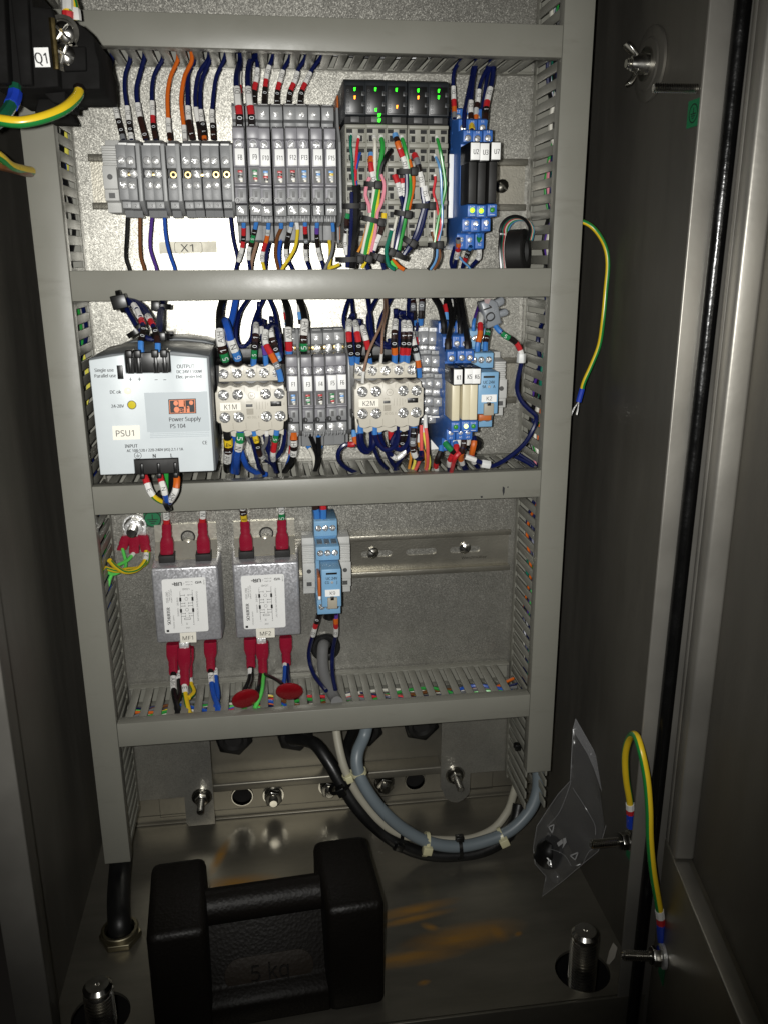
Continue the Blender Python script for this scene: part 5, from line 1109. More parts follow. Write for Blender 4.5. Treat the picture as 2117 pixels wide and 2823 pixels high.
# wing nut on the right wall
wn_ = QX('h2', 600, 600, XR); wn_ = Vector((XR-.2, wn_.y, wn_.z)); wg = thing('wing_nut', 'steel wing nut on a big round washer on the right wall', 'wing nut', wn_)
add('large_washer', MB().lathe(wn_, (-1, 0, 0), [(0, 21), (1.6, 21), (2.2, 20), (2.2, 15), (3.0, 14), (3.0, 4)], 36), 'stainless_wall', wg, smooth=True)
add('small_washer', MB().lathe(wn_+Vector((-3, 0, 0)), (-1, 0, 0), [(0, 9.5), (1.6, 9.5), (1.6, 4)], 28), 'steel', wg, smooth=True)
add('hub', MB().lathe(wn_+Vector((-4.6, 0, 0)), (-1, 0, 0), [(0, 6.2), (4, 5.6), (8.5, 4.2), (9, 3)], 20), 'steel', wg, smooth=True)
thread('threaded_rod', wg, wn_+Vector((-10, 0, 0)), (-1, 0, 0), 6, 3.2)
for a in (.62, -.78):
    dirv = Vector((-.55, math.sin(a)*.2, math.sin(a))).normalized(); sd = Vector((0, 1, 0)); o = wn_+Vector((-5.5, 0, 0)); mb = MB()
    th = dirv.cross(sd).normalized()
    mb._a([o+dirv*l+sd*w*sg+th*k for k in (-.9, .9) for (l, w, sg) in ((2, 2.6, -1), (13, 4.6, -1), (16, 3.8, -1), (16, 3.8, 1), (13, 4.6, 1), (2, 2.6, 1))], [tuple(range(6)), tuple(range(11, 5, -1))]+[(i, (i+1) % 6, 6+(i+1) % 6, 6+i) for i in range(6)]); add('wing', mb, 'steel', wg, bev=.4)
sb = QX('h2', 1250, 950, XR-.2); side_stud('bare threaded stud on the right wall, below the wing nut', Vector((XR-.2, sb.y, sb.z)), 25, 2.6, False)
def wall_sticker(label, c, ps, xx):
    P = [QX(c, *p, xx) for p in ps]; P = [Vector((xx, p.y, p.z)) for p in P]
    g = add('earth_sticker', MB().quad(P, .2, n=Vector((-1, 0, 0))), 'green_sticker', None, label, 'sticker'); cc = sum(P, Vector())/4
    earth_sym(g, cc+Vector((-.3, 0, 0)), Vector((0, -1, 0)), Vector((0, 0, 1)), 5.4, n=Vector((-1, 0, 0)))
z_, yy = QX('h2', 1150, 1320, XR-.1).z, QX('h2', 1180, 1320, XR-.1).y
g = add('earth_sticker', MB().box(XR-.4, XR-.15, yy-9, yy+5, z_-7, z_+7), 'green_sticker', None, 'green earth sticker on the right wall below the bare stud', 'sticker'); earth_sym(g, Vector((XR-.5, yy-2, z_)), Vector((0, -1, 0)), Vector((0, 0, 1)), 5, n=Vector((-1, 0, 0)))
p = QX('r5', 838, 1090, XR-.1); add('earth_sticker', MB().box(XR-.4, XR-.15, p.y-6, p.y+6, p.z-6, p.z+6), 'green_sticker', None, 'green earth sticker on the right wall under the strap stud', 'sticker')
p = QP('r5', 1025, 1790, dpl, dn); mb = MB(); mb.quad([p+dd*a+Vector((0, 0, b))+dn*.2 for a, b in ((-5, -6), (6, -6), (6, 6), (-5, 6))], .3, n=dn); add('earth_sticker', mb, 'green_sticker', None, 'green earth sticker on the open door under its stud', 'sticker')
# ---- clear plastic bag in the corner
P1, P2, P3 = Vector((193, -110, ZFL+4)), Vector((226, -122, -437)), Vector((226, -66, -362)); bn = (P2-P1).cross(P3-P1).normalized()
if bn.y > 0: bn = -bn
out = [(750, 130), (830, 270), (960, 500), (1060, 740), (1080, 1000), (1090, 1300), (1040, 1480), (1000, 1600), (830, 1740), (620, 1920), (380, 2100), (420, 1880), (300, 1740), (280, 1560), (320, 1320), (430, 1150), (560, 960), (690, 820), (700, 640), (720, 250)]
def inside(x, y):
    c = False; j = len(out)-1
    for i in range(len(out)):
        if (out[i][1] > y) != (out[j][1] > y) and x < (out[j][0]-out[i][0])*(y-out[i][1])/(out[j][1]-out[i][1])+out[i][0]: c = not c
        j = i
    return c
bm = bmesh.new(); vv = [bm.verts.new((x, y, 0)) for x, y in out]; ee = [bm.edges.new((vv[i], vv[(i+1) % len(vv)])) for i in range(len(vv))]
bmesh.ops.triangle_fill(bm, edges=ee, use_beauty=True)
for _ in range(4): bmesh.ops.subdivide_edges(bm, edges=[e for e in bm.edges if e.calc_length() > 70], cuts=1, use_grid_fill=False); bmesh.ops.triangulate(bm, faces=bm.faces)
bm.verts.index_update(); bord = {v.index for v in bm.verts if any(len(e.link_faces) == 1 for e in v.link_edges)}
base = [(v.co.x, v.co.y) for v in bm.verts]; tri = [[v.index for v in f.verts] for f in bm.faces]; bm.free()
from mathutils import noise
bagroot = thing('plastic_bag', 'crumpled clear plastic bag with printed recycling marks, in the right floor corner', 'plastic bag', P1)
for nm, sg in (('front_film', 1), ('back_film', -1)):
    vs = []
    for i, (x, y) in enumerate(base):
        q = QP('h5', x, y, P1, bn); nz = noise.noise(Vector((x*.005, y*.003, sg*3)))+.22*noise.noise(Vector((x*.015, y*.009, 7+sg)))
        bulge = 0 if i in bord else 2.0+max(0, 4*(1-((x-560)/420)**2-((y-1450)/500)**2))
        v_ = q+bn*(sg*bulge+nz*(3.0 if i not in bord else .5)); v_.z = max(v_.z, ZFL+1); v_.x = min(v_.x, XR-1); vs.append(v_)
    mb = MB(); mb._a(vs, tri); add(nm, mb, 'clear_film', bagroot, smooth=True)
pm('film_print', '#8f8f8f', .5)
for fl_ in ([(700, 820), (640, 1000), (560, 1180), (430, 1330)], [(720, 900), (860, 1120), (960, 1300), (970, 1420)], [(330, 1560), (480, 1580), (620, 1640), (700, 1760)], [(830, 1740), (900, 1600), (1000, 1560)]): add('crease', MB().tube(smooth_path([QP('h5', x, y, P1+bn*(7 if 350 < x < 900 else 3), bn) for x, y in fl_]), .22, 5), 'film_edge', bagroot, smooth=True)
add('edge_highlight', MB().tube([QP('h5', x, y, P1+bn*1.0, bn) for x, y in out+out[:1]], .28, 5), 'film_edge', bagroot, smooth=True)  # pale tube round the outline imitates light caught on the film's edges
add('heat_seam', MB().quad([QP('h5', x, y, P1+bn*3, bn) for x, y in ((750, 130), (830, 270), (960, 500), (1060, 740), (1080, 980), (1035, 930), (955, 690), (880, 520), (722, 260))], .1, n=bn), 'film_seam', bagroot)
def bagmark(poly): 
    P = [QP('h5', x, y, P1+bn*8.5, bn) for x, y in poly]; return P
def stroke(mb, pts, w, close=True):
    k = len(pts)
    for i in range(k if close else k-1):
        a, b = pts[i], pts[(i+1) % k]; t = (b-a).normalized(); s_ = t.cross(bn)*w; mb.quad([a+s_, b+s_, b-s_, a-s_], .05, n=bn)
mb = MB(); stroke(mb, bagmark([(450, 1330), (510, 1305), (490, 1400)]), .45); stroke(mb, bagmark([(690, 1650), (775, 1615), (745, 1695)]), .45)
mb.quad(bagmark([(540, 1510), (600, 1465), (610, 1510), (560, 1550)]), .05, n=bn); mb.quad(bagmark([(610, 1460), (640, 1450), (650, 1500), (600, 1575), (612, 1520)]), .05, n=bn); add('printed_marks', mb, 'film_print', bagroot)
for (x, y, s_) in ((468, 1395, 'ES'),): text(s_, QP('h5', 455, 1412, P1+bn*8.5, bn), 3.2, bagroot, 'film_print', bn.cross(Vector((0, 0, 1))).normalized()*-1, Vector((0, 0, 1)), lift=0)
pc_ = QP('h5', 430, 1620, P1, bn)
add('rubber_plug', MB().lathe(Vector((pc_.x, pc_.y+2, max(pc_.z-10, ZFL+1))), (.2, -.1, 1), [(0, 8), (3, 10.5), (14, 10.5), (17, 8.5), (22, 6), (23, 3)], 24), 'black', None, 'black rubber plug inside the clear plastic bag', 'plug', smooth=True)
mb = MB(); mb.tube(smooth_path([QP('h5', x, y, P1+bn*7, bn) for x, y in ((430, 1670), (455, 1700), (440, 1730), (480, 1770), (465, 1700))]), .7, 6); add('foil_scrap', mb, 'chrome', bagroot, smooth=True)
p = QP('h5', 520, 1890, P1+bn*4, bn); mb = MB(); mb.lathe(p, bn, [(0, 4.5), (1.2, 3.4), (1.8, 1.2)], 14); add('film_fold', mb, 'clear_film', bagroot, smooth=True)  # small film dome added to give the bag a bright highlight
# small tape scrap
p = QZ('r5', 735, 1700, ZFL+5); mb = MB(); mb.quad([QP('r5', x, y, p, Vector((-.5, -.6, .6)).normalized()) for x, y in ((735, 1620), (760, 1650), (745, 1710), (700, 1765), (695, 1740), (712, 1670))], .25); add('tape_scrap', mb, pm('tape', '#8c877c', .4).name, None, 'small torn grey tape scrap beside the fat stud near the door', 'tape')
# ---- main switch Q1, upper left
qd = -150
sw = thing('main_switch', 'black main switch block with white tag Q1, in front of the left upright duct', 'switch', Q('h1', 500, 950, qd))
def hpoly(pts, d0, d1, nm, mat='switch_black', bev=.8): return add(nm, MB().prism([(Q('h1', x, y, qd).x, Q('h1', x, y, qd).z) for x, y in pts], d0, d1, 'y'), mat, sw, bev=bev)
hpoly([(-60, -200), (330, -200), (360, 60), (560, 80), (590, 180), (640, 940), (380, 960), (260, 960), (-60, 960)], qd, qd+70, 'body')
hpoly([(600, 190), (860, 230), (950, 310), (1000, 360), (1020, 520), (1060, 640), (1072, 945), (640, 945)], qd+6, qd+60, 'terminal_housing')
hpoly([(120, -200), (320, -200), (380, 940), (250, 945)], qd-5, qd, 'front_rib'); hpoly([(-60, -200), (90, -200), (150, 940), (-60, 940)], qd-9, qd, 'front_rib')
hpoly([(660, 480), (920, 480), (930, 750), (680, 760)], qd+3, qd+6, 'terminal_cover', 'switch_black')
hpoly([(390, 780), (640, 800), (650, 1090), (500, 1060), (400, 960)], qd+14, qd+50, 'lower_latch', 'switch_black')
hpoly([(250, 950), (450, 950), (520, 1120), (210, 1120)], qd+30, qd+80, 'lower_base')
a, b = Q('h1', 560, 190, qd-4), Q('h1', 615, 750, qd-4); add('brass_bar', MB().tube([a, a.lerp(b, .5), b], 1.5, 8), 'brass', sw, smooth=True)
for px, py in ((690, 350), (705, 590)):
    screw(Q('h1', px, py, qd+2), 4.6, sw, 'x', mat='steel'); 
    add('screw_recess', MB().lathe(Q('h1', px, py, qd+5.5), (0, -1, 0), [(0, 8), (1.4, 8), (1.4, 6.2), (.2, 6)], 20), 'dark_steel', sw, smooth=True)
tg = add('tag', MB().quad([Q('h1', *q, qd-5.2) for q in ((368, 515), (525, 512), (552, 725), (388, 728))], .4), 'tag', sw); text('Q1', Q('h1', 452, 622, qd-5.8), 7.2, tg, 'ink', (1, 0, .0), (-.09, 0, 1), sx=.78, lift=.15, bold=.3)
wire('yellow-green earth lead sagging from under the Q1 switch', 'h1', [(860, 960, -150), (840, 1050, -156), (720, 1160, -166), (560, 1240, -172), (380, 1300, -176), (200, 1320, -178), (60, 1318, -178), (-80, 1290, -176)], 'earth', 3.0, 'black3', cat='wire', name='earth_lead')
wire('dark green lead with a blue sleeve under the left end of the Q1 switch', 'h1', [(160, 930, -150), (150, 1060, -154), (100, 1180, -160), (0, 1300, -168), (-100, 1380, -170)], 'dgreen', 3.4, 'gap4,blueboot9', name='lead')
wire('yellow-green earth lead slanting behind the left upright duct', 'h1', [(-100, 1640, -120), (0, 1710, -112), (120, 1800, -98), (250, 1840, -80), (340, 1860, -66)], 'earth', 3.0, name='earth_lead')
wire('brown lead slanting behind the left upright duct', 'h1', [(-100, 1760, -112), (20, 1800, -106), (140, 1840, -92), (260, 1870, -78), (340, 1880, -64)], 'brown', 2.8, name='lead')
wire('yellow-green earth lead entering the Q1 switch from above, with white sleeve', 'h1', [(740, 190, -120), (735, 120, -120), (735, 20, -118), (725, -120, -116)], 'earth', 2.9, 'red3,white7', name='earth_lead')
wire('second yellow-green earth lead above the Q1 switch', 'h1', [(830, 215, -118), (822, 150, -118), (805, 60, -116), (770, -80, -114)], 'earth', 2.6, 'white5', name='earth_lead')

# nothing is set perfectly square: small leans of the snapped-on parts
for o in bpy.data.objects:
    if o.parent is None and o.get('category') in ('terminal block', 'fuse terminal', 'relay', 'control module', 'end bracket', 'contactor'):
        k = .35 if o['category'] in ('contactor', 'control module') else 1
        o.rotation_euler = (random.uniform(-.006, .006)*k, random.uniform(-.005, .005)*k, random.uniform(-.012, .012)*k); o.location.y += random.uniform(-.0004, .0003)*k
# ================================================================== WIRES
GA = 'wires into the top of terminal strip X1'
def many(c, d, rows, up=0, r=1.5, group=None):
    for row in rows:
        lbl, col, pts, mk = row[:4]; dd_ = row[4] if len(row) > 4 else d; rr = row[5] if len(row) > 5 else r
        P = []; k = len(pts)
        for i, p in enumerate(pts):
            if len(p) == 2: dv = dd_ if not isinstance(dd_, tuple) else dd_[0]+(dd_[1]-dd_[0])*i/(k-1); P.append((p[0], p[1], dv))
            else: P.append(p)
        wire(lbl, c, P, col, rr, mk, up, group=group)
many('e1', (-38, -26), [
 ('dark blue wire into the top of terminal one', 'navy', [(425, 900), (385, 740), (352, 590), (310, 380), (290, 180), (305, 30)], 'grey3,black5=0,black5=0,white9=D)'),
 ('dark blue wire into the top of terminal two', 'navy', [(512, 900), (490, 750), (470, 590), (445, 380), (450, 200), (500, 50)], 'white4=1,black4=0,black4=0,white9=D)'),
 ('dark blue wire into the top of terminal three', 'navy', [(665, 900), (612, 720), (580, 570), (570, 370), (600, 200), (655, 20)], 'brown5=0,brown4,brown5,white9=D)', (-38, -26), 1.7),
 ('dark blue wire into the top of terminal four', 'navy', [(770, 900), (748, 740), (735, 590), (728, 380), (765, 200), (840, 40)], 'brown5,black5=0,red5,white9=D)'),
 ('orange wire into the top of terminal five', 'orange', [(925, 900), (912, 780), (900, 700), (895, 430), (930, 230), (1010, 50)], 'brown4,white10=E)'),
 ('orange wire into the top of terminal six', 'orange', [(1080, 900), (1068, 780), (1045, 500), (1075, 260), (1105, 160), (1150, 60)], 'white9=E)', (-40, -30)),
 ('dark blue wire into the top of terminal seven', 'navy', [(1160, 900), (1135, 740), (1112, 580), (1105, 400), (1120, 200), (1190, 50)], 'brown6=1,brown6,white9=D)', (-38, -26), 1.7),
 ('dark blue wire into the top of terminal eight, left of its pair', 'navy', [(1250, 900), (1235, 780), (1205, 620), (1195, 420), (1230, 200), (1340, 30)], 'brown6,black5,white9', (-36, -26)),
 ('dark blue wire into the top of terminal nine, right of its pair', 'navy', [(1290, 900), (1278, 760), (1255, 650), (1240, 480), (1255, 280), (1350, 50)], 'orange2,black5=1,black4=0,white8=D)', (-40, -28)),
 ('dark blue wire into the top of terminal ten', 'navy', [(1385, 900), (1378, 740), (1372, 620), (1395, 360), (1430, 200), (1510, 0)], 'brown5=1,black5=0,white9=D)')], up=8)
many('c1', (-34, -30), [
 ('black wire leaving the bottom of terminal one', 'black', [(838, 1350), (832, 1550), (826, 1680), (845, 1760)], ''), ('brown wire leaving the bottom of terminal two', 'brown', [(915, 1350), (914, 1550), (918, 1680), (942, 1760)], ''),
 ('violet wire leaving the bottom of terminal three', 'violet', [(1002, 1350), (985, 1480), (983, 1620), (1027, 1760)], ''), ('blue wire leaving the bottom of terminal four', 'blue', [(1072, 1350), (1083, 1520), (1108, 1650), (1147, 1760)], ''),
 ('dark blue wire leaving the bottom of terminal ten', 'navy', [(1500, 1350), (1522, 1550), (1552, 1680), (1548, 1760)], '')], up=-10, r=1.35)
many('c2', (-46, -28), [
 ('dark blue wire hooked down into the top of fuse terminal F8', 'navy', [(143, 838, -56), (140, 740, -57), (134, 640, -55), (128, 500, -46), (150, 380, -28)], 'black4=1,black4=0,red5,white4,white8=D)', 0, 2.1),
 ('dark blue wire hooked down into the top of fuse terminal F9', 'navy', [(224, 838, -56), (217, 740, -57), (207, 640, -55), (195, 500, -46), (215, 400, -34), (255, 360, -28)], 'black4=1,black4=0,red5,white4,white8=D)', 0, 2.1)], up=6)
many('c2', (-34, -26), [
 ('marked dark blue wire behind the hooked wire of F9', 'navy', [(238, 680), (242, 600), (255, 500), (262, 430), (255, 350)], 'black9=1,red5,white9=D)'), ('marked dark blue wire into the top of fuse terminal F10', 'navy', [(305, 690), (308, 600), (318, 510), (330, 450), (365, 350)], 'black4,black8=0,red5,white9=D)'),
 ('marked dark blue wire into the top of fuse terminal F11', 'navy', [(388, 690), (392, 600), (415, 500), (435, 450), (475, 370)], 'black5=1,black5=0,red5,white8=D)'), ('marked dark blue wire into the top of fuse terminal F12', 'navy', [(462, 690), (475, 600), (508, 510), (530, 450), (578, 370)], 'black5=1,black5=0,red5,white8=D)'),
 ('marked dark blue wire into the top of fuse terminal F13', 'navy', [(538, 690), (548, 600), (585, 510), (620, 450), (688, 350)], 'black5=1,black5=0,red5,white8=D)'), ('short red-marked wire peeping from behind the F8 wire', 'navy', [(145, 700), (146, 600), (140, 500), (150, 400)], 'black9,red5,white9')], up=6)
many('e3', (-53, -42), [
 ('dark blue wire with red and black sleeves under fuse terminal F8', 'navy', [(254, 220), (252, 370), (250, 500), (225, 650), (190, 760), (150, 890)], 'fblue5,red5,black4=1,red4,white10=D)'), ('wire with black and green sleeves under fuse terminal F9', 'navy', [(432, 220), (405, 380), (370, 500), (330, 640), (322, 780), (335, 890)], 'fblue6,black4=1,green5=5,brown3,white9=D)'),
 ('pinkish brown wire behind the F9 wire', 'tan', [(435, 520, -40), (395, 660, -40), (365, 780, -40), (350, 890, -40)], ''), ('yellow wire with orange and red sleeves under fuse terminal F10', 'yellow', [(592, 220), (588, 370), (558, 490), (525, 620), (508, 760), (530, 890)], 'fblue6,clear4=3,orange5,red6,white7=D)'),
 ('dark blue wire behind the F10 wire', 'navy', [(600, 520, -40), (570, 660, -40), (545, 790, -40), (545, 890, -40)], ''), ('brown wire under fuse terminal F11', 'brown', [(755, 230), (750, 330), (715, 440), (688, 560), (690, 720), (718, 890)], 'fblue5'),
 ('blue wire behind the brown F11 wire', 'blue', [(760, 480, -40), (738, 600, -40), (732, 740, -40), (745, 890, -40)], ''), ('dark blue wire with clear and black sleeves under fuse terminal F12', 'navy', [(908, 230), (885, 350), (850, 480), (822, 620), (845, 750), (905, 890)], 'fblue4,clear4,black5=1,black6,white9=D)'),
 ('yellow wire with white ferrule beside the F12 wire', 'yellow', [(960, 240), (985, 340), (975, 480), (935, 620), (860, 750), (765, 890)], 'fwhite5', (-52, -46), 1.3), ('dark blue wire with red and black sleeves under fuse terminal F13', 'navy', [(1080, 220), (1085, 370), (1086, 500), (1092, 640), (1100, 760), (1135, 890)], 'fblue4,red5,black3,grey3=5,black4,white8=D)'),
 ('dark blue wire with violet sleeve under fuse terminal F14', 'navy', [(1245, 220), (1240, 370), (1240, 500), (1262, 640), (1290, 760), (1335, 890)], 'fblue5,violet4,black5=1,black4,white9=D)'), ('grey wire with blue ferrule under fuse terminal F15', 'grey', [(1445, 230), (1455, 370), (1465, 520), (1425, 700), (1345, 890)], 'fblue7', (-52, -44), 1.2),
 ('yellow wire hanging behind the grey F15 wire', 'yellow', [(1405, 500, -40), (1415, 640, -42), (1420, 770, -44), (1400, 890, -44)], ''), ('yellow wire lying along the duct edge below F15', 'yellow', [(1540, 820, -62), (1470, 860, -62), (1400, 890, -60)], '', 0, 1.2)], up=-8, r=1.35)
# X20 wiring
X = -92
many('e5', X, [
 ('teal wire from the upper left socket of the first I/O module', 'teal', [('e4', 195, 850, -88), ('e4', 190, 1000, X), ('e4', 205, 1200, X), ('e5', 222, 160, X), ('e5', 240, 330, X-1)], 'fwhite1', X, 1.0),
 ('red wire beside the teal wire on the first I/O module', 'red', [('e4', 297, 880, -88), ('e4', 275, 1080, X), ('e4', 252, 1300, X), ('e5', 252, 200, X), ('e5', 258, 330, X-1)], 'fwhite1.5', X, 1.0),
 ('blue wire from the second socket row of the first I/O module', 'blue', [('e4', 318, 1110, -88), ('e4', 278, 1230, X), ('e4', 258, 1400, X), ('e5', 268, 330, X-1)], '', X, 1.0),
 ('thick black sheathed cable below the first I/O module', 'black', [(262, 295), (268, 450), (272, 700), (268, 880), (248, 1080), (225, 1280), (205, 1440)], '', (-93, -84), 2.9),
 ('dark blue wire running down beside the black sheathed cable', 'navy', [(208, 390), (196, 560), (198, 800), (186, 1050), (172, 1260), (170, 1440)], '', (-92, -84), 1.5),
 ('dark blue wire with white sleeve left of the black sheathed cable', 'navy', [(150, 690), (135, 800), (128, 940), (120, 1100), (135, 1280), (140, 1440)], 'green3,brown4,black5=5,white13=D)', (-88, -82), 1.4),
 ('white wire from the second I/O module into the flat bundle', 'white', [('e4', 512, 880, -88), ('e4', 532, 1010, X), ('e4', 525, 1250, X), ('e5', 512, 300, X), (480, 600), (440, 840), (395, 1060), (340, 1280)], 'fwhite2', X, 1.3),
 ('bright green wire from the second I/O module into the flat bundle', 'green', [('e4', 608, 880, -88), ('e4', 622, 1050, X), ('e4', 590, 1280, X), ('e5', 552, 320, X), (515, 600), (475, 840), (428, 1060), (378, 1290)], 'fwhite1.5', X, 1.6),
 ('yellow wire in the flat bundle below the second I/O module', 'yellow', [(600, 130), (585, 330), (548, 600), (510, 840), (465, 1060), (410, 1300), (340, 1450)], '', X, 1.2),
 ('pink wire bowing out to the right of the flat bundle', 'pink', [(605, 150), (648, 300), (612, 540), (565, 680), (535, 860), (500, 1060), (450, 1290)], '', X-1, 1.2),
 ('pink wire bowing out to the left of the flat bundle', 'pink', [(450, 190), (405, 300), (395, 440), (430, 580), (450, 680)], '', X-1, 1.3),
 ('wire with blue, orange and red sleeves on the second I/O module', 'navy', [('e4', 470, 1120, -88), ('e4', 460, 1260, X), ('e4', 488, 1380, X), ('e5', 520, 240, X), ('e5', 545, 330, X)], 'ltblue3,orange4,red5,white9=D)', X, 1.6),
 ('black wire slanting across between the second and third I/O modules', 'black', [('e4', 745, 1075, -88), ('e4', 680, 1170, X), ('e4', 610, 1300, X), ('e4', 590, 1480, X)], '', X-1, 1.9),
 ('dark yellow wire behind the flat bundle', 'gold', [(420, 840), (380, 980), (330, 1140), (280, 1240)], '', -88, .9),
 ('dark blue wire with orange and red sleeves on the third I/O module', 'navy', [('e4', 795, 850, -88), ('e4', 845, 980, X), ('e4', 885, 1100, X), ('e4', 930, 1240, X), ('e5', 960, 160, X), (955, 400), (925, 620), (890, 800), (845, 1000), (800, 1220)], 'ltblue3,brown3,orange4,red5,white9=D)', X, 1.7),
 ('bright green wire from the third I/O module', 'green', [('e4', 885, 880, -88), ('e4', 930, 1050, X), ('e4', 985, 1280, X), ('e5', 1005, 200, X), (1005, 380), (975, 600), (935, 800), (890, 1020), (850, 1200)], 'fwhite1.5', X-1, 1.3),
 ('orange wire bowing beside the green wire of the third I/O module', 'orange', [('e4', 990, 1200, X), ('e5', 1025, 80, X), (1048, 260), (1030, 460), (985, 640)], '', X, 1.3),
 ('dark blue wire with red and grey sleeves on the fourth I/O module', 'navy', [('e4', 1062, 1130, -88), ('e4', 1100, 1250, X), ('e4', 1135, 1390, X), ('e5', 1165, 240, X), (1180, 420), (1195, 580), (1150, 780), (1080, 980), (980, 1180), (880, 1320)], 'red4,grey4,black4,white9=D)', X, 1.7),
 ('dark blue wire with white sleeve beside it on the fourth I/O module', 'navy', [(1205, 310), (1225, 430), (1245, 520), (1220, 660), (1160, 880), (1090, 1060), (960, 1220)], 'white9=D)', X, 1.7),
 ('dark blue wire with red and white sleeves low on the third I/O module', 'navy', [(790, 150), (825, 250), (855, 380), (895, 520), (905, 640), (865, 840), (820, 1020), (770, 1220)], 'red5,white8=D)', -90, 1.6),
 ('dark blue wire with red sleeve half hidden on the third I/O module', 'navy', [(895, 200), (912, 300), (930, 430), (925, 600), (880, 850), (850, 1050), (815, 1220)], 'red3,white8=D)', -89, 1.5),
 ('white wire beside the dark blue pair under the third I/O module', 'white', [(822, 740), (795, 880), (765, 1060), (745, 1200)], '', X, 1.0),
 ('sleeved wire with yellow and grey bands below the second I/O module', 'navy', [(650, 690), (640, 760), (615, 880), (575, 1020), (530, 1140), (480, 1280)], 'yellow3,grey4,brown6,white10=1', X, 1.5),
 ('bright green wire from the fifth I/O module', 'green', [('e4', 1372, 885, -88), ('e4', 1420, 1040, X), ('e4', 1455, 1290, X), ('e5', 1498, 300, X), (1460, 480), (1405, 720), (1370, 900), (1345, 1090)], 'fwhite1.5', X, 1.1),
 ('pale blue wire from the fifth I/O module', 'ltblue', [('e4', 1348, 1140, -88), ('e4', 1400, 1270, X), ('e4', 1428, 1460, X), ('e5', 1437, 380, X), (1450, 640), (1445, 840), (1395, 1090)], 'fwhite1.5', X, .9),
 ('thin red wire curling down the fifth I/O module', 'red', [(1348, 150), (1352, 250), (1332, 400), (1360, 540), (1392, 700), (1425, 860), (1370, 1090)], 'fwhite1', X, .9),
 ('thin white wire on the fifth I/O module', 'white', [(1342, 470), (1340, 700), (1332, 900), (1345, 1090)], '', X, .8),
 ('thin brown wire low on the fifth I/O module', 'brown', [(1305, 920), (1320, 1000), (1345, 1100)], 'fwhite1', X, .8),
 ('teal wire looping below the third I/O module', 'teal', [(752, 905), (715, 1020), (682, 1180), (678, 1300), (710, 1420), (790, 1465)], 'fwhite1', X-4, 1.4),
 ('orange wire dipping into the duct below the third I/O module', 'orange', [(755, 1330), (800, 1380), (860, 1425), (920, 1470)], '', -78, 1.5), ('lime green wire dipping into the duct below the third I/O module', 'lime', [(735, 1350), (765, 1400), (815, 1460)], '', -80, 1.3),
 ('black strand of the dark bundle under the fifth I/O module', 'black', [(1345, 1160), (1350, 1290), (1310, 1390), (1250, 1470)], '', -80, 1.1), ('blue-grey strand of the dark bundle under the fifth I/O module', 'ltblue', [(1380, 1160), (1375, 1290), (1330, 1400), (1280, 1470)], '', -80, 1.0), ('brown strand of the dark bundle under the fifth I/O module', 'brown', [(1405, 1160), (1415, 1280), (1370, 1400), (1330, 1470)], '', -80, 1.0),
 ('dark blue wire end dipping behind the duct below the second I/O module', 'navy', [(590, 1290), (620, 1360), (650, 1470)], '', -70, 1.6), ('dark blue wire end dipping behind the duct left of the teal loop', 'navy', [(400, 1380), (430, 1470)], '', -70, 1.6)])
for lbl, x, y, rx, rz, dv, hd in (('black tie at the top of the flat bundle', 500, 295, 7, 3, (-.1, 0, -1), (-.5, 1)), ('black tie halfway down the flat bundle', 480, 785, 8, 3, (-.25, 0, -1), (-1, 0)), ('black tie at the bottom of the flat bundle', 360, 1295, 8, 3.4, (-.35, 0, -1), (-.6, 1)),
  ('black tie near the top of the third module wires', 960, 115, 8, 3.4, (0, 0, -1), (-.7, 1)), ('black tie lower on the third module wires', 910, 700, 7, 3.4, (-.2, 0, -1), (-.5, 1)), ('black tie on the fourth module wires', 1180, 590, 8, 3.2, (0, 0, -1), (-1, .3)),
  ('black tie on the first module cable', 215, 590, 8, 3.6, (0, 0, -1), (-1, 0)), ('black tie gathering the thin wires of the fifth module', 1345, 1130, 5, 3, (0, 0, -1), (-.8, .6)), ('black tie at the foot of the fourth module wires', 1000, 1090, 7, 3.6, (-.6, 0, -1), (-.4, 1)), ('black tie at the foot of the third module wires', 810, 1260, 9, 4, (-.4, 0, -1), (.5, 1)), ('black tie at the foot of the first module cable', 170, 1330, 11, 5, (0, 0, -1), (-.8, .8)), ('black tie between the two bundles below the second module', 560, 1300, 7, 4, (-.4, 0, -1), (-.3, 1))):
    tie(lbl, 'e5', x, y, X-.5, rx*.72, rz*.85, dv, hd, 'black_matte', 2.2)
# relays U2 U3 U7
many('e6', (-44, -28), [
 ('dark blue wire with red and orange sleeves left above relay U2', 'navy', [(210, 880), (208, 760), (202, 600), (192, 460), (190, 300), (240, 160), (330, 40)], 'grey4,orange4,red5,white9=D)'),
 ('plain dark blue wire into the middle row of relay U2', 'navy', [(345, 1010, -58), (352, 800, -56), (385, 600, -48), (430, 380, -38), (470, 200, -30), (520, 60, -28)], '', 0, 1.6),
 ('dark blue wire with yellow and black sleeves above relay U3', 'navy', [(450, 1040, -58), (442, 900, -52), (436, 760, -48), (440, 600, -44), (460, 420, -38), (480, 240, -32), (530, 50, -28)], 'yellow5,grey4,brown5,white9=D)', 0, 1.7),
 ('dark blue wire with orange and clear sleeves above relay U3', 'navy', [(512, 920), (515, 780), (532, 640), (555, 470), (600, 330), (660, 200), (720, 60)], 'orange4,clear5,brown4,white9=D)'),
 ('dark blue wire with red and black sleeves above relay U7', 'navy', [(622, 1010, -52), (640, 840, -48), (662, 700, -44), (690, 540, -40), (725, 380, -36), (745, 220, -32), (738, 60, -28)], 'fltblue5,brown5,black5=1,red5,white10=D)', 0, 1.9),
 ('plain dark blue wire between the marked wires above relay U7', 'navy', [(590, 760), (620, 560), (650, 380), (690, 220), (735, 60)], '', (-38, -28), 1.5)], up=6)
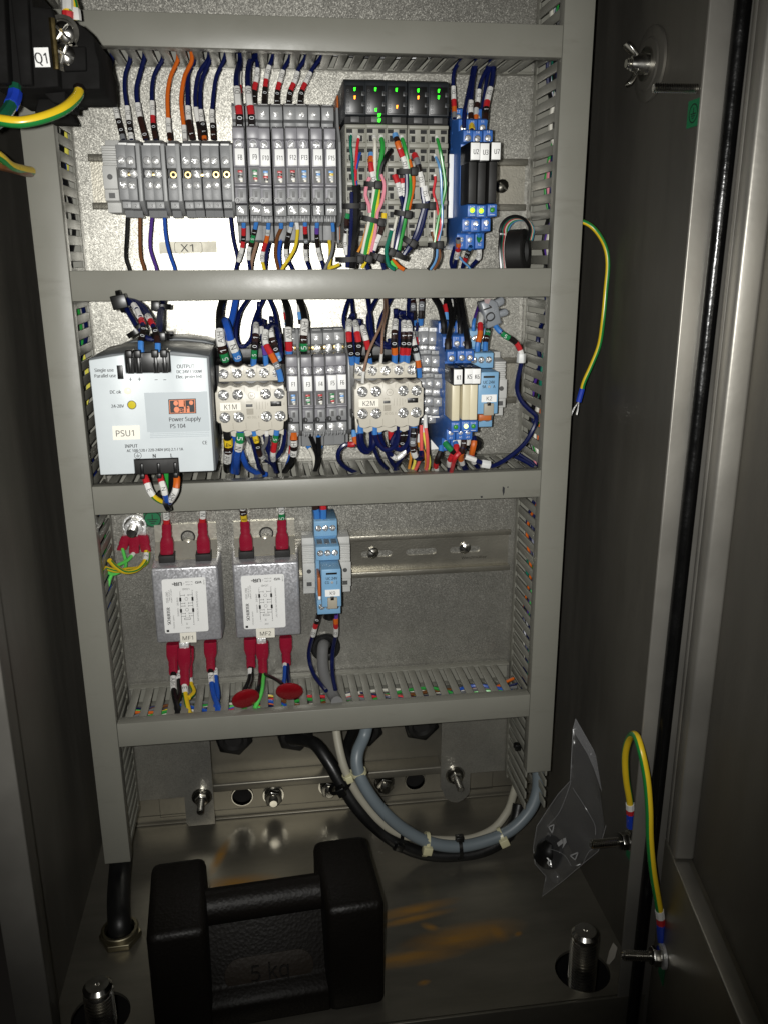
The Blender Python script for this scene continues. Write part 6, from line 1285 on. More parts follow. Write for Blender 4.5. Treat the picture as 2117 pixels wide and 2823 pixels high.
many('e7', (-58, -40), [
 ('dark blue wire with grey, orange and red sleeves under relay U2', 'navy', [(262, 1040), (262, 1160), (248, 1260), (232, 1360), (205, 1460)], 'grey3,orange3,red4,white7=D)'), ('plain dark blue wire left under relay U2', 'navy', [(215, 1160), (190, 1260), (165, 1370), (185, 1470)], '', (-50, -40), 1.4),
 ('dark blue wire with black and red sleeves under relay U3', 'navy', [(435, 1150), (400, 1230), (365, 1330), (320, 1440)], 'fblue3,black5=0,black4=0,red5'), ('dark blue wire with green and brown sleeves under relay U7', 'navy', [(560, 950), (555, 1060), (552, 1180), (545, 1290), (490, 1380), (410, 1470)], 'fblue3,green4,grey3,brown3,white8=D)'),
 ('thin pale blue wire crossing under relay U3', 'ltblue', [(278, 1290), (330, 1350), (400, 1430), (440, 1480)], '', (-62, -60), .7)], r=1.6)
# ferrite ring with looped wires
fc = Q('e7', 1090, 1225, -32); ax = Vector((.86, -.5, .06)).normalized()
add('ferrite_ring', MB().lathe(fc-ax*6, ax, [(0, 7), (0, 14.5), (.8, 15.3), (11.2, 15.3), (12, 14.5), (12, 7)], 32, cap=False), 'black_matte', None, 'black ferrite ring with thin wires wound through it, left of the right duct', 'ferrite ring', smooth=True)
for k, cn in enumerate(('ltblue', 'green', 'white', 'red', 'teal', 'black')):
    u = ax.orthogonal().normalized(); pts = []
    up_ = Vector((0, 0, 1)); up_ = (up_-ax*up_.dot(ax)).normalized()
    r0 = 16.5+k*.35; off = (k-2.5)*1.0; sdv = ax.cross(up_)
    c0 = fc+up_*13.5+sdv*off*2.2
    for a in range(-10, 200, 15): an = math.radians(a); pts.append(c0+ax*math.cos(an)*(9+k*.25)*-1+up_*math.sin(an)*(8.5+k*.3)+sdv*(off*.8+1.2*math.sin(an*1.3)))
    pts = [c0+ax*-9.5-up_*26+sdv*(off+2)]+[c0+ax*-10.5-up_*10+sdv*(off+1.5)]+pts+[c0+ax*8.5-up_*6]
    add('wire', MB().tube(smooth_path(pts), 1.15, 6), 'wire_'+cn, None, 'thin %s wire looped over the black ferrite ring' % {'ltblue': 'pale blue', 'dgreen': 'dark green'}.get(cn, cn), 'wire', 'wires on the ferrite ring', smooth=True)
# ---------------------------------------------------------------- row 2
many('g1', -100, [
 ('dark blue wire with red sleeve into the left plus output of the power supply', 'navy', [(665, 720, -116), (662, 600, -116), (680, 440, -108), (640, 280, -96), (560, 160, -86), (480, 120, -80)], 'fblue7,black6=0,black5=0,gap4,red5,white7=D)', 0, 1.7),
 ('dark blue wire with red sleeve into the right minus output of the power supply', 'navy', [(850, 720, -116), (845, 600, -116), (830, 470, -112), (770, 350, -104), (690, 230, -92), (590, 140, -82), (500, 110, -80)], 'fblue6,brown4,black6=0,gap3,red5,white6=D)', 0, 1.7),
 ('outer dark blue wire of the bent bundle above the power supply', 'navy', [(640, 470, -100), (580, 360, -92), (520, 260, -86), (490, 180, -80), (470, 120, -76)], '', 0, 1.8), ('inner dark blue wire of the bent bundle above the power supply', 'navy', [(800, 420, -100), (760, 300, -92), (680, 190, -84), (580, 130, -78), (480, 110, -76)], '', 0, 1.8),
 ('dark blue wire rising straight behind the power supply outputs', 'navy', [(850, 560, -110), (880, 400, -96), (890, 280, -80), (905, 180, -60), (925, 80, -40)], '', 0, 1.7), ('second dark blue wire rising beside it behind the power supply', 'navy', [(820, 500, -106), (855, 380, -92), (870, 280, -78), (895, 180, -58), (905, 80, -40)], '', 0, 1.7),
 ('dark blue loop joining the two output wires of the power supply', 'navy', [(650, 440, -104), (700, 530, -106), (790, 560, -106), (880, 470, -98)], '', 0, 1.7), ('sleeved dark blue wire lying on the bent bundle', 'navy', [(650, 300, -100), (600, 190, -92), (520, 110, -84), (450, 110, -80)], 'white6,gap2,white5', 0, 1.7)])
tie('black tie ending the bent bundle above the power supply', 'g1', 430, 125, -80, 6, 4, (1, 0, .2), (0, 1), 'black', 4.2); tie('black tie round the upright wires behind the power supply', 'g1', 900, 180, -62, 5, 4.5, (.1, 0, 1), (-.7, .7), 'black', 2.8); tie('black tie low on the bent bundle of the power supply', 'g1', 600, 470, -100, 5, 4, (.6, 0, -1), (-.8, .5), 'black', 2.6); tie('black tie beside the right output wire of the power supply', 'g1', 880, 520, -104, 5, 4, (0, 0, 1), (.3, 1), 'black', 2.4)
many('g2', -118, [
 ('yellow-green earth wire from the power supply input', 'earth', [(650, 940, -114), (675, 1020, -119), (710, 1120, -121), (760, 1200, -120), (830, 1250, -117), (885, 1262, -114), (930, 1240, -108)], 'fblack3,red5,white8=E', 0, 1.9), ('blue neutral wire from the power supply input', 'blue', [(835, 940, -114), (850, 1020, -119), (875, 1110, -121), (900, 1200, -119), (925, 1272, -115), (950, 1262, -110)], 'fblack2,red5,white8=N', 0, 1.9),
 ('black live wire from the power supply input', 'black', [(1020, 940, -114), (1025, 1010, -118), (1012, 1120, -120), (985, 1200, -118), (940, 1262, -114), (900, 1240, -108)], 'fblack3,orange7,white11=A)H', 0, 1.9), ('green wire rising behind the power supply input', 'green', [(905, 920, -96), (905, 1040, -100), (915, 1180, -108), (930, 1250, -110)], '', 0, 1.9), ('black wire rising behind the power supply input', 'black', [(955, 920, -94), (950, 1040, -98), (945, 1180, -106), (935, 1250, -110)], '', 0, 2.6)])
tie('black tie gathering the three input wires of the power supply', 'g2', 905, 1262, -113, 5, 3.6, (1, 0, .3), (-1, -.4), 'black', 2.8)
many('g3', (-70, -34), [
 ('thick black wire marked AH into the first top terminal of contactor K1M', 'black', [(190, 810, -68), (160, 690, -74), (120, 520, -76), (105, 380, -72), (115, 200, -58), (145, 40, -36)], 'gap5,green6=5,brown5=1,white10=A)H', 0, 2.8),
 ('thick blue wire marked N into the second top terminal of contactor K1M', 'blue', [(330, 810, -68), (300, 690, -74), (250, 560, -78), (200, 400, -78), (175, 300, -70), (160, 400, -60), (190, 560, -52)], 'fblack6,blue7=6,white8=N', 0, 2.8),
 ('blue wire rising to the duct behind the thick blue wire of K1M', 'blue', [(180, 600, -48), (215, 420, -44), (255, 250, -38), (300, 30, -32)], '', 0, 2.5),
 ('dark blue wire hanging in a wide loop above contactor K1M', 'navy', [(450, 40, -34), (360, 180, -48), (310, 330, -56), (295, 480, -60), (330, 590, -62), (400, 590, -62), (470, 500, -58), (500, 340, -50), (550, 180, -40), (620, 40, -32)], '', 0, 1.6),
 ('dark blue wire marked DL into the third top terminal of contactor K1M', 'navy', [(495, 810, -70), (505, 700, -74), (515, 560, -76), (518, 420, -74), (530, 340, -66), (570, 300, -60), (610, 360, -54)], 'fblue6,green6=5,black5=0,brown5=1,white10=D)L', 0, 1.9),
 ('dark blue wire with violet sleeve into the fourth top terminal of contactor K1M', 'navy', [(640, 810, -70), (635, 700, -72), (610, 560, -70), (590, 420, -64), (575, 320, -56), (545, 270, -48), (560, 160, -40)], 'fblue7,violet6,gap8,white6', 0, 1.7),
 ('dark blue wire marked DL with orange and red sleeves, bent over contactor K1M', 'navy', [(810, 1000, -86), (790, 900, -86), (735, 760, -86), (660, 620, -86), (625, 540, -84), (630, 420, -80), (690, 350, -72), (760, 380, -64), (790, 520, -58)], 'fblue8,grey5=8,orange6,red6,white10=D)L', 0, 1.9),
 ('dark blue wire marked DL ten behind the bent one on contactor K1M', 'navy', [(790, 760, -70), (760, 650, -72), (710, 520, -72), (690, 410, -70), (700, 330, -60)], 'fltblue6=6,black5=0,brown5=1,white9=D)L', 0, 1.8),
 ('dark blue wire from the duct down the right side of contactor K1M', 'navy', [(670, 40, -32), (730, 200, -42), (770, 380, -54), (800, 560, -60), (815, 740, -62)], '', 0, 1.7),
 ('thick black wire marked AH into the top of fuse terminal F1', 'black', [(903, 690, -56), (900, 560, -58), (895, 420, -56), (890, 260, -50), (870, 140, -42), (845, 40, -32)], 'fblue3,red6,white9=A)H', 0, 2.4),
 ('thick black wire marked AH into the top of fuse terminal F3', 'black', [(1072, 690, -56), (1068, 560, -58), (1070, 420, -58), (1075, 280, -54), (1050, 150, -44), (1010, 40, -32)], 'gap3,green5=5,brown5=1,white10=A)H', 0, 2.6),
 ('short sleeved wire peeping from behind the F1 wire', 'black', [(870, 360, -30), (858, 250, -30), (845, 130, -28), (850, 60, -26)], 'fltblue2,gap2,red5,white5', 0, 1.2), ('short sleeved wire peeping from behind the F3 wire', 'black', [(1030, 340, -30), (1022, 250, -30), (1008, 130, -28), (1000, 60, -26)], 'black3,ltblue5,white5', 0, 1.2)], up=4)
many('g4', (-78, -50), [
 ('thick black wire marked AH under the first bottom terminal of contactor K1M', 'black', [(185, 590, -74), (195, 680, -76), (205, 780, -74), (200, 900, -68), (190, 990, -62), (195, 1060, -50)], 'gap7,yellow5=4,brown6=1,white10=A)H', 0, 2.9), ('thick blue wire marked N under the second bottom terminal of contactor K1M', 'blue', [(345, 590, -74), (338, 680, -76), (325, 780, -74), (305, 900, -68), (295, 990, -60), (300, 1080, -48)], 'gap3,green6=5,white7=N', 0, 2.8),
 ('dark blue printed wire between the first two bottom terminals of K1M', 'blue', [(270, 620, -66), (275, 780, -64), (280, 920, -58), (260, 1080, -48)], '', 0, 2.2), ('blue wire curving right from under contactor K1M', 'blue', [(330, 780, -62), (365, 900, -60), (400, 980, -56), (440, 1040, -50), (560, 1105, -40), (640, 1110, -36)], '', 0, 2.3),
 ('dark blue wire with yellow and black sleeves under contactor K1M', 'navy', [(488, 585, -74), (510, 680, -74), (540, 780, -72), (570, 880, -68), (620, 930, -60), (700, 980, -50)], 'fblue5,yellow5=4,black6=0,brown6,white7=C', 0, 1.7), ('dark blue wire running down from the yellow-marked terminal of K1M', 'navy', [(470, 690, -64), (505, 800, -64), (535, 930, -60), (570, 1040, -52), (610, 1100, -44)], '', 0, 1.5),
 ('grey wire looping under the third bottom terminal of contactor K1M', 'grey', [(465, 760, -62), (420, 680, -64), (430, 650, -66), (470, 670, -66)], '', 0, 1.3), ('grey wire with white ferrule under contactor K1M', 'grey', [(640, 585, -74), (642, 680, -74), (635, 760, -70), (600, 830, -66), (640, 910, -60), (700, 960, -54)], 'fwhite5', 0, 1.4),
 ('dark blue wire marked DL under the last bottom terminal of contactor K1M', 'navy', [(765, 560, -76), (760, 660, -76), (740, 760, -74), (720, 880, -70), (720, 960, -62), (750, 1080, -46)], 'fblue6,green5=5,red8,white10=D)L', 0, 1.8), ('dark blue loop left of the DL wire under contactor K1M', 'navy', [(620, 600, -70), (630, 720, -68), (660, 840, -66), (710, 940, -64), (745, 1050, -54)], '', 0, 1.6), ('dark blue loop right of the DL wire under contactor K1M', 'navy', [(850, 600, -70), (845, 720, -68), (810, 840, -66), (760, 910, -64), (720, 960, -60)], '', 0, 1.7),
 ('second dark blue wire under the fourth terminal of contactor K1M', 'navy', [(665, 600, -68), (660, 720, -66), (680, 860, -64), (700, 960, -60), (760, 1080, -48)], '', 0, 1.6),
 ('black wire marked AH under fuse terminal F1', 'black', [(955, 640, -58), (958, 720, -60), (955, 840, -58), (930, 960, -52), (880, 1040, -46), (850, 1090, -40)], 'orange5,white4=H,black3,white5=A', 0, 2.4), ('blue wire behind the black wire under fuse terminal F1', 'blue', [(930, 780, -42), (915, 920, -42), (880, 1020, -40), (870, 1100, -36)], 'red6', 0, 1.6),
 ('black wire under fuse terminal F3', 'black', [(1135, 650, -56), (1170, 740, -54), (1210, 860, -50), (1225, 960, -46), (1195, 1100, -38)], '', 0, 1.7), ('black wire under fuse terminal F4', 'black', [(1235, 650, -56), (1240, 760, -54), (1240, 880, -50), (1215, 1020, -42), (1185, 1110, -36)], 'fblue1.5', 0, 1.9), ('white wire behind the black wires under fuse terminal F3', 'white', [(1110, 770, -34), (1160, 860, -36), (1190, 960, -38), (1200, 1120, -34)], 'fblue3', 0, 1.6), ('pale wire behind the black wire under fuse terminal F4', 'white', [(1270, 770, -34), (1265, 870, -36), (1230, 990, -38), (1210, 1110, -34)], 'fblue3', 0, 1.0)])
many('g5', (-70, -34), [
 ('dark blue wire from the duct curving to the left above contactor K2M', 'navy', [(165, 60, -32), (120, 180, -44), (95, 320, -50), (100, 430, -52), (130, 480, -50)], '', 0, 1.5), ('dark blue wire from the duct straight down to the left of contactor K2M', 'navy', [(195, 60, -32), (205, 220, -46), (215, 400, -58), (222, 620, -64), (230, 840, -66)], '', 0, 1.5),
 ('dark blue wire marked DL into the first top terminal of contactor K2M', 'navy', [(205, 970, -68), (195, 820, -72), (175, 690, -74), (160, 540, -74), (165, 420, -70), (180, 350, -62), (215, 345, -56)], 'fblue7,black5=0,black5=0,red6,white10=D)L', 0, 1.9), ('second dark blue wire marked DL into the first top terminal of contactor K2M', 'navy', [(272, 970, -68), (280, 820, -72), (290, 690, -74), (280, 560, -74), (262, 440, -70), (235, 360, -62), (200, 370, -56)], 'fblue7,black5=0,black5=0,red6,white10=D)L', 0, 1.9),
 ('dark blue wire marked DL into the second top terminal of contactor K2M', 'navy', [(452, 970, -68), (445, 850, -72), (415, 710, -74), (380, 570, -74), (345, 440, -68), (305, 430, -60)], 'fblue6,black6=0,red6,white10=D)L', 0, 1.9),
 ('dark blue wire down to the wide loop above contactor K2M', 'navy', [(420, 60, -32), (435, 200, -44), (460, 380, -52), (480, 560, -58), (560, 680, -60), (680, 740, -60), (760, 720, -60)], '', 0, 1.6), ('dark blue wire crossing it above contactor K2M', 'navy', [(545, 60, -32), (470, 200, -42), (430, 330, -48), (430, 480, -52), (460, 600, -56), (540, 680, -58)], '', 0, 1.6), ('dark blue wire of the inner loop above contactor K2M', 'navy', [(745, 60, -32), (650, 220, -44), (590, 380, -50), (580, 540, -54), (620, 660, -58), (720, 700, -58)], '', 0, 1.6),
 ('thin tan wire with white ferrule into the third top terminal of contactor K2M', 'tan', [(602, 950, -72), (612, 780, -76), (622, 560, -74), (650, 380, -64), (685, 220, -50), (680, 60, -34)], 'fwhite7', 0, 1.0), ('thin tan wire with white ferrule crossing the face of contactor K2M', 'tan', [(352, 1230, -90), (365, 1080, -92), (420, 830, -92), (510, 640, -88), (610, 430, -78), (650, 260, -60), (655, 60, -36)], 'fwhite8', 0, 1.0),
 ('dark blue wire marked DL with orange sleeve into the fourth top terminal of K2M', 'navy', [(790, 950, -70), (790, 820, -74), (790, 680, -76), (795, 540, -76), (800, 400, -70), (805, 290, -62)], 'fblue7,orange5,black6=0,brown5=1,white9=D)L', 0, 2.0), ('dark blue wire marked DL into the last top terminal of K2M, left of a pair', 'navy', [(895, 950, -70), (902, 820, -74), (910, 680, -76), (920, 520, -76), (922, 400, -72), (900, 330, -64), (860, 320, -56)], 'fblue7,red5,black6=0,brown4=1,white8=D)L', 0, 1.9), ('dark blue wire marked DL into the last top terminal of K2M, right of a pair', 'navy', [(960, 950, -70), (970, 810, -74), (985, 670, -76), (1000, 520, -76), (985, 400, -72), (930, 320, -64), (870, 310, -56)], 'fblue7,red5,black6=0,brown4=1,white8=D)L', 0, 1.9),
 ('dark blue wire bridging over the tops of the K2M wires', 'navy', [(850, 720, -60), (850, 500, -62), (860, 350, -60), (920, 315, -56)], '', 0, 1.7), ('dark blue wire from the duct down behind the last K2M wires', 'navy', [(990, 60, -32), (985, 220, -42), (985, 360, -50), (990, 500, -56)], '', 0, 1.7),
 ('sleeved wire with white and orange bands between K2M and the stepped terminals', 'navy', [(1135, 1150, -64), (1125, 1020, -66), (1105, 900, -66), (1080, 760, -66), (1050, 640, -64), (1030, 500, -56), (1020, 340, -46)], 'fblue7,orange5,clear5,black5=8,white11=0)J', 0, 1.8), ('wire with black and grey sleeves into the first stepped terminal', 'navy', [(1065, 420, -32), (1060, 330, -34), (1050, 220, -34), (1040, 120, -32), (1035, 50, -28)], 'fblue4,black6,grey5=0,brown5=1,white6=1', 0, 1.8), ('wire with black and grey sleeves into the second stepped terminal', 'navy', [(1150, 420, -32), (1152, 330, -34), (1155, 220, -34), (1160, 120, -32), (1170, 50, -28)], 'fblue5,black5,grey6=0,brown4=1,white6=1', 0, 1.9),
 ('small red-banded wire beside the second stepped terminal', 'navy', [(1100, 700, -44), (1085, 620, -44), (1080, 540, -42), (1100, 480, -40)], 'red5,grey4', 0, 1.2)], up=4)
many('g6', (-78, -50), [
 ('dark blue U-shaped loop under the first two bottom terminals of contactor K2M', 'navy', [(320, 560, -74), (320, 680, -76), (340, 800, -76), (400, 900, -74), (480, 880, -72), (520, 780, -70), (500, 680, -70), (470, 570, -72)], 'fblue6', 0, 2.0), ('second dark blue U-shaped loop under contactor K2M, hanging lower', 'navy', [(300, 560, -70), (300, 720, -70), (310, 860, -70), (380, 940, -68), (460, 900, -66), (470, 760, -66), (470, 600, -68)], 'fblue6', 0, 1.9),
 ('dark blue loop between the second and fourth bottom terminals of K2M', 'navy', [(520, 570, -74), (530, 700, -74), (560, 820, -74), (660, 900, -74), (770, 870, -74), (830, 760, -74), (840, 660, -74), (840, 560, -74)], 'fblue6', 0, 1.9), ('dark blue loop between the fourth and last bottom terminals of K2M', 'navy', [(900, 560, -72), (800, 700, -72), (760, 800, -72), (830, 890, -72), (920, 880, -72), (985, 780, -74), (1000, 660, -74), (1005, 560, -74)], 'fblue6', 0, 1.9),
 ('dark blue wire slanting down from under contactor K2M to the duct', 'navy', [(570, 600, -66), (620, 780, -64), (690, 950, -60), (760, 1080, -52), (830, 1180, -44)], 'fblue4', 0, 1.7), ('dark blue wire running down and right from the loops under K2M', 'navy', [(500, 860, -66), (540, 970, -62), (600, 1080, -54), (680, 1160, -46)], '', 0, 1.6), ('dark blue wire crossing back to the left under contactor K2M', 'navy', [(1060, 800, -68), (980, 900, -66), (900, 1000, -60), (830, 1110, -52), (800, 1180, -46)], '', 0, 1.7), ('dark blue wire tucked under the white sleeves below K2M', 'navy', [(720, 930, -66), (780, 1010, -64), (860, 1010, -64), (960, 900, -64)], 'gap4,white7=0,white6=L', 0, 1.7),
 ('dark blue wire with red and black sleeves behind the loops of K2M', 'navy', [(735, 580, -64), (735, 650, -64), (738, 760, -62), (760, 880, -60)], 'fblue3,red6,black6=0', 0, 1.9), ('wire with black, red and white sleeves under the fourth bottom terminal of K2M', 'navy', [(905, 570, -68), (905, 680, -68), (895, 800, -66), (880, 900, -62)], 'gap3,black6=1,black6=0,red5,white5', 0, 1.9), ('second wire with black, red and white sleeves beside it under K2M', 'navy', [(955, 570, -67), (958, 680, -67), (945, 800, -65), (930, 900, -61)], 'fblue3,black6=1,black6=0,red5,white5', 0, 1.9),
 ('dark blue wire with black and grey sleeves under the last bottom terminal of K2M', 'navy', [(1065, 530, -74), (1060, 640, -76), (1052, 780, -76), (1050, 890, -74), (1080, 1010, -70), (1150, 1020, -64), (1160, 930, -60)], 'fblue4,black6=1,grey6=8,brown5=1,white5', 0, 2.1),
 ('dark blue wire with orange and red sleeves looping left of contactor K2M', 'navy', [(235, 590, -60), (235, 700, -62), (250, 800, -64), (200, 830, -64), (100, 830, -64), (20, 920, -64), (15, 1020, -62), (60, 1110, -56), (170, 1180, -50), (330, 1250, -40)], 'fltblue7,orange5,red5', 0, 1.8),
 ('red wire with white ferrule beside the stepped terminals', 'salmon', [(1215, 420, -62), (1222, 560, -64), (1235, 760, -64), (1255, 960, -60), (1250, 1110, -52), (1210, 1230, -44)], 'fwhite9', 0, 1.4), ('second red wire, nearer contactor K2M', 'salmon', [(1160, 560, -62), (1158, 720, -62), (1155, 900, -60), (1135, 1060, -54), (1050, 1240, -42)], '', 0, 1.4), ('pale yellow wire between the two red wires', 'lemon', [(1185, 560, -60), (1205, 720, -60), (1240, 880, -58), (1280, 1060, -52), (1260, 1200, -44), (1230, 1250, -40)], 'fwhite5', 0, 1.2), ('gold wire dipping into the duct right of K2M', 'gold', [(1180, 900, -52), (1215, 1000, -50), (1230, 1110, -46), (1200, 1230, -40)], '', 0, 1.2), ('gold wire dipping into the duct left of the red wires', 'gold', [(1015, 900, -50), (1010, 1020, -48), (990, 1160, -42)], '', 0, 1.2), ('pale yellow wire dipping into the duct left of the red wires', 'lemon', [(1075, 980, -50), (1070, 1080, -48), (1020, 1220, -42)], '', 0, 1.2), ('orange wire with white ferrule behind the red wires', 'gold', [(1130, 680, -50), (1130, 780, -50), (1135, 860, -48)], 'fwhite6', 0, 1.2)])
many('g7', (-50, -34), [
 ('thick black wire into the upper row of relay K1', 'black', [(210, 560, -46), (210, 440, -48), (195, 320, -46), (150, 180, -40), (80, 50, -30)], '', 0, 2.5), ('thick black wire with clamp end into the middle row of relay K1', 'black', [(268, 770, -66), (268, 680, -66), (280, 580, -64), (310, 400, -56), (300, 220, -46), (265, 50, -32)], 'black8', 0, 2.2), ('black wire into the upper row between relays K5 and K6', 'black', [(430, 550, -48), (430, 430, -48), (420, 250, -42), (400, 50, -30)], '', 0, 2.3), ('black wire into the middle row of relay K6', 'black', [(530, 780, -66), (530, 680, -66), (510, 480, -60), (470, 250, -48), (435, 50, -32)], 'black7', 0, 2.2), ('black wire crossing above relay K5', 'black', [(330, 420, -50), (345, 300, -46), (355, 180, -40), (320, 50, -30)], '', 0, 1.6),
 ('wire with red and blue sleeves into the upper row of relay K1', 'black', [(240, 350, -42), (238, 240, -40), (240, 130, -36), (250, 50, -30)], 'fltblue5,red6', 0, 2.0), ('dark blue wire with white sleeve above relay K5', 'navy', [(335, 280, -40), (330, 170, -38), (310, 60, -30)], 'gap2,white10=1', 0, 1.8),
 ('violet wire with blue ferrule above relay K2', 'violet', [(605, 490, -56), (608, 400, -56), (640, 270, -48), (680, 150, -38)], 'fblue9', 0, 1.2), ('thin pink wire beside the violet wire above relay K2', 'pink', [(598, 400, -52), (625, 290, -46), (665, 170, -38)], '', 0, .7),
 ('dark blue wire with white, red and orange sleeves into relay K2', 'navy', [(658, 770, -66), (672, 660, -66), (690, 540, -64), (705, 400, -60), (712, 280, -52), (700, 180, -42)], 'fblue6,orange8,red6,white12', 0, 1.8), ('dark blue wire with green and brown sleeves into relay K2', 'navy', [(765, 770, -66), (775, 650, -64), (790, 540, -60), (810, 470, -54)], 'fblue6,brown5=1,green5=5,brown5', 0, 1.8)], r=1.8)
# the grey screw connector block and the long blue lead
cb = thing('connector_block', 'translucent grey screw connector block hand-lettered Q1, hanging below the duct', 'connector', Q('g7', 860, 260, -58))
def gpoly(pts, d0, d1, nm, mat, bev=.8): return add(nm, MB().prism([(Q('g7', x, y, -58).x, Q('g7', x, y, -58).z) for x, y in pts], d0, d1, 'y'), mat, cb, bev=bev)
pm('clear_grey', '#8d9196', .3, var=.05, trans=.15)
gpoly([(685, 110), (860, 70), (930, 110), (980, 390), (790, 470), (745, 300)], -60, -48, 'body', 'clear_grey', 1.2)
for q in ([(850, 110), (1000, 30), (1035, 70), (1030, 140), (880, 210)], [(890, 260), (1050, 190), (1090, 230), (1080, 290), (920, 330)]): gpoly(q, -58, -50, 'barrel', 'clear_grey', 1.4)
gpoly([(900, 380), (990, 350), (1005, 390), (935, 430)], -57, -50, 'barrel', 'clear_grey', 1.0)
text('Q', Q('g7', 838, 300, -60.3), 9.5, cb, 'ink', (.55, 0, -.83), (.83, 0, .55), lift=.3, bold=.3); text('1', Q('g7', 800, 185, -60.3), 9.0, cb, 'ink', (.3, 0, -.95), (.95, 0, .3), lift=.3, bold=.3)
gpoly([(740, 70), (830, 60), (800, 130), (750, 120)], -60.4, -60.1, 'pink_mark', pm('pinkish', '#9c8686', .5).name, 0)
wire('long dark blue lead curving from the connector block round to the K6 wires', 'g7', [(905, 430, -58), (950, 490, -60), (1040, 560, -62), (1120, 610, -62), (1190, 680, -62), (1245, 780, -62), (1255, 880, -62), (1215, 1060, -62), (1200, 1200, -62), ('g8', 1230, 80, -62), ('g8', 1290, 210, -64), ('g8', 1400, 320, -66), ('g8', 1465, 390, -66), ('g8', 1465, 470, -66), ('g8', 1420, 580, -66), ('g8', 1340, 710, -68), ('g8', 1220, 830, -70), ('g8', 1060, 950, -72), ('g8', 930, 1000, -74), ('g8', 840, 985, -75), ('g8', 720, 935, -76), ('g8', 590, 890, -76)], 'navy', 1.8, 'fblue6,gap1,green6=5,black6,red6,white7', emarks='white8')
for c, x, y, dv in (('g7', 1250, 862, (0, 0, 1)), ('g8', 842, 985, (1, 0, -.2))):
    p = Q(c, x, y, -62 if c == 'g7' else -75); t = Vector(dv).normalized(); add('clip_marker', MB().tube([p-t*3.2, p, p+t*3.2], 3.2, 6), 'white_nylon', bpy.data.objects['wire'] if False else None, 'white clip marker on the long dark blue lead, %s' % ('beside the right upright duct' if c == 'g7' else 'above the lower duct'), 'marker', bev=.3)
many('g8', (-72, -56), [
 ('wire with black and red sleeves under the A2 row of relay K1', 'navy', [(295, 760, -60), (285, 830, -62), (255, 910, -62), (225, 1000, -58), (250, 1080, -50)], 'fblue4,black9,red6,white4', 0, 1.9), ('wire with green and white-striped sleeves under relay K1', 'navy', [(340, 720, -74), (380, 770, -76), (430, 820, -76), (480, 860, -74)], 'green7,black7=1', 0, 1.9),
 ('wire with red sleeves crossing under relay K5', 'navy', [(470, 720, -70), (480, 790, -74), (440, 870, -74), (400, 950, -70), (395, 1060, -58)], 'fblue3,red8,red5,white8', 0, 1.9), ('red sleeved wire slanting under relay K5', 'red', [(520, 840, -78), (460, 900, -78), (440, 980, -72), (420, 1080, -60)], 'red9', 0, 1.7), ('wire with black and orange sleeves under relay K5', 'navy', [(575, 680, -70), (570, 760, -72), (550, 830, -72), (540, 920, -66), (590, 1060, -54)], 'brown6=1,brown4,orange9,white6', 0, 1.9),
 ('wire with white ferrule between relays K1 and K5', 'navy', [(515, 670, -68), (515, 740, -68), (510, 800, -68)], 'fwhite6,red5', 0, 1.8), ('wire with white ferrule between relays K5 and K6', 'black', [(632, 670, -68), (625, 720, -66), (600, 760, -64)], 'fwhite5', 0, 1.7),
 ('wire with orange and red sleeves under relay K6', 'navy', [(700, 650, -64), (695, 720, -66), (680, 800, -66), (675, 890, -62), (710, 970, -56), (780, 1060, -46)], 'gap3,orange10,red6,white6', 0, 1.9), ('black wire looping round under relay K2', 'black', [(700, 650, -62), (760, 680, -62), (765, 760, -62), (710, 810, -60), (640, 800, -58), (605, 740, -58), (615, 690, -60)], '', 0, 1.8), ('dark blue wire dipping into the duct under relay K6', 'navy', [(560, 960, -62), (600, 1040, -54), (640, 1090, -48)], '', 0, 1.9), ('dark blue wire lying in the duct mouth beside the right upright duct', 'navy', [(1180, 880, -40), (1280, 930, -40), (1380, 980, -42), (1470, 1050, -44)], '', 0, 1.7), ('second dark blue wire lying in the duct mouth beside the right upright duct', 'navy', [(1250, 860, -36), (1340, 920, -38), (1420, 970, -40), (1480, 1040, -42)], '', 0, 1.6)])
add('white_card', MB().quad([Q('g6', *q, -8) for q in ((1190, 770), (1330, 755), (1400, 830), (1400, 890), (1180, 910))], .6), 'tag', None, 'white plastic card behind the red wires, below the stepped terminals', 'card')
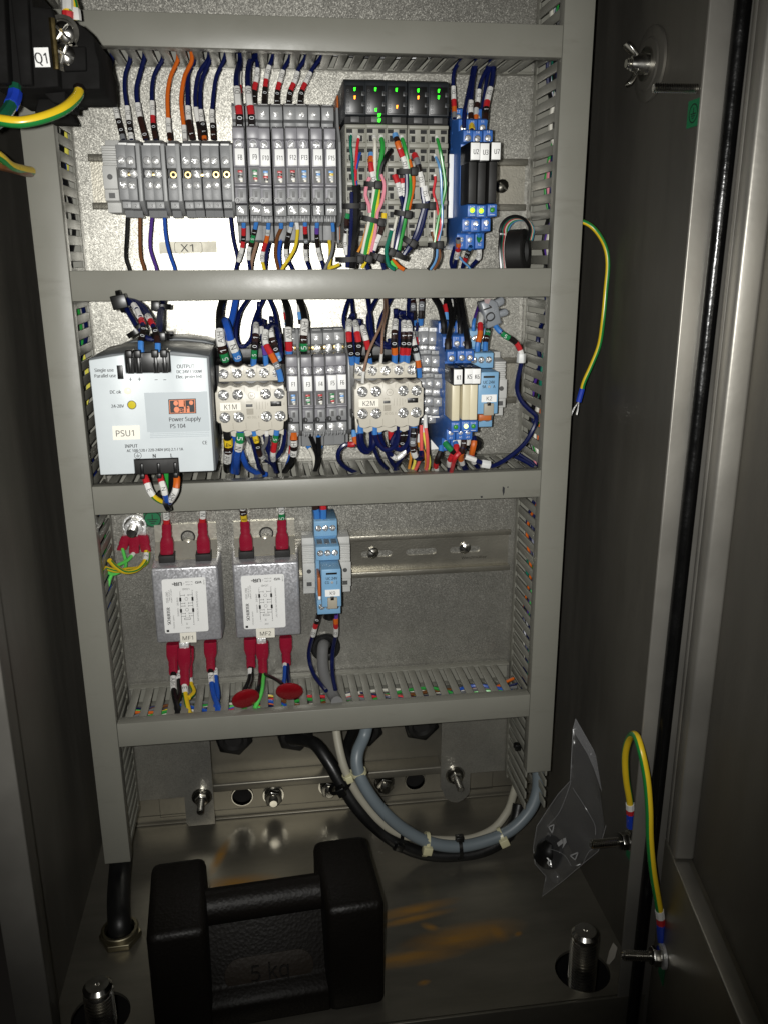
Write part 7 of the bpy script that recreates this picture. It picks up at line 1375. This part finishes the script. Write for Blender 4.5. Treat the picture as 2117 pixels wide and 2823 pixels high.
# ---------------------------------------------------------------- row 3
many('r1', -14, [
 ('black wire marked H above the upper left connector of filter MF1', 'black', [(545, 160, -14), (543, 110, -15), (540, 40, -18), (535, -30, -24)], 'red5,white9=A)H', 0, 2.4), ('blue wire marked N above the upper right connector of filter MF1', 'blue', [(777, 150, -14), (779, 110, -15), (783, 40, -18), (786, -30, -24)], 'red5,white8=N', 0, 2.4), ('black wire with yellow sleeve above the upper left connector of filter MF2', 'black', [(1054, 142, -14), (1050, 110, -15), (1042, 40, -18), (1036, -30, -24)], 'yellow7=4,brown5=1,white6=A)', 0, 2.4), ('blue wire marked N above the upper right connector of filter MF2', 'blue', [(1296, 132, -14), (1295, 90, -15), (1293, 30, -18), (1292, -40, -24)], 'green7=5,white7=N', 0, 2.4),
 ('black wire marked AH under the left connector of filter MF1', 'black', [(590, 1120, -16), (590, 1200, -24), (595, 1280, -36), (620, 1370, -48), (640, 1420, -52)], 'black4,white12=A)H', 0, 2.4), ('second black wire marked AH under filter MF1', 'black', [(618, 1120, -14), (625, 1190, -22), (630, 1260, -32), (610, 1340, -44), (620, 1420, -52)], 'white7=A)', 0, 2.2), ('yellow-green earth wire under the middle connector of filter MF1', 'earth', [(662, 1190, -24), (665, 1250, -30), (680, 1340, -42), (700, 1410, -52)], 'red2,white7=E', 0, 2.3), ('green earth wire behind the middle connectors of filter MF1', 'earth', [(695, 1150, -14), (705, 1200, -20), (720, 1250, -28), (690, 1290, -36)], 'white6=E', 0, 2.0), ('blue wire marked N under the right connector of filter MF1', 'blue', [(832, 1100, -16), (835, 1180, -24), (850, 1270, -36), (885, 1350, -48), (900, 1400, -52)], 'black4,white8=N', 0, 2.3), ('second blue wire marked N under the right connector of filter MF1', 'blue', [(858, 1100, -14), (868, 1180, -22), (880, 1270, -34), (865, 1350, -46), (860, 1400, -52)], 'white6=N', 0, 2.2),
 ('black wire from the left connector of filter MF2 to the red disc', 'black', [(1105, 1080, -16), (1105, 1150, -26), (1100, 1190, -40), (1085, 1225, -54)], '', 0, 1.2), ('black wire with white sleeve under the left connector of filter MF2', 'black', [(1090, 1080, -16), (1088, 1150, -24), (1060, 1220, -34), (1000, 1330, -46)], 'gap3,white5', 0, 1.9), ('black lead from the middle connector of filter MF2 to the right red disc', 'black', [(1180, 1110, -22), (1190, 1135, -28), (1230, 1155, -38), (1270, 1175, -48), (1300, 1200, -56)], '', 0, 1.5), ('black wire straight down from the middle connector of filter MF2', 'black', [(1162, 1110, -22), (1155, 1180, -34), (1140, 1240, -46), (1120, 1360, -54)], '', 0, 1.9), ('bright green wire under the middle connector of filter MF2', 'lime', [(1180, 1115, -22), (1175, 1180, -34), (1160, 1260, -46), (1120, 1360, -56)], 'white3', 0, 1.9), ('blue wire under the right connector of filter MF2', 'blue', [(1318, 1060, -16), (1315, 1130, -26), (1310, 1200, -40), (1310, 1240, -52)], 'white4', 0, 1.8), ('dark blue wire under the right connector of filter MF2', 'navy', [(1335, 1060, -16), (1338, 1130, -26), (1345, 1200, -40), (1350, 1240, -52)], '', 0, 1.7),
 ('bright green wire looping out under the earth stud to the left duct', 'lime', [(256, 315, -6), (275, 400, -14), (265, 450, -22), (200, 480, -30), (150, 460, -34), (110, 450, -36)], '', 0, 1.4), ('second bright green wire crossing under the earth stud', 'lime', [(333, 340, -6), (290, 390, -14), (220, 430, -24), (175, 500, -32), (160, 560, -36)], 'white4', 0, 1.5), ('yellow-green earth wire looping from the right ring lug to the left duct', 'earth', [(412, 330, -6), (405, 390, -12), (350, 450, -20), (270, 465, -28), (210, 430, -34), (170, 390, -38)], 'gap2,white6=E', 0, 2.0), ('second yellow-green earth wire looping from the right ring lug', 'earth', [(425, 330, -5), (415, 400, -10), (360, 440, -16), (290, 450, -24), (220, 460, -30), (140, 440, -36)], '', 0, 1.8)])
many('k9', -50, [
 ('wire with black and white sleeves into the top left of relay K9', 'navy', [(172, 150, -36), (165, 80, -36), (155, 20, -36), (150, -60, -34)], 'fblue7,brown7=1,white6=0', 0, 2.4), ('wire with red sleeve into the top middle of relay K9', 'navy', [(240, 150, -36), (238, 80, -36), (232, 10, -36), (230, -60, -34)], 'fblue7,red7,white5', 0, 2.4), ('dark blue wire with red and white sleeves from the lower left of relay K9', 'navy', [(190, 1180, -48), (165, 1280, -46), (128, 1400, -40), (92, 1560, -30), (95, 1700, -28), (150, 1840, -36), (240, 1960, -48), (270, 2000, -54)], 'black8=0,red5,white10=D)', 0, 1.8), ('dark blue wire with orange and white sleeves from the lower right of relay K9', 'navy', [(372, 1180, -48), (373, 1280, -46), (370, 1400, -40), (345, 1560, -30), (332, 1700, -30), (340, 1840, -40), (370, 1990, -52)], 'violet3,orange5,red5,white10=D)', 0, 1.8)])
add('end_cap', MB().lathe(Q('k9', 300, 1185, -52), (0, 0, -1), [(-2, 4.4), (2.5, 4.4), (3.4, 3.4), (3.6, 1)], 14), 'black', bpy.data.objects['plug_in_relay.001'], smooth=True)
wire('printed lettering line on the black cable', 'h4', [(-8, 245, -28), (20, 262, -30)], 'white', .1) if 0 else None
